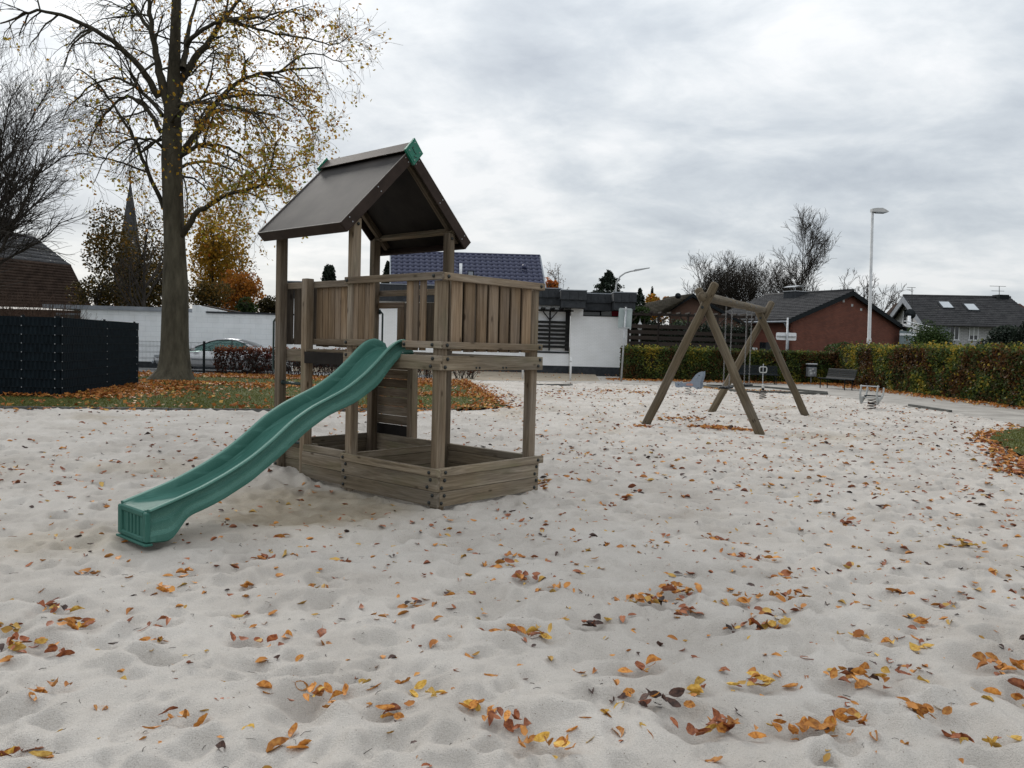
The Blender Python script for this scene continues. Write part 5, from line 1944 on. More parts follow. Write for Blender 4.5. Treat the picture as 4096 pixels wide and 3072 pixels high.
def rocker_grey():
    p = gz(3487, 1636)
    t = thing('spring_rocker', 'light grey spring rocker with crossbar and upright arms near the right hedge', 'spring rocker', (p[0], p[1], 0))
    fr = Matrix.Translation((p[0], p[1], 0)) @ Matrix.Rotation(math.radians(46), 4, 'Z')
    spring(MB(), (0, 0), -.02, .30, .11, 4).build('spring', M['spring'], t, fr, True)
    # two identical side plates, each with a tall horn in front and a shorter finger behind
    horn = [(-.24, .17), (-.31, .27), (-.33, .42), (-.29, .55), (-.25, .655), (-.21, .665), (-.19, .63), (-.225, .54), (-.25, .42), (-.22, .34), (-.10, .34), (.06, .34), (.13, .40), (.165, .50), (.18, .59), (.215, .60),
            (.245, .575), (.225, .46), (.18, .36), (.10, .29), (-.02, .24), (-.12, .17), (-.19, .13)]
    for yo in (-.235, .21):
        pl = panel(t, horn, yo, .028, M['rock_grey'], fr)
        MB().lathe([(.075, 0), (.075, .016), (.03, .03)], 12).build('disc', M['rock_grey'], pl, fr @ Matrix.Translation((-.15, yo if yo < 0 else yo + .028, .26)) @ Matrix.Rotation(math.pi / 2 if yo < 0 else -math.pi / 2, 4, 'X'))
    MB().tube([(-.235, -.26, .635), (-.235, .26, .635)], .017, 8).build('crossbar', M['steel'], t, fr)
    block('seat', (-.06, -.205, .352), (.17, .205, .378), M['black_metal'], t, fr)
    block('lower_plate', (-.10, -.205, .30), (.12, .205, .318), M['rock_grey'], t, fr)
    MB().tube([(-.18, -.22, .17), (-.02, .0, .17), (-.18, .22, .17)], .008, 6).build('tie_rod', M['steel'], t, fr)
    block('spring_clamp', (-.10, -.08, .13), (.06, .08, .17), M['spring'], t, fr)


rocker_fish()
rocker_stick()
rocker_grey()


# ------------------------------------------------------------------ benches and bin
def bench(loc, rz, label, L=1.9):
    t = thing('bench', label, 'bench', loc, rz, 'dark metal benches by the hedge')
    fr = WM[t.name]
    # curved profile (y depth, z): front lip -> seat -> back
    prof = [(-.23, .415), (-.245, .44), (-.22, .455), (-.10, .44), (.08, .425), (.16, .44), (.215, .52), (.255, .68), (.285, .83), (.30, .855), (.315, .845)]
    # slats following the profile
    pts = [np.array(p) for p in prof]
    for i in range(len(pts) - 1):
        a, b = pts[i], pts[i + 1]
        n = max(1, int(np.linalg.norm(b - a) / .055))
        for k in range(n):
            p0, p1 = a + (b - a) * k / n, a + (b - a) * (k + .86) / n
            mb = MB()
            w = (p1 - p0) / (np.linalg.norm(p1 - p0) + 1e-9)
            nn = np.array([-w[1], w[0]]) * .006
            mb.prism([(-L / 2, *(p0 - nn)), (-L / 2, *(p1 - nn)), (-L / 2, *(p1 + nn)), (-L / 2, *(p0 + nn))], (L, 0, 0))
            mb.build('slat', M['black_metal'], t, fr)
    for x in (-L / 2 + .05, L / 2 - .05):
        MB().tube([(x, p[0], p[1] - .02) for p in prof], .014, 6).build('side_rail', M['black_metal'], t, fr)
    for x in (-L / 2 + .12, L / 2 - .12):
        for y in (-.17, .17):
            MB().tube([(x, y, .42), (x, y, -.03)], .021, 8).build('leg', M['black_metal'], t, fr)
    return t


b1a, b1b = gz(2925, 1533), gz(3122, 1541)
bench((*((b1a + b1b) / 2 + np.array([0, .25, 0]))[:2], 0), math.atan2((b1b - b1a)[1], (b1b - b1a)[0]) * .3, 'dark metal bench facing the camera in front of the dull hedge', 2.15)
bench((13.75, 34.7, 0), math.radians(-78), 'dark metal bench standing end-on beside the bin under the right hedge', 2.0)
M['bin_grey'] = noisy('dull grey bin metal', (0.13, 0.14, 0.15), (0.24, 0.25, 0.26), scale=9, rough=0.5, bump=0.05, metal=.2)
M['sticker'] = plain('faded sticker', (0.42, 0.43, 0.42), rough=.7, var=.2)


def bin_():
    p = gz(3243, 1536)
    t = thing('litter_bin', 'grey metal litter bin with dark slot and pale stickers between the benches', 'bin', (p[0], p[1], 0))
    fr = WM[t.name]
    MB().tube([(0, 0, -.05), (0, 0, .5)], .03, 8).build('post', M['bin_grey'], t, fr)
    block('body', (-.21, -.16, .36), (.21, .16, .82), M['bin_grey'], t, fr, k=.02)
    block('slot', (-.20, -.155, .83), (.20, .15, .93), M['black_metal'], t, fr, k=.01)
    block('lid', (-.235, -.18, .935), (.235, .17, 1.0), M['steel'], t, fr, k=.02)
    for a, b, w, h in ((-.10, .62, .10, .08), (.02, .70, .09, .06), (-.06, .48, .13, .10), (.09, .52, .06, .08)):
        block('sticker', (a - w / 2, -.1625, b), (a + w / 2, -.1605, b + h), M['sticker'], t, fr, k=.0003)


bin_()

# ------------------------------------------------------------------ dark privacy fence at left
def privacy_fence():
    cx, cy = -10.45, 18.93
    end = np.array([-11.2, 24.45])
    t = thing('privacy_fence', 'dark anthracite privacy fence of woven plastic strips with corner post', 'fence', (cx, cy, 0))
    Hh = 1.86

    def run(a, b, seed, posts):
        a, b = np.array(a, float), np.array(b, float)
        L = np.linalg.norm(b - a)
        d = (b - a) / L
        fr = Matrix.Translation((a[0], a[1], 0)) @ Matrix.Rotation(math.atan2(d[1], d[0]), 4, 'Z')
        rg = np.random.default_rng(seed)
        rows = 9
        rh = (Hh - .04) / rows
        # each strip is a long band weaving in front of and behind the upright wires every 5 cm
        n = int(L / .05)
        for r in range(rows):
            V, F = [], []
            for i in range(n + 1):
                x = L * i / n
                y = .013 * (1 if (i + r) % 2 else -1)
                for sh in (-.014, .014):
                    V.append((x + sh * (0 if i in (0, n) else 1), y, .03 + r * rh + .001))
                    V.append((x + sh * (0 if i in (0, n) else 1), y, .03 + (r + 1) * rh - .0005))
            m = (n + 1) * 2
            for i in range(m - 1):
                F.append((2 * i, 2 * i + 2, 2 * i + 3, 2 * i + 1))
            me = make_mesh('strip', V, F)
            me.materials.append(M['fence_strip'])
            mobj('strip', me, M['fence_strip'], t, fr)
        w = MB()
        for r in range(rows + 1):
            for yy in (-.02, .02):
                w.box((0, yy - .003, .03 + r * rh - .003), (L, yy + .003, .03 + r * rh + .003))
        w.build('rail_wires', M['black_metal'], t, fr)
        for x in posts:
            if x < 0 or x > L:
                continue
            po = block('post', (x - .03, .0235, -.1), (x + .03, .07, Hh + .03), M['black_metal'], t, fr)
            for r in range(rows + 1):
                MB().lathe([(.012, 0), (.012, .008), (.005, .012)], 7).build('clip', M['steel'], po, fr @ Matrix.Translation((x, -.025, .03 + r * rh)) @ Matrix.Rotation(math.pi / 2, 4, 'X'))
        return L

    a = gz(240, 1592)[:2]
    run((-16.5, 18.55), a, 1, (1.2, 3.7, 5.25, 6.0))
    run(a, end, 2, (.05, 3.0, 5.5))


privacy_fence()


# ------------------------------------------------------------------ wire mesh fence in front of the car
def wire_fence():
    a, b = at(548, 1480, 33.2)[:2], at(1000, 1480, 33.2)[:2]
    t = thing('wire_fence', 'low dark double-wire mesh fence behind the lime trunk', 'fence', (*a, 0))
    L = np.linalg.norm(b - a)
    d = (b - a) / L
    fr = Matrix.Translation((a[0], a[1], 0)) @ Matrix.Rotation(math.atan2(d[1], d[0]), 4, 'Z')
    Hh = 1.28
    w = MB()
    n = int(L / .055)
    for i in range(n):
        x = L * i / n
        w.box((x - .0022, -.0022, .05), (x + .0022, .0022, Hh))
    for z in (.12, .18, .36, .55, .60, .80, .85, 1.05, 1.1, 1.25):
        w.box((0, -.009, z - .004), (L, -.0035, z + .004))
    tag(w.build('mesh', M['black_metal'], t, fr, fix=False), kind='stuff')
    p = np.linalg.norm(at(817, 1480, 33.2)[:2] - a)
    for x in (.03, p):
        block('post', (x - .045, -.06, -.1), (x + .045, -.012, Hh + .04), M['black_metal'], t, fr)


wire_fence()


# ------------------------------------------------------------------ walls and buildings at the back left
def wall_box(name, parent, u0, u1, y, v_top, mat, depth=.3, z0=-.15, ztop=None):
    a, b = at(u0, 1400, y), at(u1, 1400, y)
    z = ztop if ztop is not None else at((u0 + u1) / 2, v_top, y)[2]
    fr = Matrix.Translation((a[0], y, 0))
    o = MB().box((0, 0, z0), (b[0] - a[0], depth, z)).build(name, mat, parent, fr)
    return o, a[0], b[0], z


def left_wall():
    t = thing('garage', 'long white painted garage wall with grey metal coping behind the lime tree', 'garage', (at(330, 1400, 37.9)[0], 37.9, 0))
    o, xa, xb, z = wall_box('wall', t, 322, 738, 37.9, 1256, M['white_wall'], depth=5, ztop=2.62)
    fr = Matrix.Translation((xa, 37.9, 0))
    MB().box((-1.7, -.10, 2.62), (xb - xa + .05, 5.1, 2.80)).build('coping', M['coping'], t, fr)
    MB().box((-1.6, .9, 1.9), (-.02, 1.1, 2.36)).build('side_wall', M['kerb'], t, fr)
    MB().box((-1.62, .85, 2.36), (-.03, 1.15, 2.45)).build('side_coping', M['coping'], t, fr)
    MB().box((0, -.02, -.1), (xb - xa, -.001, .28)).build('plinth', M['anthracite'], t, fr)
    t = thing('garden_wall', 'white painted garden wall with dark thin coping behind the silver car', 'wall', (xb, 38.0, 0))
    x2 = at(1165, 1400, 38)[0]
    fr2 = Matrix.Translation((xb + .002, 38.0, 0))
    L = x2 - xb
    MB().box((0, 0, -.1), (L, .28, 2.60)).build('wall', M['white_wall'], t, fr2)
    MB().box((.95, -.05, 2.602), (L + .05, .33, 2.68)).build('coping', M['anthracite'], t, fr2)
    MB().box((.30, .0, 2.602), (.62, .26, 2.95)).build('pier', M['white_wall'], t, fr2)
    MB().prism([(.62, .02, 2.602), (1.85, .02, 2.602), (1.85, .02, 2.70), (.62, .02, 2.93)], (0, .2, 0)).build('gable_piece', M['white_wall'], t, fr2)
    MB().box((0, -.02, -.1), (L, -.001, .22)).build('plinth', M['anthracite'], t, fr2)
    # timber shed behind
    p = at(890, 1400, 44)
    s = thing('shed', 'small dark timber shed roof peeping over the white garden wall', 'shed', (p[0], 44, 0))
    fr3 = WM[s.name]
    for i in range(9):
        block('board', (-.95 + i * .21, 0, 0), (-.95 + i * .21 + .195, .03, 2.95 - i * .03 + random.uniform(-.02, .02)), M['brown_stain'], s, fr3)
    MB().prism([(-1.05, -.15, 3.12), (1.05, -.15, 2.78), (1.05, -.15, 2.84), (-1.05, -.15, 3.18)], (0, 1.6, 0)).build('roof', M['brown_stain'], s, fr3)


left_wall()


def tiled_slope(name, parent, p00, p10, p01, p11, rows, cols, mat, lift=.05, wave=.035, kind='stuff'):
    """roof slope built of overlapping tile courses: p00/p10 eave left/right, p01/p11 ridge left/right"""
    p00, p10, p01, p11 = [np.array(p, float) for p in (p00, p10, p01, p11)]
    n = np.cross(p10 - p00, p01 - p00)
    n /= np.linalg.norm(n)
    if n[2] < 0:
        n = -n
    V, F = [], []
    m = cols * 2 + 1
    for r in range(rows):
        for e, (t, h) in enumerate(((r / rows, lift), ((r + 1.08) / rows, .004))):
            a, b = p00 + (p01 - p00) * t, p10 + (p11 - p10) * t
            for j in range(m):
                s = j / (m - 1)
                V.append(a + (b - a) * s + n * (h + wave * (j % 2)))
        a, b = p00 + (p01 - p00) * r / rows, p10 + (p11 - p10) * r / rows
        for j in range(m):
            s = j / (m - 1)
            V.append(a + (b - a) * s - n * .01)
        k = r * 3 * m
        for j in range(m - 1):
            F.append((k + j, k + j + 1, k + m + j + 1, k + m + j))
            F.append((k + 2 * m + j, k + 2 * m + j + 1, k + j + 1, k + j))
    me = fast_mesh(name, V, F)
    me.materials.append(mat)
    return tag(mobj(name, me, mat, parent, Matrix.Identity(4)), kind=kind)


def poly_part(name, parent, pts, mat, thick=(0, .12, 0)):
    return MB().prism(pts, thick).build(name, mat, parent, Matrix.Identity(4))


def wall_part(name, parent, a, b, z0, z1, mat, th=.25):
    """upright wall from ground point a to b; own x axis along the wall so brick courses run true"""
    a, b = np.array(a[:2], float), np.array(b[:2], float)
    L = np.linalg.norm(b - a)
    fr = Matrix.Translation((a[0], a[1], 0)) @ Matrix.Rotation(math.atan2(b[1] - a[1], b[0] - a[0]), 4, 'Z')
    return MB().box((0, 0, z0), (L, th, z1)).build(name, mat, parent, fr), fr, L


def gable_part(name, parent, a, b, z0, ze0, ze1, zr, mat, th=.25, rs=.5):
    a, b = np.array(a[:2], float), np.array(b[:2], float)
    L = np.linalg.norm(b - a)
    fr = Matrix.Translation((a[0], a[1], 0)) @ Matrix.Rotation(math.atan2(b[1] - a[1], b[0] - a[0]), 4, 'Z')
    o = MB().prism([(0, 0, z0), (L, 0, z0), (L, 0, ze1), (L * rs, 0, zr), (0, 0, ze0)], (0, th, 0)).build(name, mat, parent, fr)
    return o, fr, L


def left_house():
    y = 46
    t = thing('house', 'house with steep brown tiled roof at the far left behind the fence', 'house', (at(150, 1400, y)[0], y, 0))
    P = lambda u, v, dy=0: at(u, v, y + dy)
    tiled_slope('roof_tiles', t, P(-420, 1215), P(372, 1236), P(-420, 985, 1.6), P(285, 1062, 1.6), 16, 60, M['brown_tile'], lift=.05, wave=.02)
    tiled_slope('upper_roof_tiles', t, P(-420, 985, 1.6), P(285, 1062, 1.6), P(-420, 850, 7), P(135, 946, 7), 8, 50, M['dark_tile'], lift=.05, wave=.02)  # grey tile colour stands in for sky reflected by this shallower slope
    e = P(372, 1236)
    MB().box((-26, 0, 0), (0, .3, e[2] - .1)).build('wall', M['brown_brick'], t, Matrix.Translation((e[0] - .5, y + .5, 0)))
    MB().box((0, 0, 0), (.3, 8, e[2] - .1)).build('side_wall', M['brown_brick'], t, Matrix.Translation((e[0] - 2.5, y + .8, 0)))
    c = P(12, 930, 6)
    MB().box((-.6, -.5, -2), (.35, .5, .95)).build('chimney', M['dark_tile'], t, Matrix.Translation(Vector([float(q) for q in c])))


left_house()


def church():
    y = 190
    c = at(518, 1400, y)
    t = thing('church', 'brick church tower with tall pointed spire behind the trees', 'church', (c[0], y, 0))
    zt, zm, zb = at(518, 720, y)[2], at(518, 1005, y)[2], at(518, 1060, y)[2]
    fr = Matrix.Translation((c[0], y, 0))
    MB().lathe([(2.7, zm - 4), (2.5, zm - 1), (1.25, zm + (zt - zm) * .5), (.2, zt - 1), (.05, zt)], 8, Matrix.Rotation(math.pi / 8, 4, 'Z')).build('spire', M['dark_tile'], t, fr)
    MB().box((-2.5, -2.5, 0), (2.5, 2.5, zm - 3)).build('tower_wall', M['brown_brick'], t, fr)
    for x in (-1.0, 1.0):
        MB().prism([(x - .6, -2.52, zb - 12), (x + .6, -2.52, zb - 12), (x + .6, -2.52, zb - 8.5), (x, -2.52, zb - 7.5), (x - .6, -2.52, zb - 8.5)], (0, .05, 0)).build('belfry_window', M['dark_glass'], t, fr)
    MB().tube([(0, 0, zt - .2), (0, 0, zt + 2.2)], .12, 6).build('cross_pole', M['black_metal'], t, fr)


church()


# ------------------------------------------------------------------ white bungalow and blue-roofed house
def bungalow():
    y = 45.0
    X = lambda u, yy=y: at(u, 1400, yy)[0]
    Z = lambda u, v, yy=y: at(u, v, yy)[2]
    t = thing('bungalow', 'white brick bungalow with flat dark slate fascia and dark plinth', 'house', (X(1900), y, 0))
    fr = Matrix.Translation((0, y, 0))
    wf = lambda x0, x1, z0, z1, y0=0., y1=.3, nm='wall', mt='white_brick': MB().box((x0, y0, z0), (x1, y1, z1)).build(nm, M[mt], t, fr)
    zp = .42
    # recessed long main wall, then the projecting right-hand garden wall with two piers
    wf(X(1120), X(2279), zp, Z(1600, 1176), .4, .7)
    wf(X(1120), X(2279), -.1, zp - .002, .37, .7, 'plinth', 'anthracite')
    wf(X(2150) + .002, X(2279), zp, Z(2200, 1413), .34, .399, 'bay_parapet')
    zs = Z(2400, 1266)
    wf(X(2280), X(2521), zp, zs)
    wf(X(2280) - .01, X(2521) + .01, -.1, zp - .002, -.03, .3, 'plinth', 'anthracite')
    wf(X(2280), X(2328), zs + .002, Z(2300, 1216), 0, .6, 'pier')
    wf(X(2476), X(2521), zs + .002, Z(2500, 1224), 0, .6, 'pier')
    wf(X(2328) + .002, X(2476) - .002, zs + .002, zs + .05, -.03, .33, 'wall_coping', 'black_metal')
    # back wall seen through the pergola bay and the long window
    wf(X(2330), X(2476), 0, zs + .9, 2.6, 2.8, 'back_wall')
    gz0, gz1 = zs + .05, zs + .78
    wf(X(2330), X(2404), gz0, gz1, 1.2, 1.25, 'window_pane', 'dark_glass')
    wf(X(2404), X(2409), gz0, gz1, 1.15, 1.3, 'window_frame', 'black_metal')
    # sill of the bay
    wf(X(2100), X(2278), Z(2200, 1412), Z(2200, 1406), .30, .74, 'bay_sill', 'anthracite')
    # fascia: long band with two projecting boxes, shingle tabs on the upper half
    zf0, zf1 = Z(2350, 1232), Z(2350, 1166)
    zmid = (zf0 + zf1) / 2

    def fascia(x0, x1, y0, y1, dz=0):
        f = wf(x0, x1, zf0 + dz, zmid + dz - .002, y0, y1, 'fascia', 'anthracite')
        g = wf(x0 - .05, x1 + .05, zmid + dz, zf1 + dz, y0 - .06, y1 + .02, 'shingle_band', 'anthracite')
        n = max(2, int((x1 - x0) / .34))
        for i in range(n):
            w = (x1 - x0 + .1) / n
            a = x0 - .05 + w * i
            block('shingle', (a + .01, y0 - .085, zmid + dz - .03 + random.uniform(-.008, .008)), (a + w - .01, y0 - .062, zf1 + dz - .06), M['anthracite'], g, fr, k=.004)
        wf(x0 - .07, x1 + .07, zf1 + dz + .001, zf1 + dz + .05, y0 - .09, y1 + .04, 'roof_edge', 'coping')

    fascia(X(1110), X(2235), .1, 6.5, .10)
    fascia(X(2236), X(2329), -1.2, 1.4, -.06)
    fascia(X(2332), X(2440), .12, 1.3, -.12)
    fascia(X(2442), X(2524), -1.1, 1.2, -.10)
    wf(X(2120), X(2521), zf1 - .35, zf1 + .06, 1.5, 7, 'flat_roof', 'anthracite')
    # white door reveal strip and window seen through the tower
    wf(X(1480), X(1500), zp, zf0 - .2, .36, .42, 'corner_trim', 'white_paint')
    # trellis of the bay
    tr = thing('trellis', 'black slatted trellis with braced post in the bungalow bay', 'trellis', (X(2190), y - .15, 0))
    frt = Matrix.Translation((0, y + .1, 0))
    zb, zt = Z(2200, 1402), Z(2200, 1245)
    for i in range(7):
        z0 = zb + .14 + i * (Z(2200, 1292) - zb - .16) / 6
        block('slat', (X(2090), .02, z0), (X(2276), .05, z0 + .145), M['black_stain'], tr, frt)
    for u in (2197, 2268):
        block('post', (X(u) - .045 - (.07 if u > 2200 else 0), .055, zb), (X(u) + .045 + (.07 if u > 2200 else 0), .14, zt), M['black_stain'], tr, frt)
    block('beam', (X(2090), -.1, zt), (X(2290), .16, zt + .10), M['black_stain'], tr, frt)
    for u in (2115, 2168, 2205, 2240):
        block('rafter', (X(u) - .12, -.5, zt + .102), (X(u) + .12, .5, zt + .19), M['black_stain'], tr, frt)
    for s in (-1, 1):
        a = np.array([X(2197), .09, zt - .48])
        b = a + np.array([s * .40, 0, .48])
        mb = MB()
        w = .045
        mb.prism([a + np.array([0, 0, -w]), a + np.array([0, 0, w]), b + np.array([0, 0, w]), b + np.array([0, 0, -w])], (0, .05, 0))
        mb.build('brace', M['black_stain'], tr, frt)
    # folded red parasol
    p = thing('parasol', 'folded dark red parasol behind the bungalow wall beside the traffic sign', 'parasol', (X(2459, 46), 46, zs - .8))
    M['red_cloth'] = plain('dark red cloth', (0.30, 0.012, 0.03), rough=.8, var=.15)
    MB().lathe([(.20, zs - .5), (.24, zs + .1), (.27, zs + .38), (.16, zs + .52), (.03, zs + .60)], 9).build('cloth', M['red_cloth'], p, Matrix.Translation((X(2459, 46), 46, 0)))
    MB().tube([(0, 0, 0), (0, 0, zs + .66)], .025, 7).build('pole', M['steel'], p, Matrix.Translation((X(2459, 46), 46, 0)))


bungalow()


def blue_house():
    t = thing('house', 'house with glazed blue tiled roof behind the bungalow and tower', 'house', (at(1860, 1400, 58)[0], 58, 0))
    ye, yr = 55.5, 59.5
    p00, p10 = at(1562, 1172, ye), at(2188, 1185, ye)
    p01, p11 = at(1562, 1008, yr), at(2160, 1025, yr)
    rows, cols = 11, 27
    eu = (p10 - p00) / cols
    su = (p01 - p00) / rows
    n = np.cross(eu, su)
    n /= np.linalg.norm(n)
    # one curved tile, shared
    w, h = np.linalg.norm(eu), np.linalg.norm(su)
    prof = [(0, .0), (.14, .055), (.30, .075), (.46, .05), (.60, .012), (.78, .0), (1.02, .012)]
    V, F = [], []
    for (yy, lift) in ((-.02, .05), (1.06, .012)):
        for sx, sz in prof:
            V.append((sx * w, yy * h, sz + lift))
    for sx, sz in prof:
        V.append((sx * w, -.02 * h, sz - .0))
    k = len(prof)
    for j in range(k - 1):
        F.append((j, j + 1, k + j + 1, k + j))
        F.append((2 * k + j, 2 * k + j + 1, j + 1, j))
    me = make_mesh('roof_tile', V, F, True)
    me.materials.append(M['blue_tile'])
    ex, ey = eu / w, np.cross(n, eu / w)
    # shear column drift so that the right verge follows the outline
    roof = MB().prism([p00 - n * .03, p10 - n * .03, p11 - n * .03, p01 - n * .03], -n * .15).build('roof', M['anthracite'], t, Matrix.Identity(4))
    for r in range(rows):
        a = p00 + (p01 - p00) * r / rows
        b = p10 + (p11 - p10) * r / rows
        x = (b - a) / np.linalg.norm(b - a)
        for c in range(cols):
            o = a + (b - a) * c / cols
            mw = Matrix(((x[0], ey[0], n[0], o[0]), (x[1], ey[1], n[1], o[1]), (x[2], ey[2], n[2], o[2]), (0, 0, 0, 1))) @ Matrix.Diagonal((np.linalg.norm(b - a) / cols / w, 1, 1, 1))
            mobj('roof_tile', me, None, roof, mw)
    rid = MB()
    rid.tube([p01 + n * .04, p11 + n * .04], .09, 8)
    rid.build('ridge', M['blue_tile'], roof, Matrix.Identity(4), True)
    for a, b, nm in ((p10, p11, 'verge'), (p00, p01, 'verge')):
        MB().tube([a + n * .03, b + n * .03], .06, 6).build(nm, M['coping'], roof, Matrix.Identity(4))
    wl, wr = at(1570, 1400, 56.5)[0], at(2175, 1400, 56.5)[0]
    MB().box((wl, 56.3, 0), (wr, 63, p00[2] - .1)).build('wall', M['white_brick'], t, Matrix.Identity(4))
    # flue, lamp box and vent on the roof
    q = at(1843, 1080, 57.2)
    MB().tube([q + np.array([0, 0, -.9]), q + np.array([0, 0, .45])], .10, 10).build('flue', M['white_paint'], roof, Matrix.Identity(4), True)
    q = at(1883, 1095, 56.6)
    MB().box((-.22, -.1, -.2), (.22, .08, .2)).build('roof_hatch', M['black_metal'], roof, Matrix.Translation(Vector([float(a) for a in q])))
    MB().box((-.16, -.115, -.14), (.16, -.101, .14)).build('hatch_pane', M['coping'], roof, Matrix.Translation(Vector([float(a) for a in q])))
    q = at(2097, 1070, 57.7)
    MB().lathe([(.16, -.1), (.16, .1), (.10, .22)], 9).build('vent', M['blue_tile'], roof, Matrix.Translation(Vector([float(a) for a in q])), True)


blue_house()


# ------------------------------------------------------------------ brick houses on the right
def brick_houses():
    # brown brick gable house behind the swing
    A, B = at(2672, 1400, 54), at(2965, 1400, 52)
    t = thing('house', 'brown brick house with low gable and mossy roof behind the swing', 'house', ((A + B)[0] / 2, 61, 0))
    zl, zr_, zt = at(2672, 1240, 54)[2], at(2965, 1283, 52)[2], at(2770, 1180, 53)[2]
    gable_part('gable_wall', t, A, B, 0, zl, zr_, zt, M['brown_brick'], rs=.34)
    rp = at(2772, 1174, 52.9)
    bk = np.array([-6.5, 5.0, 0])
    tiled_slope('roof_tiles', t, at(2500, 1285, 50.5), at(2672, 1250, 53.7), at(2590, 1212, 55.5), rp, 10, 22, M['moss_tile'], lift=.05, wave=.02)
    MB().prism([rp, rp + np.array([0, 0, -.22]), at(2974, 1300, 51.8), at(2974, 1288, 51.8)], (0, .35, 0)).build('verge_board', M['black_metal'], t, Matrix.Identity(4))
    MB().prism([rp, rp + np.array([0, 0, -.22]), at(2660, 1258, 53.9), at(2660, 1246, 53.9)], (0, .35, 0)).build('verge_board', M['black_metal'], t, Matrix.Identity(4))
    MB().prism([rp + np.array([0, .35, .02]), at(2980, 1288, 52.1), at(2980, 1288, 52.1) + np.array([-1, 5, 0]), rp + np.array([-1, 5, 0])], (0, 0, -.1)).build('rear_slope', M['moss_tile'], t, Matrix.Identity(4))
    q = at(2712, 1184, 52.7)
    MB().lathe([(.03, -.03), (.14, .0), (.20, .03)], 12, Matrix.Rotation(math.radians(75), 4, 'X')).build('satellite_dish', M['black_metal'], t, Matrix.Translation(Vector([float(a) for a in q])), True)

    # red brick house: gable towards the sand, ridge running back to the left
    A, B = at(3157, 1400, 50), at(3597, 1400, 55)
    t = thing('house', 'red brick house with wide low gable and dark tiled roof', 'house', ((A + B)[0] / 2, 52.5, 0))
    za, zb = 3.62, 3.40
    zr = at(3387, 1168, 52.5)[2]
    go, gfr, gL = gable_part('gable_wall', t, A, B, 0, za, zb, zr - .1, M['red_brick'])
    gd = (B - A)[:2] / np.linalg.norm((B - A)[:2])
    nb = np.array([-gd[1], gd[0]])          # direction of the ridge, away from the gable
    R0 = np.array([*((A + B)[:2] / 2), zr + .05])
    back = np.array([nb[0], nb[1], 0]) * 7.2
    front = np.array([nb[0], nb[1], 0]) * -.30
    ov = np.array([gd[0], gd[1], 0])
    eL = np.array([A[0], A[1], za]) - ov * .55 + np.array([0, 0, -.16])
    eR = np.array([B[0], B[1], zb]) + ov * .55 + np.array([0, 0, -.16])
    tiled_slope('roof_tiles', t, eL + back, eL + front, R0 + back, R0 + front, 17, 44, M['dark_tile'], lift=.055, wave=.025)
    tiled_slope('roof_tiles', t, eR + front, eR + back, R0 + front, R0 + back, 17, 44, M['moss_tile'], lift=.055, wave=.025)
    for e in (eL, eR):
        MB().prism([R0 + front, R0 + front + np.array([0, 0, -.28]), e + front + np.array([0, 0, -.26]), e + front + np.array([0, 0, .02])], np.array([nb[0], nb[1], 0]) * .08).build('verge_board', M['black_metal'], t, Matrix.Identity(4))
    MB().tube([R0 + front + np.array([0, 0, .05]), R0 + back + np.array([0, 0, .05])], .10, 8).build('ridge', M['dark_tile'], t, Matrix.Identity(4), True)
    # left long wall with eave shadow, door, windows
    A2 = A[:2] + nb * 7.0
    wo, wfr, wL = wall_part('side_wall', t, A2, A[:2], 0, za - .05, M['red_brick'])
    MB().box((wL - 4.4, -.06, 0), (wL - 3.4, -.001, 2.15)).build('door', M['brown_stain'], t, wfr)
    for a in (.5, 4.6):
        w = MB().box((a, -.04, .95), (a + 1.2, -.001, 2.1)).build('window', M['dark_glass'], t, wfr)
        MB().box((a - .06, -.06, .87), (a + 1.26, -.042, .94)).build('window_sill', M['white_paint'], w, wfr)
    MB().tube([eL + front + np.array([0, 0, -.1]), eL + back + np.array([0, 0, -.1])], .07, 6).build('gutter', M['coping'], t, Matrix.Identity(4))
    MB().tube([eL + front * .2 + np.array([0, 0, -.2]), np.array([A[0], A[1], za - .9]) + ov * -.12, np.array([A[0], A[1], .1]) + ov * -.12], .05, 6).build('downpipe', M['coping'], t, Matrix.Identity(4))
    for u, v in ((3374, 1204), (3408, 1221), (3444, 1238)):
        # small vent bricks in the gable
        d = ray(u, v)
        n2 = np.array([-nb[0], -nb[1], 0])
        tt = ((np.array([A[0], A[1], 0]) - _c) @ n2) / (d @ n2)
        p = _c + d * tt
        loc = gfr.inverted() @ Vector([float(c) for c in p])
        MB().box((loc.x - .09, -.02, loc.z - .08), (loc.x + .09, -.002, loc.z + .08)).build('vent_brick', M['sticker'], go, gfr)
    c = at(3182, 1193, 55.6)
    cf = Matrix.Translation((c[0], c[1], c[2])) @ Matrix.Rotation(math.atan2(gd[1], gd[0]), 4, 'Z')
    ch = MB().box((-.6, -.5, -1.2), (.6, .5, .42)).build('chimney', M['anthracite'], t, cf)
    MB().box((-.65, -.55, .422), (.65, .55, .47)).build('chimney_cap', M['steel'], ch, cf)
    MB().prism([(-.65, -.5, .72), (-.2, -.5, .84), (.3, -.5, .80), (.3, -.5, .77), (-.2, -.5, .80), (-.65, -.5, .69)], (0, 1.0, 0)).build('chimney_hood', M['steel'], ch, cf)
    for x in (-.5, .25):
        MB().box((x, -.4, .472), (x + .03, -.36, .76)).build('hood_leg', M['steel'], ch, cf)


brick_houses()


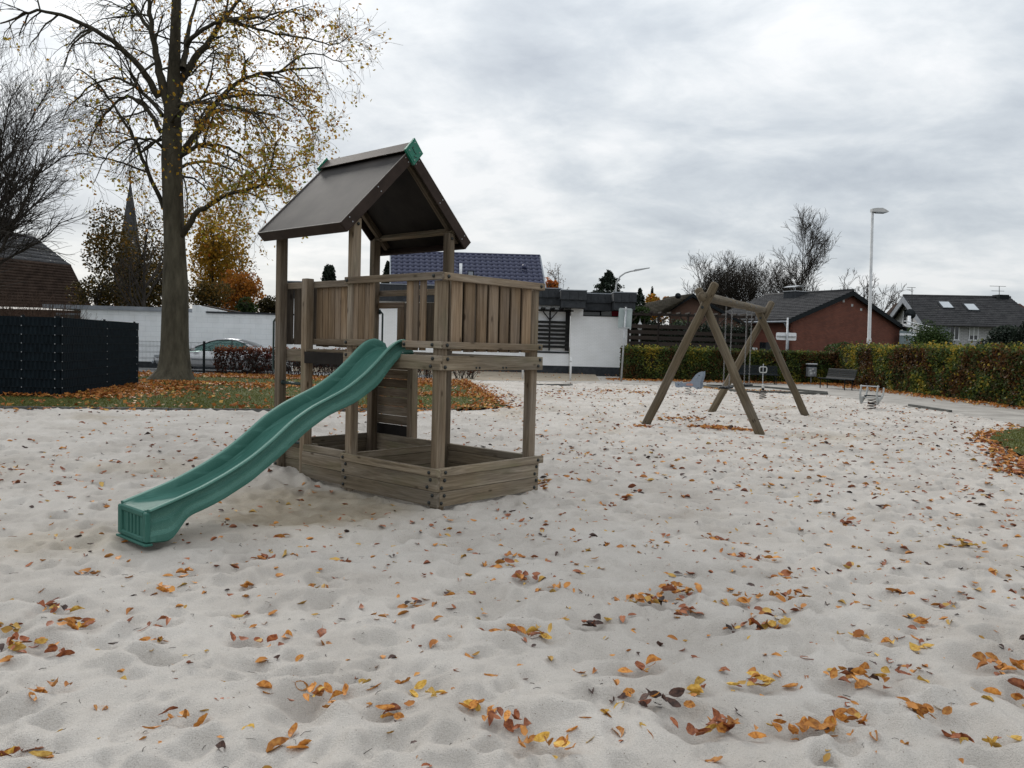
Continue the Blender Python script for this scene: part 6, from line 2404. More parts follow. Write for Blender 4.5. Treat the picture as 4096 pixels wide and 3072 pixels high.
def conservatory():
    y0 = 54.3
    X = lambda u: at(u, 1400, y0)[0]
    t = thing('conservatory', 'white framed glass conservatory at the right end of the red brick house', 'conservatory', (X(3660), y0, 0))
    fr = Matrix.Translation((0, y0, 0))
    Z = lambda u, v: at(u, v, y0)[2]
    M['cons_glass'] = plain('grey green conservatory glass', (0.16, 0.20, 0.21), rough=.12, var=.1, spec=.6, bump=0)
    x0, x1 = X(3596), X(3716)
    zl, zr = Z(3600, 1315), Z(3716, 1330)
    bx = lambda nm, a, b, c, d, mt='white_paint', y=0., yy=.10: MB().box((a, y, c), (b, yy, d)).build(nm, M[mt], t, fr)
    MB().prism([(x0, .03, .2), (x1 - .1, .03, .2), (x1 - .1, .03, zr - .1), (x0, .03, zl - .1)], (0, .03, 0)).build('glass_front', M['cons_glass'], t, fr)
    MB().prism([(x0 + .3, -.10, zl + .16), (x1 + .12, -.10, zr - .02), (x1 + .12, -.10, zr + .16), (x0 + .3, -.10, zl + .34)], (0, .6, 0)).build('roof_beam', M['white_paint'], t, fr)
    MB().tube([(x0 + .2, -.15, zl + .52), (x1 + .10, -.15, zr + .33)], .04, 6).build('roof_rail', M['white_paint'], t, fr)
    bx('corner_post', x1 - .14, x1 + .02, 0, zr - .005)
    bx('inner_post', x1 - .62, x1 - .54, 0, zr - .55, y=-.01)
    bx('mullion', x0 + .85, x0 + .93, Z(3650, 1342), zl + .1, y=-.01)
    bx('rail', x0, x1 - .145, Z(3650, 1343), Z(3650, 1338) + .06, y=-.012)
    bx('door_head', x1 - 1.05, x1 - .145, zr - .62, zr - .55, y=-.014)
    MB().box((x1 - .14, .101, .0), (x1 - .06, 3.4, zr - .01)).build('side_glass', M['cons_glass'], t, fr)


conservatory()


def pale_house():
    N_, F_ = np.array([29.3, 58.0, 0]), np.array([30.4, 66.0, 0])
    t = thing('house', 'pale grey brick house with long dark roof and two bright skylights', 'house', (33, 60, 0))
    d = np.array([.991, -.131, 0])
    L = 7.4
    zr, ze = 5.98, 4.0
    mid = (N_ + F_) / 2
    R0, R1 = mid + np.array([0, 0, zr]) - d * .5, mid + d * (L - .3) + np.array([0, 0, zr])
    gd = (F_ - N_) / np.linalg.norm(F_ - N_)
    # the near slope falls lower at the left end (over the porch), so two slopes side by side
    e0 = N_ - gd * .7 + np.array([0, 0, ze - .35]) - d * .5
    e1 = N_ - gd * .7 + d * (L + .2) + np.array([0, 0, ze - .35])
    tiled_slope('roof_tiles', t, e0, e1, R0, R1, 16, 40, M['dark_tile'], lift=.055, wave=.022)
    f0, f1 = F_ + gd * .6 + np.array([0, 0, ze - .1]) - d * .5, F_ + gd * .6 + d * L + np.array([0, 0, ze - .1])
    tiled_slope('roof_tiles', t, f1, f0, R1, R0, 14, 40, M['dark_tile'], lift=.055, wave=.022)
    MB().tube([R0 + np.array([0, 0, .05]), R1 + np.array([0, 0, .05])], .10, 8).build('ridge', M['dark_tile'], t, Matrix.Identity(4), True)
    gable_part('gable_wall', t, F_, N_, 0, ze, ze, zr - .12, M['grey_brick'])
    for e in (e0, f0):
        MB().prism([R0, R0 + np.array([0, 0, -.5]), e + np.array([0, 0, -.42]), e], d * .09).build('verge_board', M['coping'], t, Matrix.Identity(4))
    # gable window in the shade of the overhang
    gfr = Matrix.Translation((F_[0], F_[1], 0)) @ Matrix.Rotation(math.atan2(-gd[1], -gd[0]), 4, 'Z')
    Lg = np.linalg.norm(F_ - N_)
    go = MB().box((Lg * .36, -.04, 2.7), (Lg * .60, -.002, 5.0)).build('gable_window', M['dark_glass'], t, gfr)
    for a in (.36, .47, .59):
        MB().box((Lg * a, -.07, 2.7), (Lg * a + .09, -.042, 4.95)).build('window_frame', M['white_paint'], go, gfr)
    # long wall with window, shuttered window
    wo, wfr, wL = wall_part('wall', t, N_ + d * .02, N_ + d * L, 0, ze - .2, M['grey_brick'])
    px = lambda u: (lambda dd: ((_c + dd * (((N_ - _c) @ gd) / (dd @ gd))) - N_) @ d)(ray(u, 1330))
    pz = lambda u, v: (_c + ray(u, v) * (((N_ - _c) @ gd) / (ray(u, v) @ gd)))[2]

    def win(u0, u1, v0, v1, pane, frame='white_paint', split=True):
        x0, x1, z1, z0 = px(u0), px(u1), pz(u0, v0), pz(u0, v1)
        w = MB().box((x0, -.02, z0), (x1, -.002, z1)).build('window', M[pane], t, wfr)
        for a in ([x0, (x0 + x1) / 2 - .03, x1 - .07] if split else [x0, x1 - .07]):
            MB().box((a, -.05, z0), (a + .07, -.021, z1)).build('window_frame', M[frame], w, wfr)
        MB().box((x0 - .05, -.08, z0 - .08), (x1 + .05, -.003, z0 - .003)).build('window_sill', M['white_paint'], w, wfr)
        return w, x0, x1, z0, z1

    win(3796, 3836, 1307, 1357, 'dark_glass')
    w, x0, x1, z0, z1 = win(3874, 3913, 1308, 1358, 'dark_glass')
    for i in range(7):
        zz = z1 - (z1 - z0) * .68 * (i + 1) / 7
        MB().box((x0 + .075, -.04, zz + .004), (x1 - .075, -.022, zz + (z1 - z0) * .68 / 7)).build('shutter_slat', M['sticker'], w, wfr)
    # blue grey porch cheek at the left end of the wall
    MB().box((px(3722), -.35, 2.0), (px(3792), -.003, ze - .2)).build('porch_cladding', M['coping'], t, wfr)
    # skylights
    n = np.cross(e1 - e0, R0 - e0)
    n /= np.linalg.norm(n)
    if n[2] < 0:
        n = -n
    for (u, v) in ((3783, 1225), (3884, 1234)):
        dd = ray(u, v)
        p = _c + dd * (((e0 - _c) @ n) / (dd @ n))
        sx = (e1 - e0) / np.linalg.norm(e1 - e0)
        sy = (R0 - e0) - sx * ((R0 - e0) @ sx)
        sy /= np.linalg.norm(sy)
        mw = Matrix(((sx[0], sy[0], n[0], p[0]), (sx[1], sy[1], n[1], p[1]), (sx[2], sy[2], n[2], p[2]), (0, 0, 0, 1)))
        s = MB().box((-.42, -.62, .0), (.42, .62, .13)).build('skylight', M['anthracite'], t, mw)
        MB().box((-.34, -.54, .131), (.34, .54, .14)).build('skylight_pane', M['skyglass'], s, mw)
    # antennas, chimney pot, dish
    for (u, v0, v1, y, arms) in ((3648, 1150, 1290, 57.0, ((0, .35),)), (3997, 1145, 1200, 60.5, ((0, .7), (.35, .55), (.95, .3)))):
        a, b = at(u, v0, y), at(u, v1, y)
        m = MB().tube([a, b], .022, 6)
        for dz, w in arms:
            m.tube([a + np.array([-w, 0, -dz]), a + np.array([w * .7, 0, -dz])], .016, 5)
        m.build('antenna', M['bolt'], t, Matrix.Identity(4))
    q = at(3640, 1257, 56.0)
    MB().lathe([(.03, -.06), (.24, .0), (.36, .08)], 12, Matrix.Rotation(math.radians(75), 4, 'X')).build('satellite_dish', M['black_metal'], t, Matrix.Translation(Vector([float(a) for a in q])), True)
    q = at(3636, 1290, 55.5)
    MB().tube([q + np.array([0, 0, -2]), q + np.array([0, 0, .45])], .10, 9).build('flue', M['white_paint'], t, Matrix.Identity(4), True)
    c = mid + d * (L - 1.0)
    MB().box((-.4, -.4, zr - .6), (.4, .4, zr + .22)).build('chimney', M['black_metal'], t, Matrix.Translation((c[0], c[1], 0)))
    # brick gable of the next house at the far right
    A, B = at(3990, 1400, 74), at(4210, 1400, 78)
    t2 = thing('house', 'dark red brick gable house cut by the right picture edge', 'house', ((A + B)[0] / 2, 76, 0))
    gable_part('gable_wall', t2, A, B, 0, 4.6, 4.6, at(4052, 1208, 75)[2] - .1, M['red_brick'], rs=.35)
    rp = at(4052, 1203, 74.8)
    for u, v, y in ((3978, 1290, 73.8), (4225, 1390, 78)):
        e = at(u, v, y)
        MB().prism([rp, rp + np.array([0, 0, -.3]), e + np.array([0, 0, -.3]), e], (0, .4, 0)).build('verge_board', M['black_metal'], t2, Matrix.Identity(4))
        MB().prism([rp + np.array([0, .4, .02]), e + np.array([0, .4, .02]), e + np.array([-7, 8, 0]), rp + np.array([-7, 8, 0])], (0, 0, -.12)).build('roof_slope', M['brown_tile'], t2, Matrix.Identity(4))
    q = at(4048, 1262, 74.5)
    MB().box((-.35, -.6, -.5), (.35, 0, .5)).build('window', M['sticker'], t2, Matrix.Translation(Vector([float(a) for a in q])))


M['skyglass'] = plain('bright skylight pane', (0.36, 0.39, 0.41), rough=.15, var=.02, spec=.8, bump=0)
pale_house()


# ------------------------------------------------------------------ dark pergola fence behind the left hedge
def pergola():
    y = 43.5
    X = lambda u: at(u, 1400, y)[0]
    t = thing('pergola', 'dark brown slatted pergola fence behind the hedge and swing', 'pergola', (X(2800), y, 0))
    fr = Matrix.Translation((0, y, 0))
    x0, x1 = X(2512), X(2985)
    zt = 3.25
    n = 5
    for i in range(n):
        x = x0 + (x1 - x0) * i / (n - 1)
        block('post', (x - .05, 0, -.1), (x + .05, .1, zt), M['brown_stain'], t, fr)
        if i < n - 1:
            w = (x1 - x0) / (n - 1)
            for k in range(7):
                z0 = .75 + k * .305
                if k > 5 and i > 1:
                    continue
                block('slat', (x + .03, -.035, z0), (x + w - .03, -.002, z0 + (.20 if i < 3 else .16)), M['brown_stain'], t, fr)
        for s in (-1, 1):
            a = np.array([x, .03, zt - .5])
            b = a + np.array([s * .42, 0, .47])
            MB().prism([a + np.array([0, 0, -.05]), a + np.array([0, 0, .05]), b + np.array([0, 0, .05]), b + np.array([0, 0, -.05])], (0, .05, 0)).build('brace', M['brown_stain'], t, fr)
    block('beam', (x0 - .4, -.02, zt), (x1 + .4, .12, zt + .13), M['brown_stain'], t, fr)
    for i in range(15):
        x = x0 - .3 + (x1 - x0 + .6) * i / 14
        block('rafter', (x - .035, -.4, zt + .132), (x + .035, .7, zt + .22), M['brown_stain'], t, fr)
    # white garden lantern
    p = at(2556, 1400, 44.2)
    l = thing('garden_lantern', 'white pointed garden lantern on a pole in front of the dark pergola', 'lantern', (p[0], 44.2, 0))
    f2 = WM[l.name]
    MB().tube([(0, 0, 0), (0, 0, 2.35)], .04, 8).build('pole', M['white_paint'], l, f2)
    MB().lathe([(.06, 2.36), (.07, 2.42), (.12, 2.62), (.125, 2.66)], 8).build('glass', M['sticker'], l, f2)
    MB().lathe([(.21, 2.68), (.18, 2.72), (.05, 2.9), (.02, 2.98), (.010, 3.1)], 8).build('hat', M['white_paint'], l, f2)
    # white garden chairs glimpsed between slats
    p = at(2790, 1400, 45.5)
    c = thing('garden_bench', 'white garden bench glimpsed between the pergola slats', 'bench', (p[0], 45.5, 0))
    f3 = WM[c.name]
    for i in range(9):
        block('bar', (i * .14, 0, .5), (i * .14 + .05, .03, 1.05), M['white_paint'], c, f3)
    block('top_rail', (-.03, -.01, 1.051), (1.22, .04, 1.12), M['white_paint'], c, f3)
    block('seat', (-.03, -.5, .44), (1.22, .04, .499), M['white_paint'], c, f3)
    for x in (0, 1.12):
        block('leg', (x, -.45, 0), (x + .06, -.39, .439), M['white_paint'], c, f3)
    # white van-like parked trailer glimpsed in the hedge gap
    p = at(2965, 1400, 52)
    m = thing('caravan', 'white object glimpsed through the hedge gap behind the swing', 'trailer', (p[0], 52, 0))
    f4 = WM[m.name]
    MB().prism([(-1.2, 0, .5), (1.2, 0, .5), (1.25, 0, 1.2), (1.0, 0, 1.75), (-1.0, 0, 1.75), (-1.25, 0, 1.2)], (0, 1.6, 0)).build('body', M['white_paint'], m, f4)
    MB().box((-.7, -.02, 1.1), (.7, -.002, 1.5)).build('window', M['dark_glass'], m, f4)
    for x in (-.6, .6):
        MB().lathe([(.28, 0), (.28, .2), (.15, .21)], 12, Matrix.Rotation(math.pi / 2, 4, 'X')).build('wheel', M['bolt'], m, f4 @ Matrix.Translation((x, .1, .28)))


pergola()


# ------------------------------------------------------------------ lamps, signs, bollards
def street():
    # straight lamp on the right
    y = 41.0
    b = at(3478, 1400, y)
    t = thing('street_lamp', 'tall straight grey street lamp behind the right hedge', 'street lamp', (b[0], y, 0))
    top = at(3490, 848, y)
    base = np.array([b[0], y, 0.0])
    MB().tube([base, base + (top - base) * .27, base + (top - base) * .272, top], [.115, .105, .085, .062], 12).build('pole', M['lamp_grey'], t, Matrix.Identity(4), True)
    hd = Matrix.Translation(Vector([float(q) for q in top]))
    MB().prism([(-.06, -.13, 0), (-.06, -.13, .15), (.15, -.13, .19), (.45, -.13, .20), (.62, -.13, .12), (.78, -.13, .02), (.70, -.13, -.02)], (0, .26, 0)).build('lamp_head', M['lamp_grey'], t, hd)
    MB().prism([(.16, -.11, -.055), (.10, -.11, -.012), (.68, -.11, -.024), (.58, -.11, -.06)], (0, .22, 0)).build('lamp_glass', M['coping'], t, hd)
    # curved lamp behind the bungalow
    y = 57.0
    t = thing('street_lamp', 'curved grey street lamp rising behind the flat bungalow roof', 'street lamp', (at(2462, 1400, y)[0], y, 0))
    pts = [np.array([at(2462, 1400, y)[0], y, 0])] + [at(u, v, y) for u, v in ((2461, 1250), (2463, 1160), (2467, 1130), (2480, 1106), (2500, 1092), (2520, 1086), (2545, 1081))]
    MB().tube(pts, [.10, .08, .07, .065, .06, .055, .05, .05], 10).build('pole', M['lamp_grey'], t, Matrix.Identity(4), True)
    a, c = at(2538, 1082, y), at(2598, 1072, y)
    MB().prism([a + np.array([0, -.12, -.07]), a + np.array([0, -.12, .07]), c + np.array([0, -.12, .03]), c + np.array([0, -.12, -.02])], (0, .24, 0)).build('lamp_head', M['lamp_grey'], t, Matrix.Identity(4))
    # traffic sign seen from behind
    p = gz(2484, 1526)
    t = thing('traffic_sign', 'grey back of a traffic sign on a post at the hedge end', 'sign', (p[0], p[1], 0))
    fr = WM[t.name] @ Matrix.Rotation(.035, 4, 'Y')
    MB().tube([(0, 0, -.1), (0, 0, 3.33)], .042, 10).build('post', M['steel'], t, fr, True)
    M['sign_back'] = noisy('grey green sign back', (0.26, 0.31, 0.31), (0.34, 0.39, 0.39), scale=3, rough=.6, bump=.02)
    zb, zt = 2.38, 3.28
    MB().prism([(-.30, -.075, zb + .04), (-.26, -.075, zb), (.26, -.075, zb), (.30, -.075, zb + .04), (.30, -.075, zt - .04), (.26, -.075, zt), (-.26, -.075, zt), (-.30, -.075, zt - .04)], (0, .012, 0)).build('plate', M['sign_back'], t, fr @ Matrix.Translation((0, .14, 0)))
    for z in (zb + .02, zt - .05):
        block('bracket', (-.20, -.052, z), (.20, -.045, z + .035), M['steel'], t, fr)
        block('clamp', (-.06, -.065, z - .005), (.06, -.046 - .007, z + .04), M['steel'], t, fr)
    MB().lathe([(.046, 3.33), (.046, 3.36), (.02, 3.375)], 9).build('cap', M['bolt'], t, fr)
    # street name board in front of the red brick house
    p = at(3146, 1400, 42.5)
    t = thing('street_sign', 'white street name board seen edge-on from behind, on a grey post before the brick house', 'sign', (p[0], 42.5, 0))
    fr = WM[t.name]
    MB().tube([(0, 0, 0), (0, 0, 3.3)], .045, 9).build('post', M['steel'], t, fr, True)
    zc = at(3140, 1345, 42.5)[2]
    MB().prism([(-.55, -.06, zc - .12), (-.50, -.06, zc - .19), (.45, -.06, zc - .21), (.50, -.06, zc - .17), (.50, -.06, zc + .16), (.45, -.06, zc + .19), (-.50, -.06, zc + .19), (-.55, -.06, zc + .14)], (0, .012, 0)).build('board', M['white_paint'], t, fr @ Matrix.Rotation(.0, 4, 'Z') @ Matrix.Translation((0, .115, 0)))
    block('bracket', (-.5, -.0, zc - .03), (.46, .05, zc + .03), M['steel'], t, fr)
    # white bollards
    for u, v, hh, lab in ((2281, 1523, 1.02, 'white bollard in front of the bungalow pier'), (2090, 1516, .95, 'white bollard half hidden behind the right tower post')):
        q = gz(u, v)
        t = thing('bollard', lab, 'bollard', (q[0], q[1], 0), 0, 'white bollards by the bungalow')
        fr = WM[t.name]
        MB().tube([(0, 0, -.1), (0, 0, hh - .03), (0, 0, hh)], [.045, .045, .03], 10).build('post', M['white_paint'], t, fr, True)
        MB().tube([(0, 0, hh * .80), (0, 0, hh * .86)], .047, 10).build('band', M['sticker'], t, fr)


street()


# ------------------------------------------------------------------ silver coupe
def car():
    y = 35.4
    X = lambda u: at(u, 1400, y)[0]
    t = thing('car', 'silver coupe with dark soft line roof parked along the white wall', 'car', (X(880), y, 0))
    M['car_paint'] = plain('silver car paint', (0.56, 0.57, 0.59), rough=.3, metal=.3, spec=.6, var=.04, bump=0)
    M['car_glass'] = glass('greenish car glass', (0.10, 0.22, 0.20), alpha=.45)
    x0 = X(632)
    L = X(1112) - x0
    fr = Matrix.Translation((x0, y, .0))
    # stations along the car (nose at 0): (x, sill z, belt z, top z of lower body, half width)
    st = [(0, .42, .50, .52, .45), (.04, .30, .58, .62, .68), (.12, .24, .66, .72, .80), (.25, .22, .74, .80, .86), (.32, .22, .80, .86, .88), (.42, .22, .86, .90, .89), (.60, .22, .90, .93, .89), (.76, .22, .93, .96, .88),
          (.88, .26, .92, .97, .84), (.955, .34, .86, .93, .76), (.99, .42, .74, .80, .66), (1.0, .48, .62, .66, .55)]
    V, F = [], []
    sec = lambda x, s, b, tp, w: [(x, -w * .9, s), (x, -w, s + .12), (x, -w * 1.02, (s + b) / 2), (x, -w * .985, b), (x, -w * .86, tp), (x, 0, tp + .02), (x, w * .86, tp), (x, w * .985, b), (x, w * 1.02, (s + b) / 2), (x, w, s + .12), (x, w * .9, s)]
    for (a, s, b, tp, w) in st:
        V += sec(a * L, s, b, tp, w)
    m = 11
    for i in range(len(st) - 1):
        for j in range(m - 1):
            F.append((i * m + j, (i + 1) * m + j, (i + 1) * m + j + 1, i * m + j + 1))
        F.append((i * m + m - 1, (i + 1) * m + m - 1, (i + 1) * m, i * m))
    F += [tuple(range(m)), tuple((len(st) - 1) * m + j for j in range(m - 1, -1, -1))]
    body = MB().add(V, F).build('body', M['car_paint'], t, fr, True)
    # greenhouse: roof shell + pillars, glass between
    prof = [(.30, .88), (.40, 1.12), (.48, 1.30), (.54, 1.385), (.62, 1.41), (.70, 1.385), (.78, 1.27), (.86, 1.07), (.92, .96)]
    mb = MB()
    V, F = [], []
    for (a, z) in prof:
        w = .82 - .20 * (z - .88) / .53
        V += [(a * L, -w, z), (a * L, -w * .8, z + .025), (a * L, 0, z + .045), (a * L, w * .8, z + .025), (a * L, w, z)]
    for i in range(len(prof) - 1):
        for j in range(4):
            F.append((i * 5 + j, (i + 1) * 5 + j, (i + 1) * 5 + j + 1, i * 5 + j + 1))
    roofi = [i for i, (a, z) in enumerate(prof)]
    rf = MB().add(V, [f for k, f in enumerate(F) if 2 <= k // 4 <= 4]).build('roof', M['car_paint'], t, fr, True)
    MB().add(V, [f for k, f in enumerate(F) if k // 4 < 2]).build('windscreen', M['car_glass'], t, fr, True)
    MB().add(V, [f for k, f in enumerate(F) if 5 <= k // 4 < 7]).build('rear_window', M['dark_glass'], t, fr, True)
    MB().add(V, [f for k, f in enumerate(F) if k // 4 >= 7]).build('boot_lid', M['car_paint'], t, fr, True)
    for s in (-1, 1):
        w0 = .845
        side = [(.315, .90), (.40, 1.11), (.48, 1.285), (.54, 1.365), (.62, 1.385), (.70, 1.355), (.76, 1.25), (.81, 1.08), (.835, .955)]
        P3 = lambda a, z, o=0: np.array([a * L, s * (.82 - .20 * (z - .88) / .53 + o), z])
        # window glass
        g = MB().add([P3(a, z, -.005) for a, z in side] + [P3(.60, .93, -.005)], [tuple(range(len(side))) + (len(side),)])
        g.build('side_window', M['car_glass'], t, fr)
        # black window surround and silver roof rail above
        MB().tube([P3(a, z, .004) for a, z in side] + [P3(.60, .925, .006), P3(.315, .90, .004)], .016, 5, cap=False).build('window_seal', M['bolt'], t, fr)
        MB().tube([P3(a - .004, z + .03, .002) for a, z in side[:7]], .028, 6).build('roof_pillar', M['car_paint'], t, fr, True)
        MB().tube([P3(.66, 1.36, .0), P3(.665, .95, .004)], .02, 5).build('door_pillar', M['bolt'], t, fr)
        MB().prism([(P3(.76, 1.25, .0)), (P3(.82, 1.05, 0)), (P3(.845, .95, 0)), (P3(.92, .955, 0)), (P3(.86, 1.06, 0)), (P3(.79, 1.24, 0))], (0, -s * .02, 0)).build('rear_pillar', M['car_paint'], t, fr)
        MB().box((.35 * L, s * .90 - .02, .52), (.74 * L, s * .90 + .02, .57)).build('side_moulding', M['coping'], t, fr)
        MB().lathe([(.02, -.10), (.09, -.05), (.10, .06), (.04, .10)], 8).build('mirror', M['car_paint'], t, fr @ Matrix.Translation((.365 * L, s * .98, .97)))
        for a in (.185, .80):
            wh = MB().lathe([(.30, -.1), (.325, -.08), (.325, .08), (.30, .1)], 20, Matrix.Rotation(math.pi / 2, 4, 'X')).build('wheel', M['bolt'], t, fr @ Matrix.Translation((a * L, s * .82, .325)), True)
            MB().lathe([(.21, 0), (.20, .012), (.05, .03)], 14, Matrix.Rotation(s * -math.pi / 2 * -1, 4, 'X')).build('rim', M['steel'], wh, fr @ Matrix.Translation((a * L, s * .925, .325)))
        block('tail_light', (.955 * L - .05, s * .74 - .10, .70), (.985 * L, s * .74 + .04, .84), plain('red tail light', (.35, .01, .015), rough=.2, var=.05), t, fr)
        block('headlight', (.03 * L, s * .62 - .12, .58), (.10 * L, s * .62 + .10, .68), M['skyglass'], t, fr)
    for s in (-.36, .36):
        for a in (.60, .69):
            st_ = MB()
            st_.prism([(a * L, s - .2, .6), (a * L + .12, s - .2, .6), (a * L + .20, s - .17, 1.02), (a * L + .12, s - .17, 1.04)], (0, .38, 0))
            st_.prism([(a * L + .13, s - .12, 1.06), (a * L + .22, s - .12, 1.06), (a * L + .24, s - .1, 1.24), (a * L + .17, s - .1, 1.25)], (0, .23, 0))
            st_.build('seat', M['bolt'], t, fr)
    block('front_bumper', (-.01, -.62, .30), (.10, .62, .42), M['coping'], t, fr, k=.03)


car()

# ------------------------------------------------------------------ fallen leaves
def leaf_geo(seed, L=1.0, kind='oval'):
    """one fallen leaf of unit length: outline grid, folded along the midrib and curled; ~24 triangles with a stalk"""
    rg = np.random.default_rng(seed)
    nu, nw = 6, 2
    curl = rg.uniform(-.7, 1.5)
    foldv = rg.uniform(.25, 1.75)
    twist = rg.uniform(-.7, .7)
    wid = rg.uniform(.25, .36)
    V = []
    ang = -curl * .4
    x = z = 0.0
    for i in range(nu):
        t = i / (nu - 1)
        w = wid * math.sin(math.pi * min(1, t * .93 + .05)) ** .75 * (1 - .25 * t) * rg.uniform(.85, 1.12)
        for j in (-1, 0, 1):
            yy = w * j
            zz = z + abs(j) * w * math.tan(foldv * .55) + rg.normal(0, .018)
            a = twist * t
            V.append((x, yy * math.cos(a) - (zz - z) * math.sin(a), z + yy * math.sin(a) + (zz - z) * math.cos(a)))
        ang += curl / (nu - 1) * rg.uniform(.5, 1.4)
        x += math.cos(ang) / (nu - 1)
        z += math.sin(ang) / (nu - 1)
    F = []
    for i in range(nu - 1):
        for j in range(2):
            a = i * 3 + j
            F.append((a, a + 3, a + 4, a + 1))
    V = np.array(V)
    # stalk
    n = len(V)
    s0 = V[1]
    st = np.array([[s0[0], s0[1] - .012, s0[2]], [s0[0], s0[1] + .012, s0[2]], [s0[0] - .3, s0[1] + rg.uniform(-.1, .1), s0[2] + rg.uniform(0, .14)]])
    V = np.concatenate([V, st])
    F.append((n, n + 1, n + 2))
    V -= np.array([V[:, 0].mean(), V[:, 1].mean(), V[:, 2].min() + .10])
    return V, F


def leaf_material(name, a, b, c):
    m, nt, bs = newmat(name)
    L = nt.links.new
    N = nt.nodes.new
    oi = N('ShaderNodeObjectInfo')
    tc = N('ShaderNodeTexCoord')
    n = N('ShaderNodeTexNoise')
    n.inputs['Scale'].default_value = 5
    n.inputs['Detail'].default_value = 5
    ad = N('ShaderNodeVectorMath')
    sc = N('ShaderNodeVectorMath')
    sc.operation = 'SCALE'
    sc.inputs[0].default_value = (31, 17, 11)
    L(oi.outputs['Random'], sc.inputs['Scale'])
    L(tc.outputs['Object'], ad.inputs[0])
    L(sc.outputs[0], ad.inputs[1])
    L(ad.outputs[0], n.inputs['Vector'])
    r = ramp_node(nt, [(.3, a), (.52, b), (.72, c)])
    L(n.outputs[0], r.inputs[0])
    hv = N('ShaderNodeHueSaturation')
    mr = N('ShaderNodeMapRange')
    mr.inputs['To Min'].default_value = .7
    mr.inputs['To Max'].default_value = 1.25
    L(oi.outputs['Random'], mr.inputs['Value'])
    L(mr.outputs[0], hv.inputs['Value'])
    L(r.outputs[0], hv.inputs['Color'])
    L(hv.outputs[0], bs.inputs['Base Color'])
    bs.inputs['Roughness'].default_value = .6
    tr = N('ShaderNodeBsdfTranslucent')
    L(hv.outputs[0], tr.inputs['Color'])
    mx = N('ShaderNodeMixShader')
    mx.inputs[0].default_value = .22
    L(bs.outputs[0], mx.inputs[1])
    L(tr.outputs[0], mx.inputs[2])
    L(mx.outputs[0], nt.nodes['Material Output'].inputs['Surface'])
    return m


LM = {'yellow': leaf_material('yellow leaf', (.36, .18, .03), (.60, .37, .07), (.68, .47, .14)),
      'orange': leaf_material('orange brown leaf', (.26, .088, .02), (.52, .215, .042), (.62, .31, .08)),
      'russet': leaf_material('russet leaf', (.13, .036, .018), (.31, .095, .036), (.42, .17, .072)),
      'dark': leaf_material('dark withered leaf', (.03, .018, .015), (.075, .04, .03), (.14, .07, .05))}
LOOK = {'yellow': 'yellow', 'orange': 'orange brown', 'russet': 'russet red', 'dark': 'dark withered'}


def leaf_label(x, y, s, c):
    """what sets a leaf apart: its colour, its size and the part of the near sand it lies on"""
    r = x / y
    side = 'at the far left' if r < -.38 else 'left of centre' if r < -.13 else 'in the middle' if r < .13 else 'right of centre' if r < .38 else 'at the far right'
    dist = 'nearest the camera' if y < 3.6 else 'a step farther' if y < 4.6 else 'two steps farther' if y < 6 else 'near the tower'
    size = 'small' if s < .058 else 'middling' if s < .074 else 'large'
    return '%s %s leaf on the sand %s, %s' % (size, LOOK[c], dist, side), '%s leaves on the near sand' % LOOK[c]


leaf_meshes = []
for i in range(14):
    V, F = leaf_geo(100 + i)
    leaf_meshes.append((make_mesh('fallen_leaf', V, F, True), V, F))

def norm_at(x, y, e=.04):
    zx = (sand_z(np.array([x + e]), np.array([y])) - sand_z(np.array([x - e]), np.array([y])))[0] / (2 * e)
    zy = (sand_z(np.array([x]), np.array([y + e])) - sand_z(np.array([x]), np.array([y - e])))[0] / (2 * e)
    n = np.array([-zx, -zy, 1.0])
    return n / np.linalg.norm(n)


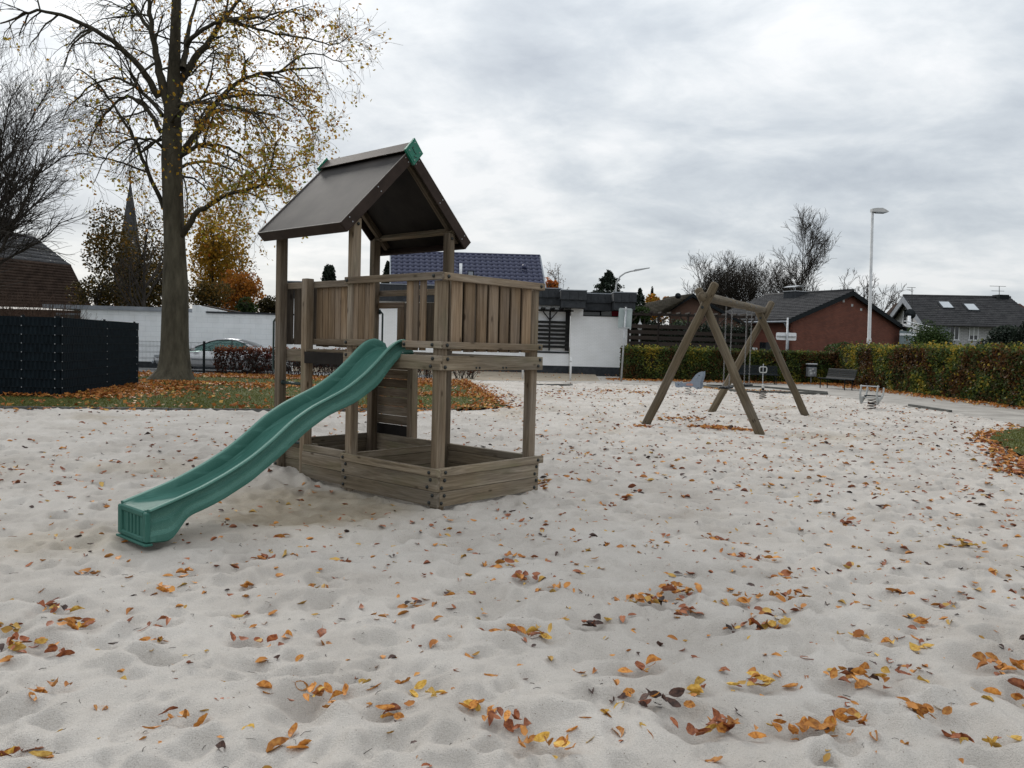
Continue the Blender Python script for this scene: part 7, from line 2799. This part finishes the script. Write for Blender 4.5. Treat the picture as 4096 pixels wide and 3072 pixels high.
def scatter_leaves():
    rg = np.random.default_rng(77)
    P = []          # x, y, size, colour, lift
    cols = ['yellow', 'orange', 'russet', 'dark']
    for (a, b, n) in HEAPS:
        g = gz(a * 4096 / 2212, b * 4096 / 2212, 0)
        yellowish = np.clip((b - 1150) / 400, 0, 1)
        pr = np.array([.08 + .26 * yellowish, .48 + .08 * yellowish, .36 - .24 * yellowish, .08 - .04 * yellowish])
        pr /= pr.sum()
        main = rg.choice(4, p=pr)
        ang = rg.uniform(-.4, .4)
        sp = .0175 * math.sqrt(n)
        for k in range(n if n < 3 else int(n * 1.7)):
            dx, dy = rg.normal(0, sp * 1.5), rg.normal(0, sp * .8)
            c = main if rg.uniform() < .6 else rg.choice(4, p=pr)
            P.append((g[0] + dx * math.cos(ang) - dy * math.sin(ang), g[1] + dx * math.sin(ang) + dy * math.cos(ang), rg.uniform(.045, .085) if n > 1 else rg.uniform(.07, .095), cols[c], .007 * min(k, 5) * rg.uniform(.4, 1.2)))
    # loose leaves all over
    n = 19000
    u = rg.uniform(-1, 1, n)
    y = 2.6 * (34 / 2.6) ** rg.uniform(0, 1, n) ** .55
    x = u * (y * .78 + .5)
    d = .25 + 1.2 * fbm(x * .35, y * .35, 5, 3) + .5 * np.clip((x + 2) / 8, -0.4, 1)
    keep = rg.uniform(0, 1, n) < np.clip(d - .35, .05, 1) * np.clip((y - .5) / 7, .40, 1)
    keep &= poly_sd(x, y, SAND_POLY) > .1
    lx = (x - TO.x) * _U[0] + (y - TO.y) * _U[1]
    ly = (x - TO.x) * _V[0] + (y - TO.y) * _V[1]
    keep &= ~((lx > -.1) & (lx < 1.4) & (ly > -.1) & (ly < 2.7))
    for xx, yy in zip(x[keep], y[keep]):
        near = max(0, min(1, (9 - yy) / 6))
        pr = np.array([.07 + .22 * near, .33 + .08 * near, .42 - .17 * near, .18 - .10 * near])
        pr /= pr.sum()
        P.append((xx, yy, (rg.uniform(.028, .072) if yy < 8 else rg.uniform(.05, .10)) * (1 if rg.uniform() < .75 else .55), cols[rg.choice(4, p=pr)], 0))
    # drifts: in front of the swing, right lawn edge, along the left lawn edge, in the hollow, along hedges
    def drift(uv, n, sp, pr, size=(.07, .12), zz=0.0, out=None):
        uv = [(a * 4096 / 2212, b * 4096 / 2212) for a, b in uv]
        g = [gz(a, b, zz)[:2] for a, b in uv]
        for k in range(n):
            i = rg.integers(0, len(g) - 1)
            t = rg.uniform()
            p = g[i] + (g[i + 1] - g[i]) * t + rg.normal(0, sp, 2)
            P.append((p[0], p[1], rg.uniform(*size), cols[rg.choice(4, p=pr)], rg.uniform(0, .03)))

    op = [.08, .62, .26, .04]
    drift([(1500, 925), (1560, 925), (1625, 932)], 190, .14, op)
    drift([(1380, 925), (1400, 922)], 24, .12, op)
    drift([(1400, 908), (1520, 905)], 60, .15, op)
    drift([(2130, 940), (2150, 975), (2195, 1010), (2212, 1030)], 420, .16, op)
    drift([(2120, 945), (2190, 920)], 90, .14, op)
    drift([(0, 880), (160, 882), (300, 884), (590, 885)], 150, .22, op)
    drift([(590, 885), (900, 888), (1110, 880)], 420, .18, op)
    drift([(1115, 880), (1060, 850), (1030, 830)], 260, .35, op)
    drift([(1120, 870), (1200, 850), (1350, 846), (1380, 850)], 260, .7, [.1, .5, .35, .05])
    drift([(1160, 1062), (1175, 1040)], 14, .05, op)
    drift([(1530, 838), (1580, 843), (1650, 845), (1740, 850)], 330, .25, [.35, .5, .12, .03])
    P = [p for p in P if True]
    xs = np.array([p[0] for p in P])
    ys = np.array([p[1] for p in P])
    zs = np.maximum(sand_z(xs, ys), 0.006)
    px = np.array([p[2] for p in P]) / np.maximum(ys, .5)
    order = np.argsort(-px)
    vis = (ys > 2.75) & (np.abs(xs) < ys * .66)
    order = [i for i in order if vis[i]] + [i for i in order if not vis[i]]
    made = 0
    rest = {c: ([], [], 0) for c in cols}
    restV = {c: [] for c in cols}
    restF = {c: [] for c in cols}
    cnt = {c: 0 for c in cols}
    for i in order:
        x, y, s, c, lift = P[i]
        me, V, F = leaf_meshes[rg.integers(0, len(leaf_meshes))]
        n = norm_at(x, y) if made < 300 else np.array([rg.normal(0, .12), rg.normal(0, .12), 1.0])
        n = n / np.linalg.norm(n)
        q = Vector([float(a) for a in n]).to_track_quat('Z', 'Y').to_matrix().to_4x4()
        tilt = Matrix.Rotation(rg.normal(0, .16) + (rg.uniform(-.6, .6) if lift > 0 else 0), 4, 'X') @ Matrix.Rotation(rg.normal(0, .12), 4, 'Y')
        mw = Matrix.Translation((float(x), float(y), float(zs[i]) + lift - .006)) @ q @ Matrix.Rotation(rg.uniform(0, 6.283), 4, 'Z') @ tilt @ Matrix.Diagonal((s, s * rg.uniform(.8, 1.2), s, 1))
        if made < 300:
            o = bpy.data.objects.new('fallen_leaf', me)
            if len(me.materials) == 0:
                me.materials.append(LM['orange'])
            link(o, None, mw)
            o.material_slots[0].link = 'OBJECT'
            o.material_slots[0].material = LM[c]
            lb, gr = leaf_label(x, y, s, c)
            tag(o, lb, 'leaf', gr)
            made += 1
        else:
            A = np.array(mw)
            W = V @ A[:3, :3].T + A[:3, 3]
            restV[c].append(W)
            restF[c] += [tuple(a + cnt[c] for a in f) for f in F]
            cnt[c] += len(W)
    names = {'yellow': 'many yellow leaves scattered over the sand singly and in heaps', 'orange': 'many orange leaves scattered and drifted over the sand',
             'russet': 'many russet leaves scattered over the sand', 'dark': 'many dark leaf scraps scattered over the sand'}
    for c in cols:
        me = bpy.data.meshes.new('scattered_leaves')
        me.from_pydata(np.concatenate(restV[c]).tolist(), [], restF[c])
        me.polygons.foreach_set('use_smooth', np.ones(len(me.polygons), dtype=bool))
        me.update()
        o = mobj('scattered_leaves', me, RM[c])
        tag(o, names[c], 'leaves', kind='stuff')


def rest_mat(name, a, b, c):
    """same colours for the joined leaves: tone changes from leaf to leaf through space"""
    return noisy(name, a, c, scale=9, rough=.6, bump=0, detail=2, lo=.3, hi=.7)


RM = {'yellow': rest_mat('yellow leaves', (.30, .15, .025), 0, (.58, .38, .10)), 'orange': rest_mat('orange leaves', (.28, .092, .02), 0, (.62, .29, .07)),
      'russet': rest_mat('russet leaves', (.14, .038, .019), 0, (.40, .15, .065)), 'dark': rest_mat('dark leaves', (.02, .012, .01), 0, (.09, .05, .04))}
scatter_leaves()


# carpet of leaves on the lawns, under the hedges
def carpet(name, label, n, box, dens, seed, mat, size=(.07, .14), z=.05, poly=None):
    rg = np.random.default_rng(seed)
    x, y = rg.uniform(box[0], box[1], n), rg.uniform(box[2], box[3], n)
    k = rg.uniform(0, 1, n) < dens(x, y)
    if poly is not None:
        k &= poly_sd(x, y, poly) > -.05
    x, y = x[k], y[k]
    n = len(x)
    c = np.stack([x, y, z + rg.uniform(0, .05, n)], -1)
    up = np.tile(np.array([0, 0, 1.6]), (n, 1))
    lm = leaf_mesh(name, c, rg.uniform(*size, n), np.clip(rg.normal(.55, .24, n), 0, 1), rg, fold=.6, updir=up)
    return tag(mobj(name, lm, mat), label, 'leaves', kind='stuff')


M['carpet'] = foliage('fallen maple leaves', [(0, (.10, .032, .012)), (.35, (.26, .085, .020)), (.7, (.40, .155, .035)), (.92, (.46, .24, .06)), (1, (.50, .33, .10))], trans=.2)


def lawn_density(x, y):
    a = fbm(x * .28 + 3, y * .75, 15, 3)
    d = np.clip((a - .42) * 5.5, 0, 1)
    d = np.where(y < 19.2 + .35 * x / 10, d * .12, d)
    fence = np.exp(-((x + 10.0 + (y - 19) * .10) / .9) ** 2) * ((y > 18.3) & (y < 24))
    front = ((y > 18.35) & (y < 18.9) & (x < -10))
    d = np.maximum(d, np.maximum(fence, front * .8))
    d = np.maximum(d, np.where((y > 29.5) & (x > -12), .75, 0))
    tip = (x > -4.8) & (y > 17)
    edge = np.clip(1 - (poly_sd(x, y, LAWN_L) - .05) / .7, 0, 1)
    d = np.where(tip, np.maximum(np.clip((fbm(x * .5, y * 1.1 + 4, 25, 3) - .55) * 5, .03, .9), np.maximum(edge * .8, np.clip((y - 27) / 2, 0, 1) * .8)), d)
    d = np.where(np.hypot(x + 11.4, y - 27.7) < 1.9, d * .12, d)
    return np.clip(d, .02, 1)


carpet('leaf_carpet', 'orange carpet of fallen leaves on the left lawn', 42000, (-18, 0, 16.0, 32.6), lawn_density, 31, M['carpet'], poly=LAWN_L)
carpet('leaf_carpet', 'few fallen leaves on the grass corner at the right', 500, (7.6, 16, 9, 18), lambda x, y: np.full(x.shape, .12), 32, M['carpet'], poly=LAWN_R)
carpet('leaf_carpet', 'orange leaves gathered under the left hedge and bench', 4200, (4.4, 16, 36.3, 40), lambda x, y: np.clip(1 - np.abs(y - 38.1 - .12 * (x - 5)) / 1.0, 0, 1) ** .7, 33, M['carpet'], z=.02)
carpet('leaf_carpet', 'orange leaves gathered at the foot of the right hedge', 4200, (14.1, 16.2, 14, 40), lambda x, y: np.clip((x - 14.4) / .8, 0.02, 1) * .8, 34, M['carpet'], z=.02)
carpet('leaf_carpet', 'loose leaves blown over the yard before the bungalow', 900, (-3, 6, 33.6, 45), lambda x, y: .12 + .8 * np.exp(-((y - 44.5) / .5) ** 2) + .5 * np.exp(-((x - 4.2) / .8) ** 2 - ((y - 37) / .6) ** 2), 35, M['carpet'], z=.02, size=(.05, .1))


def sand_twigs(n=450):
    """thin dark twigs and leaf stalks lying about"""
    rg = np.random.default_rng(9)
    y = 2.5 * (16 / 2.5) ** rg.uniform(0, 1, n)
    x = rg.uniform(-1, 1, n) * (y * .75 + .4)
    k = poly_sd(x, y, SAND_POLY) > .1
    x, y = x[k], y[k]
    mb = MB()
    z = sand_z(x, y)
    for xx, yy, zz in zip(x, y, z):
        a = rg.uniform(0, 6.283)
        L = rg.uniform(.006, .026)
        d = np.array([math.cos(a), math.sin(a), 0]) * L
        p = np.array([xx, yy, zz + .003])
        b = rg.normal(0, .25) * L
        mb.tube([p - d, p + np.array([-d[1], d[0], 0]) * b / L + np.array([0, 0, .004]), p + d], rg.uniform(.0008, .0018), 3, cap=False)
    o = mb.build('sand_twigs', M['bark_dark'], None, Matrix.Identity(4), fix=False)
    tag(o, 'thin dark twigs and leaf stalks strewn over the sand', 'twigs', kind='stuff')


sand_twigs()
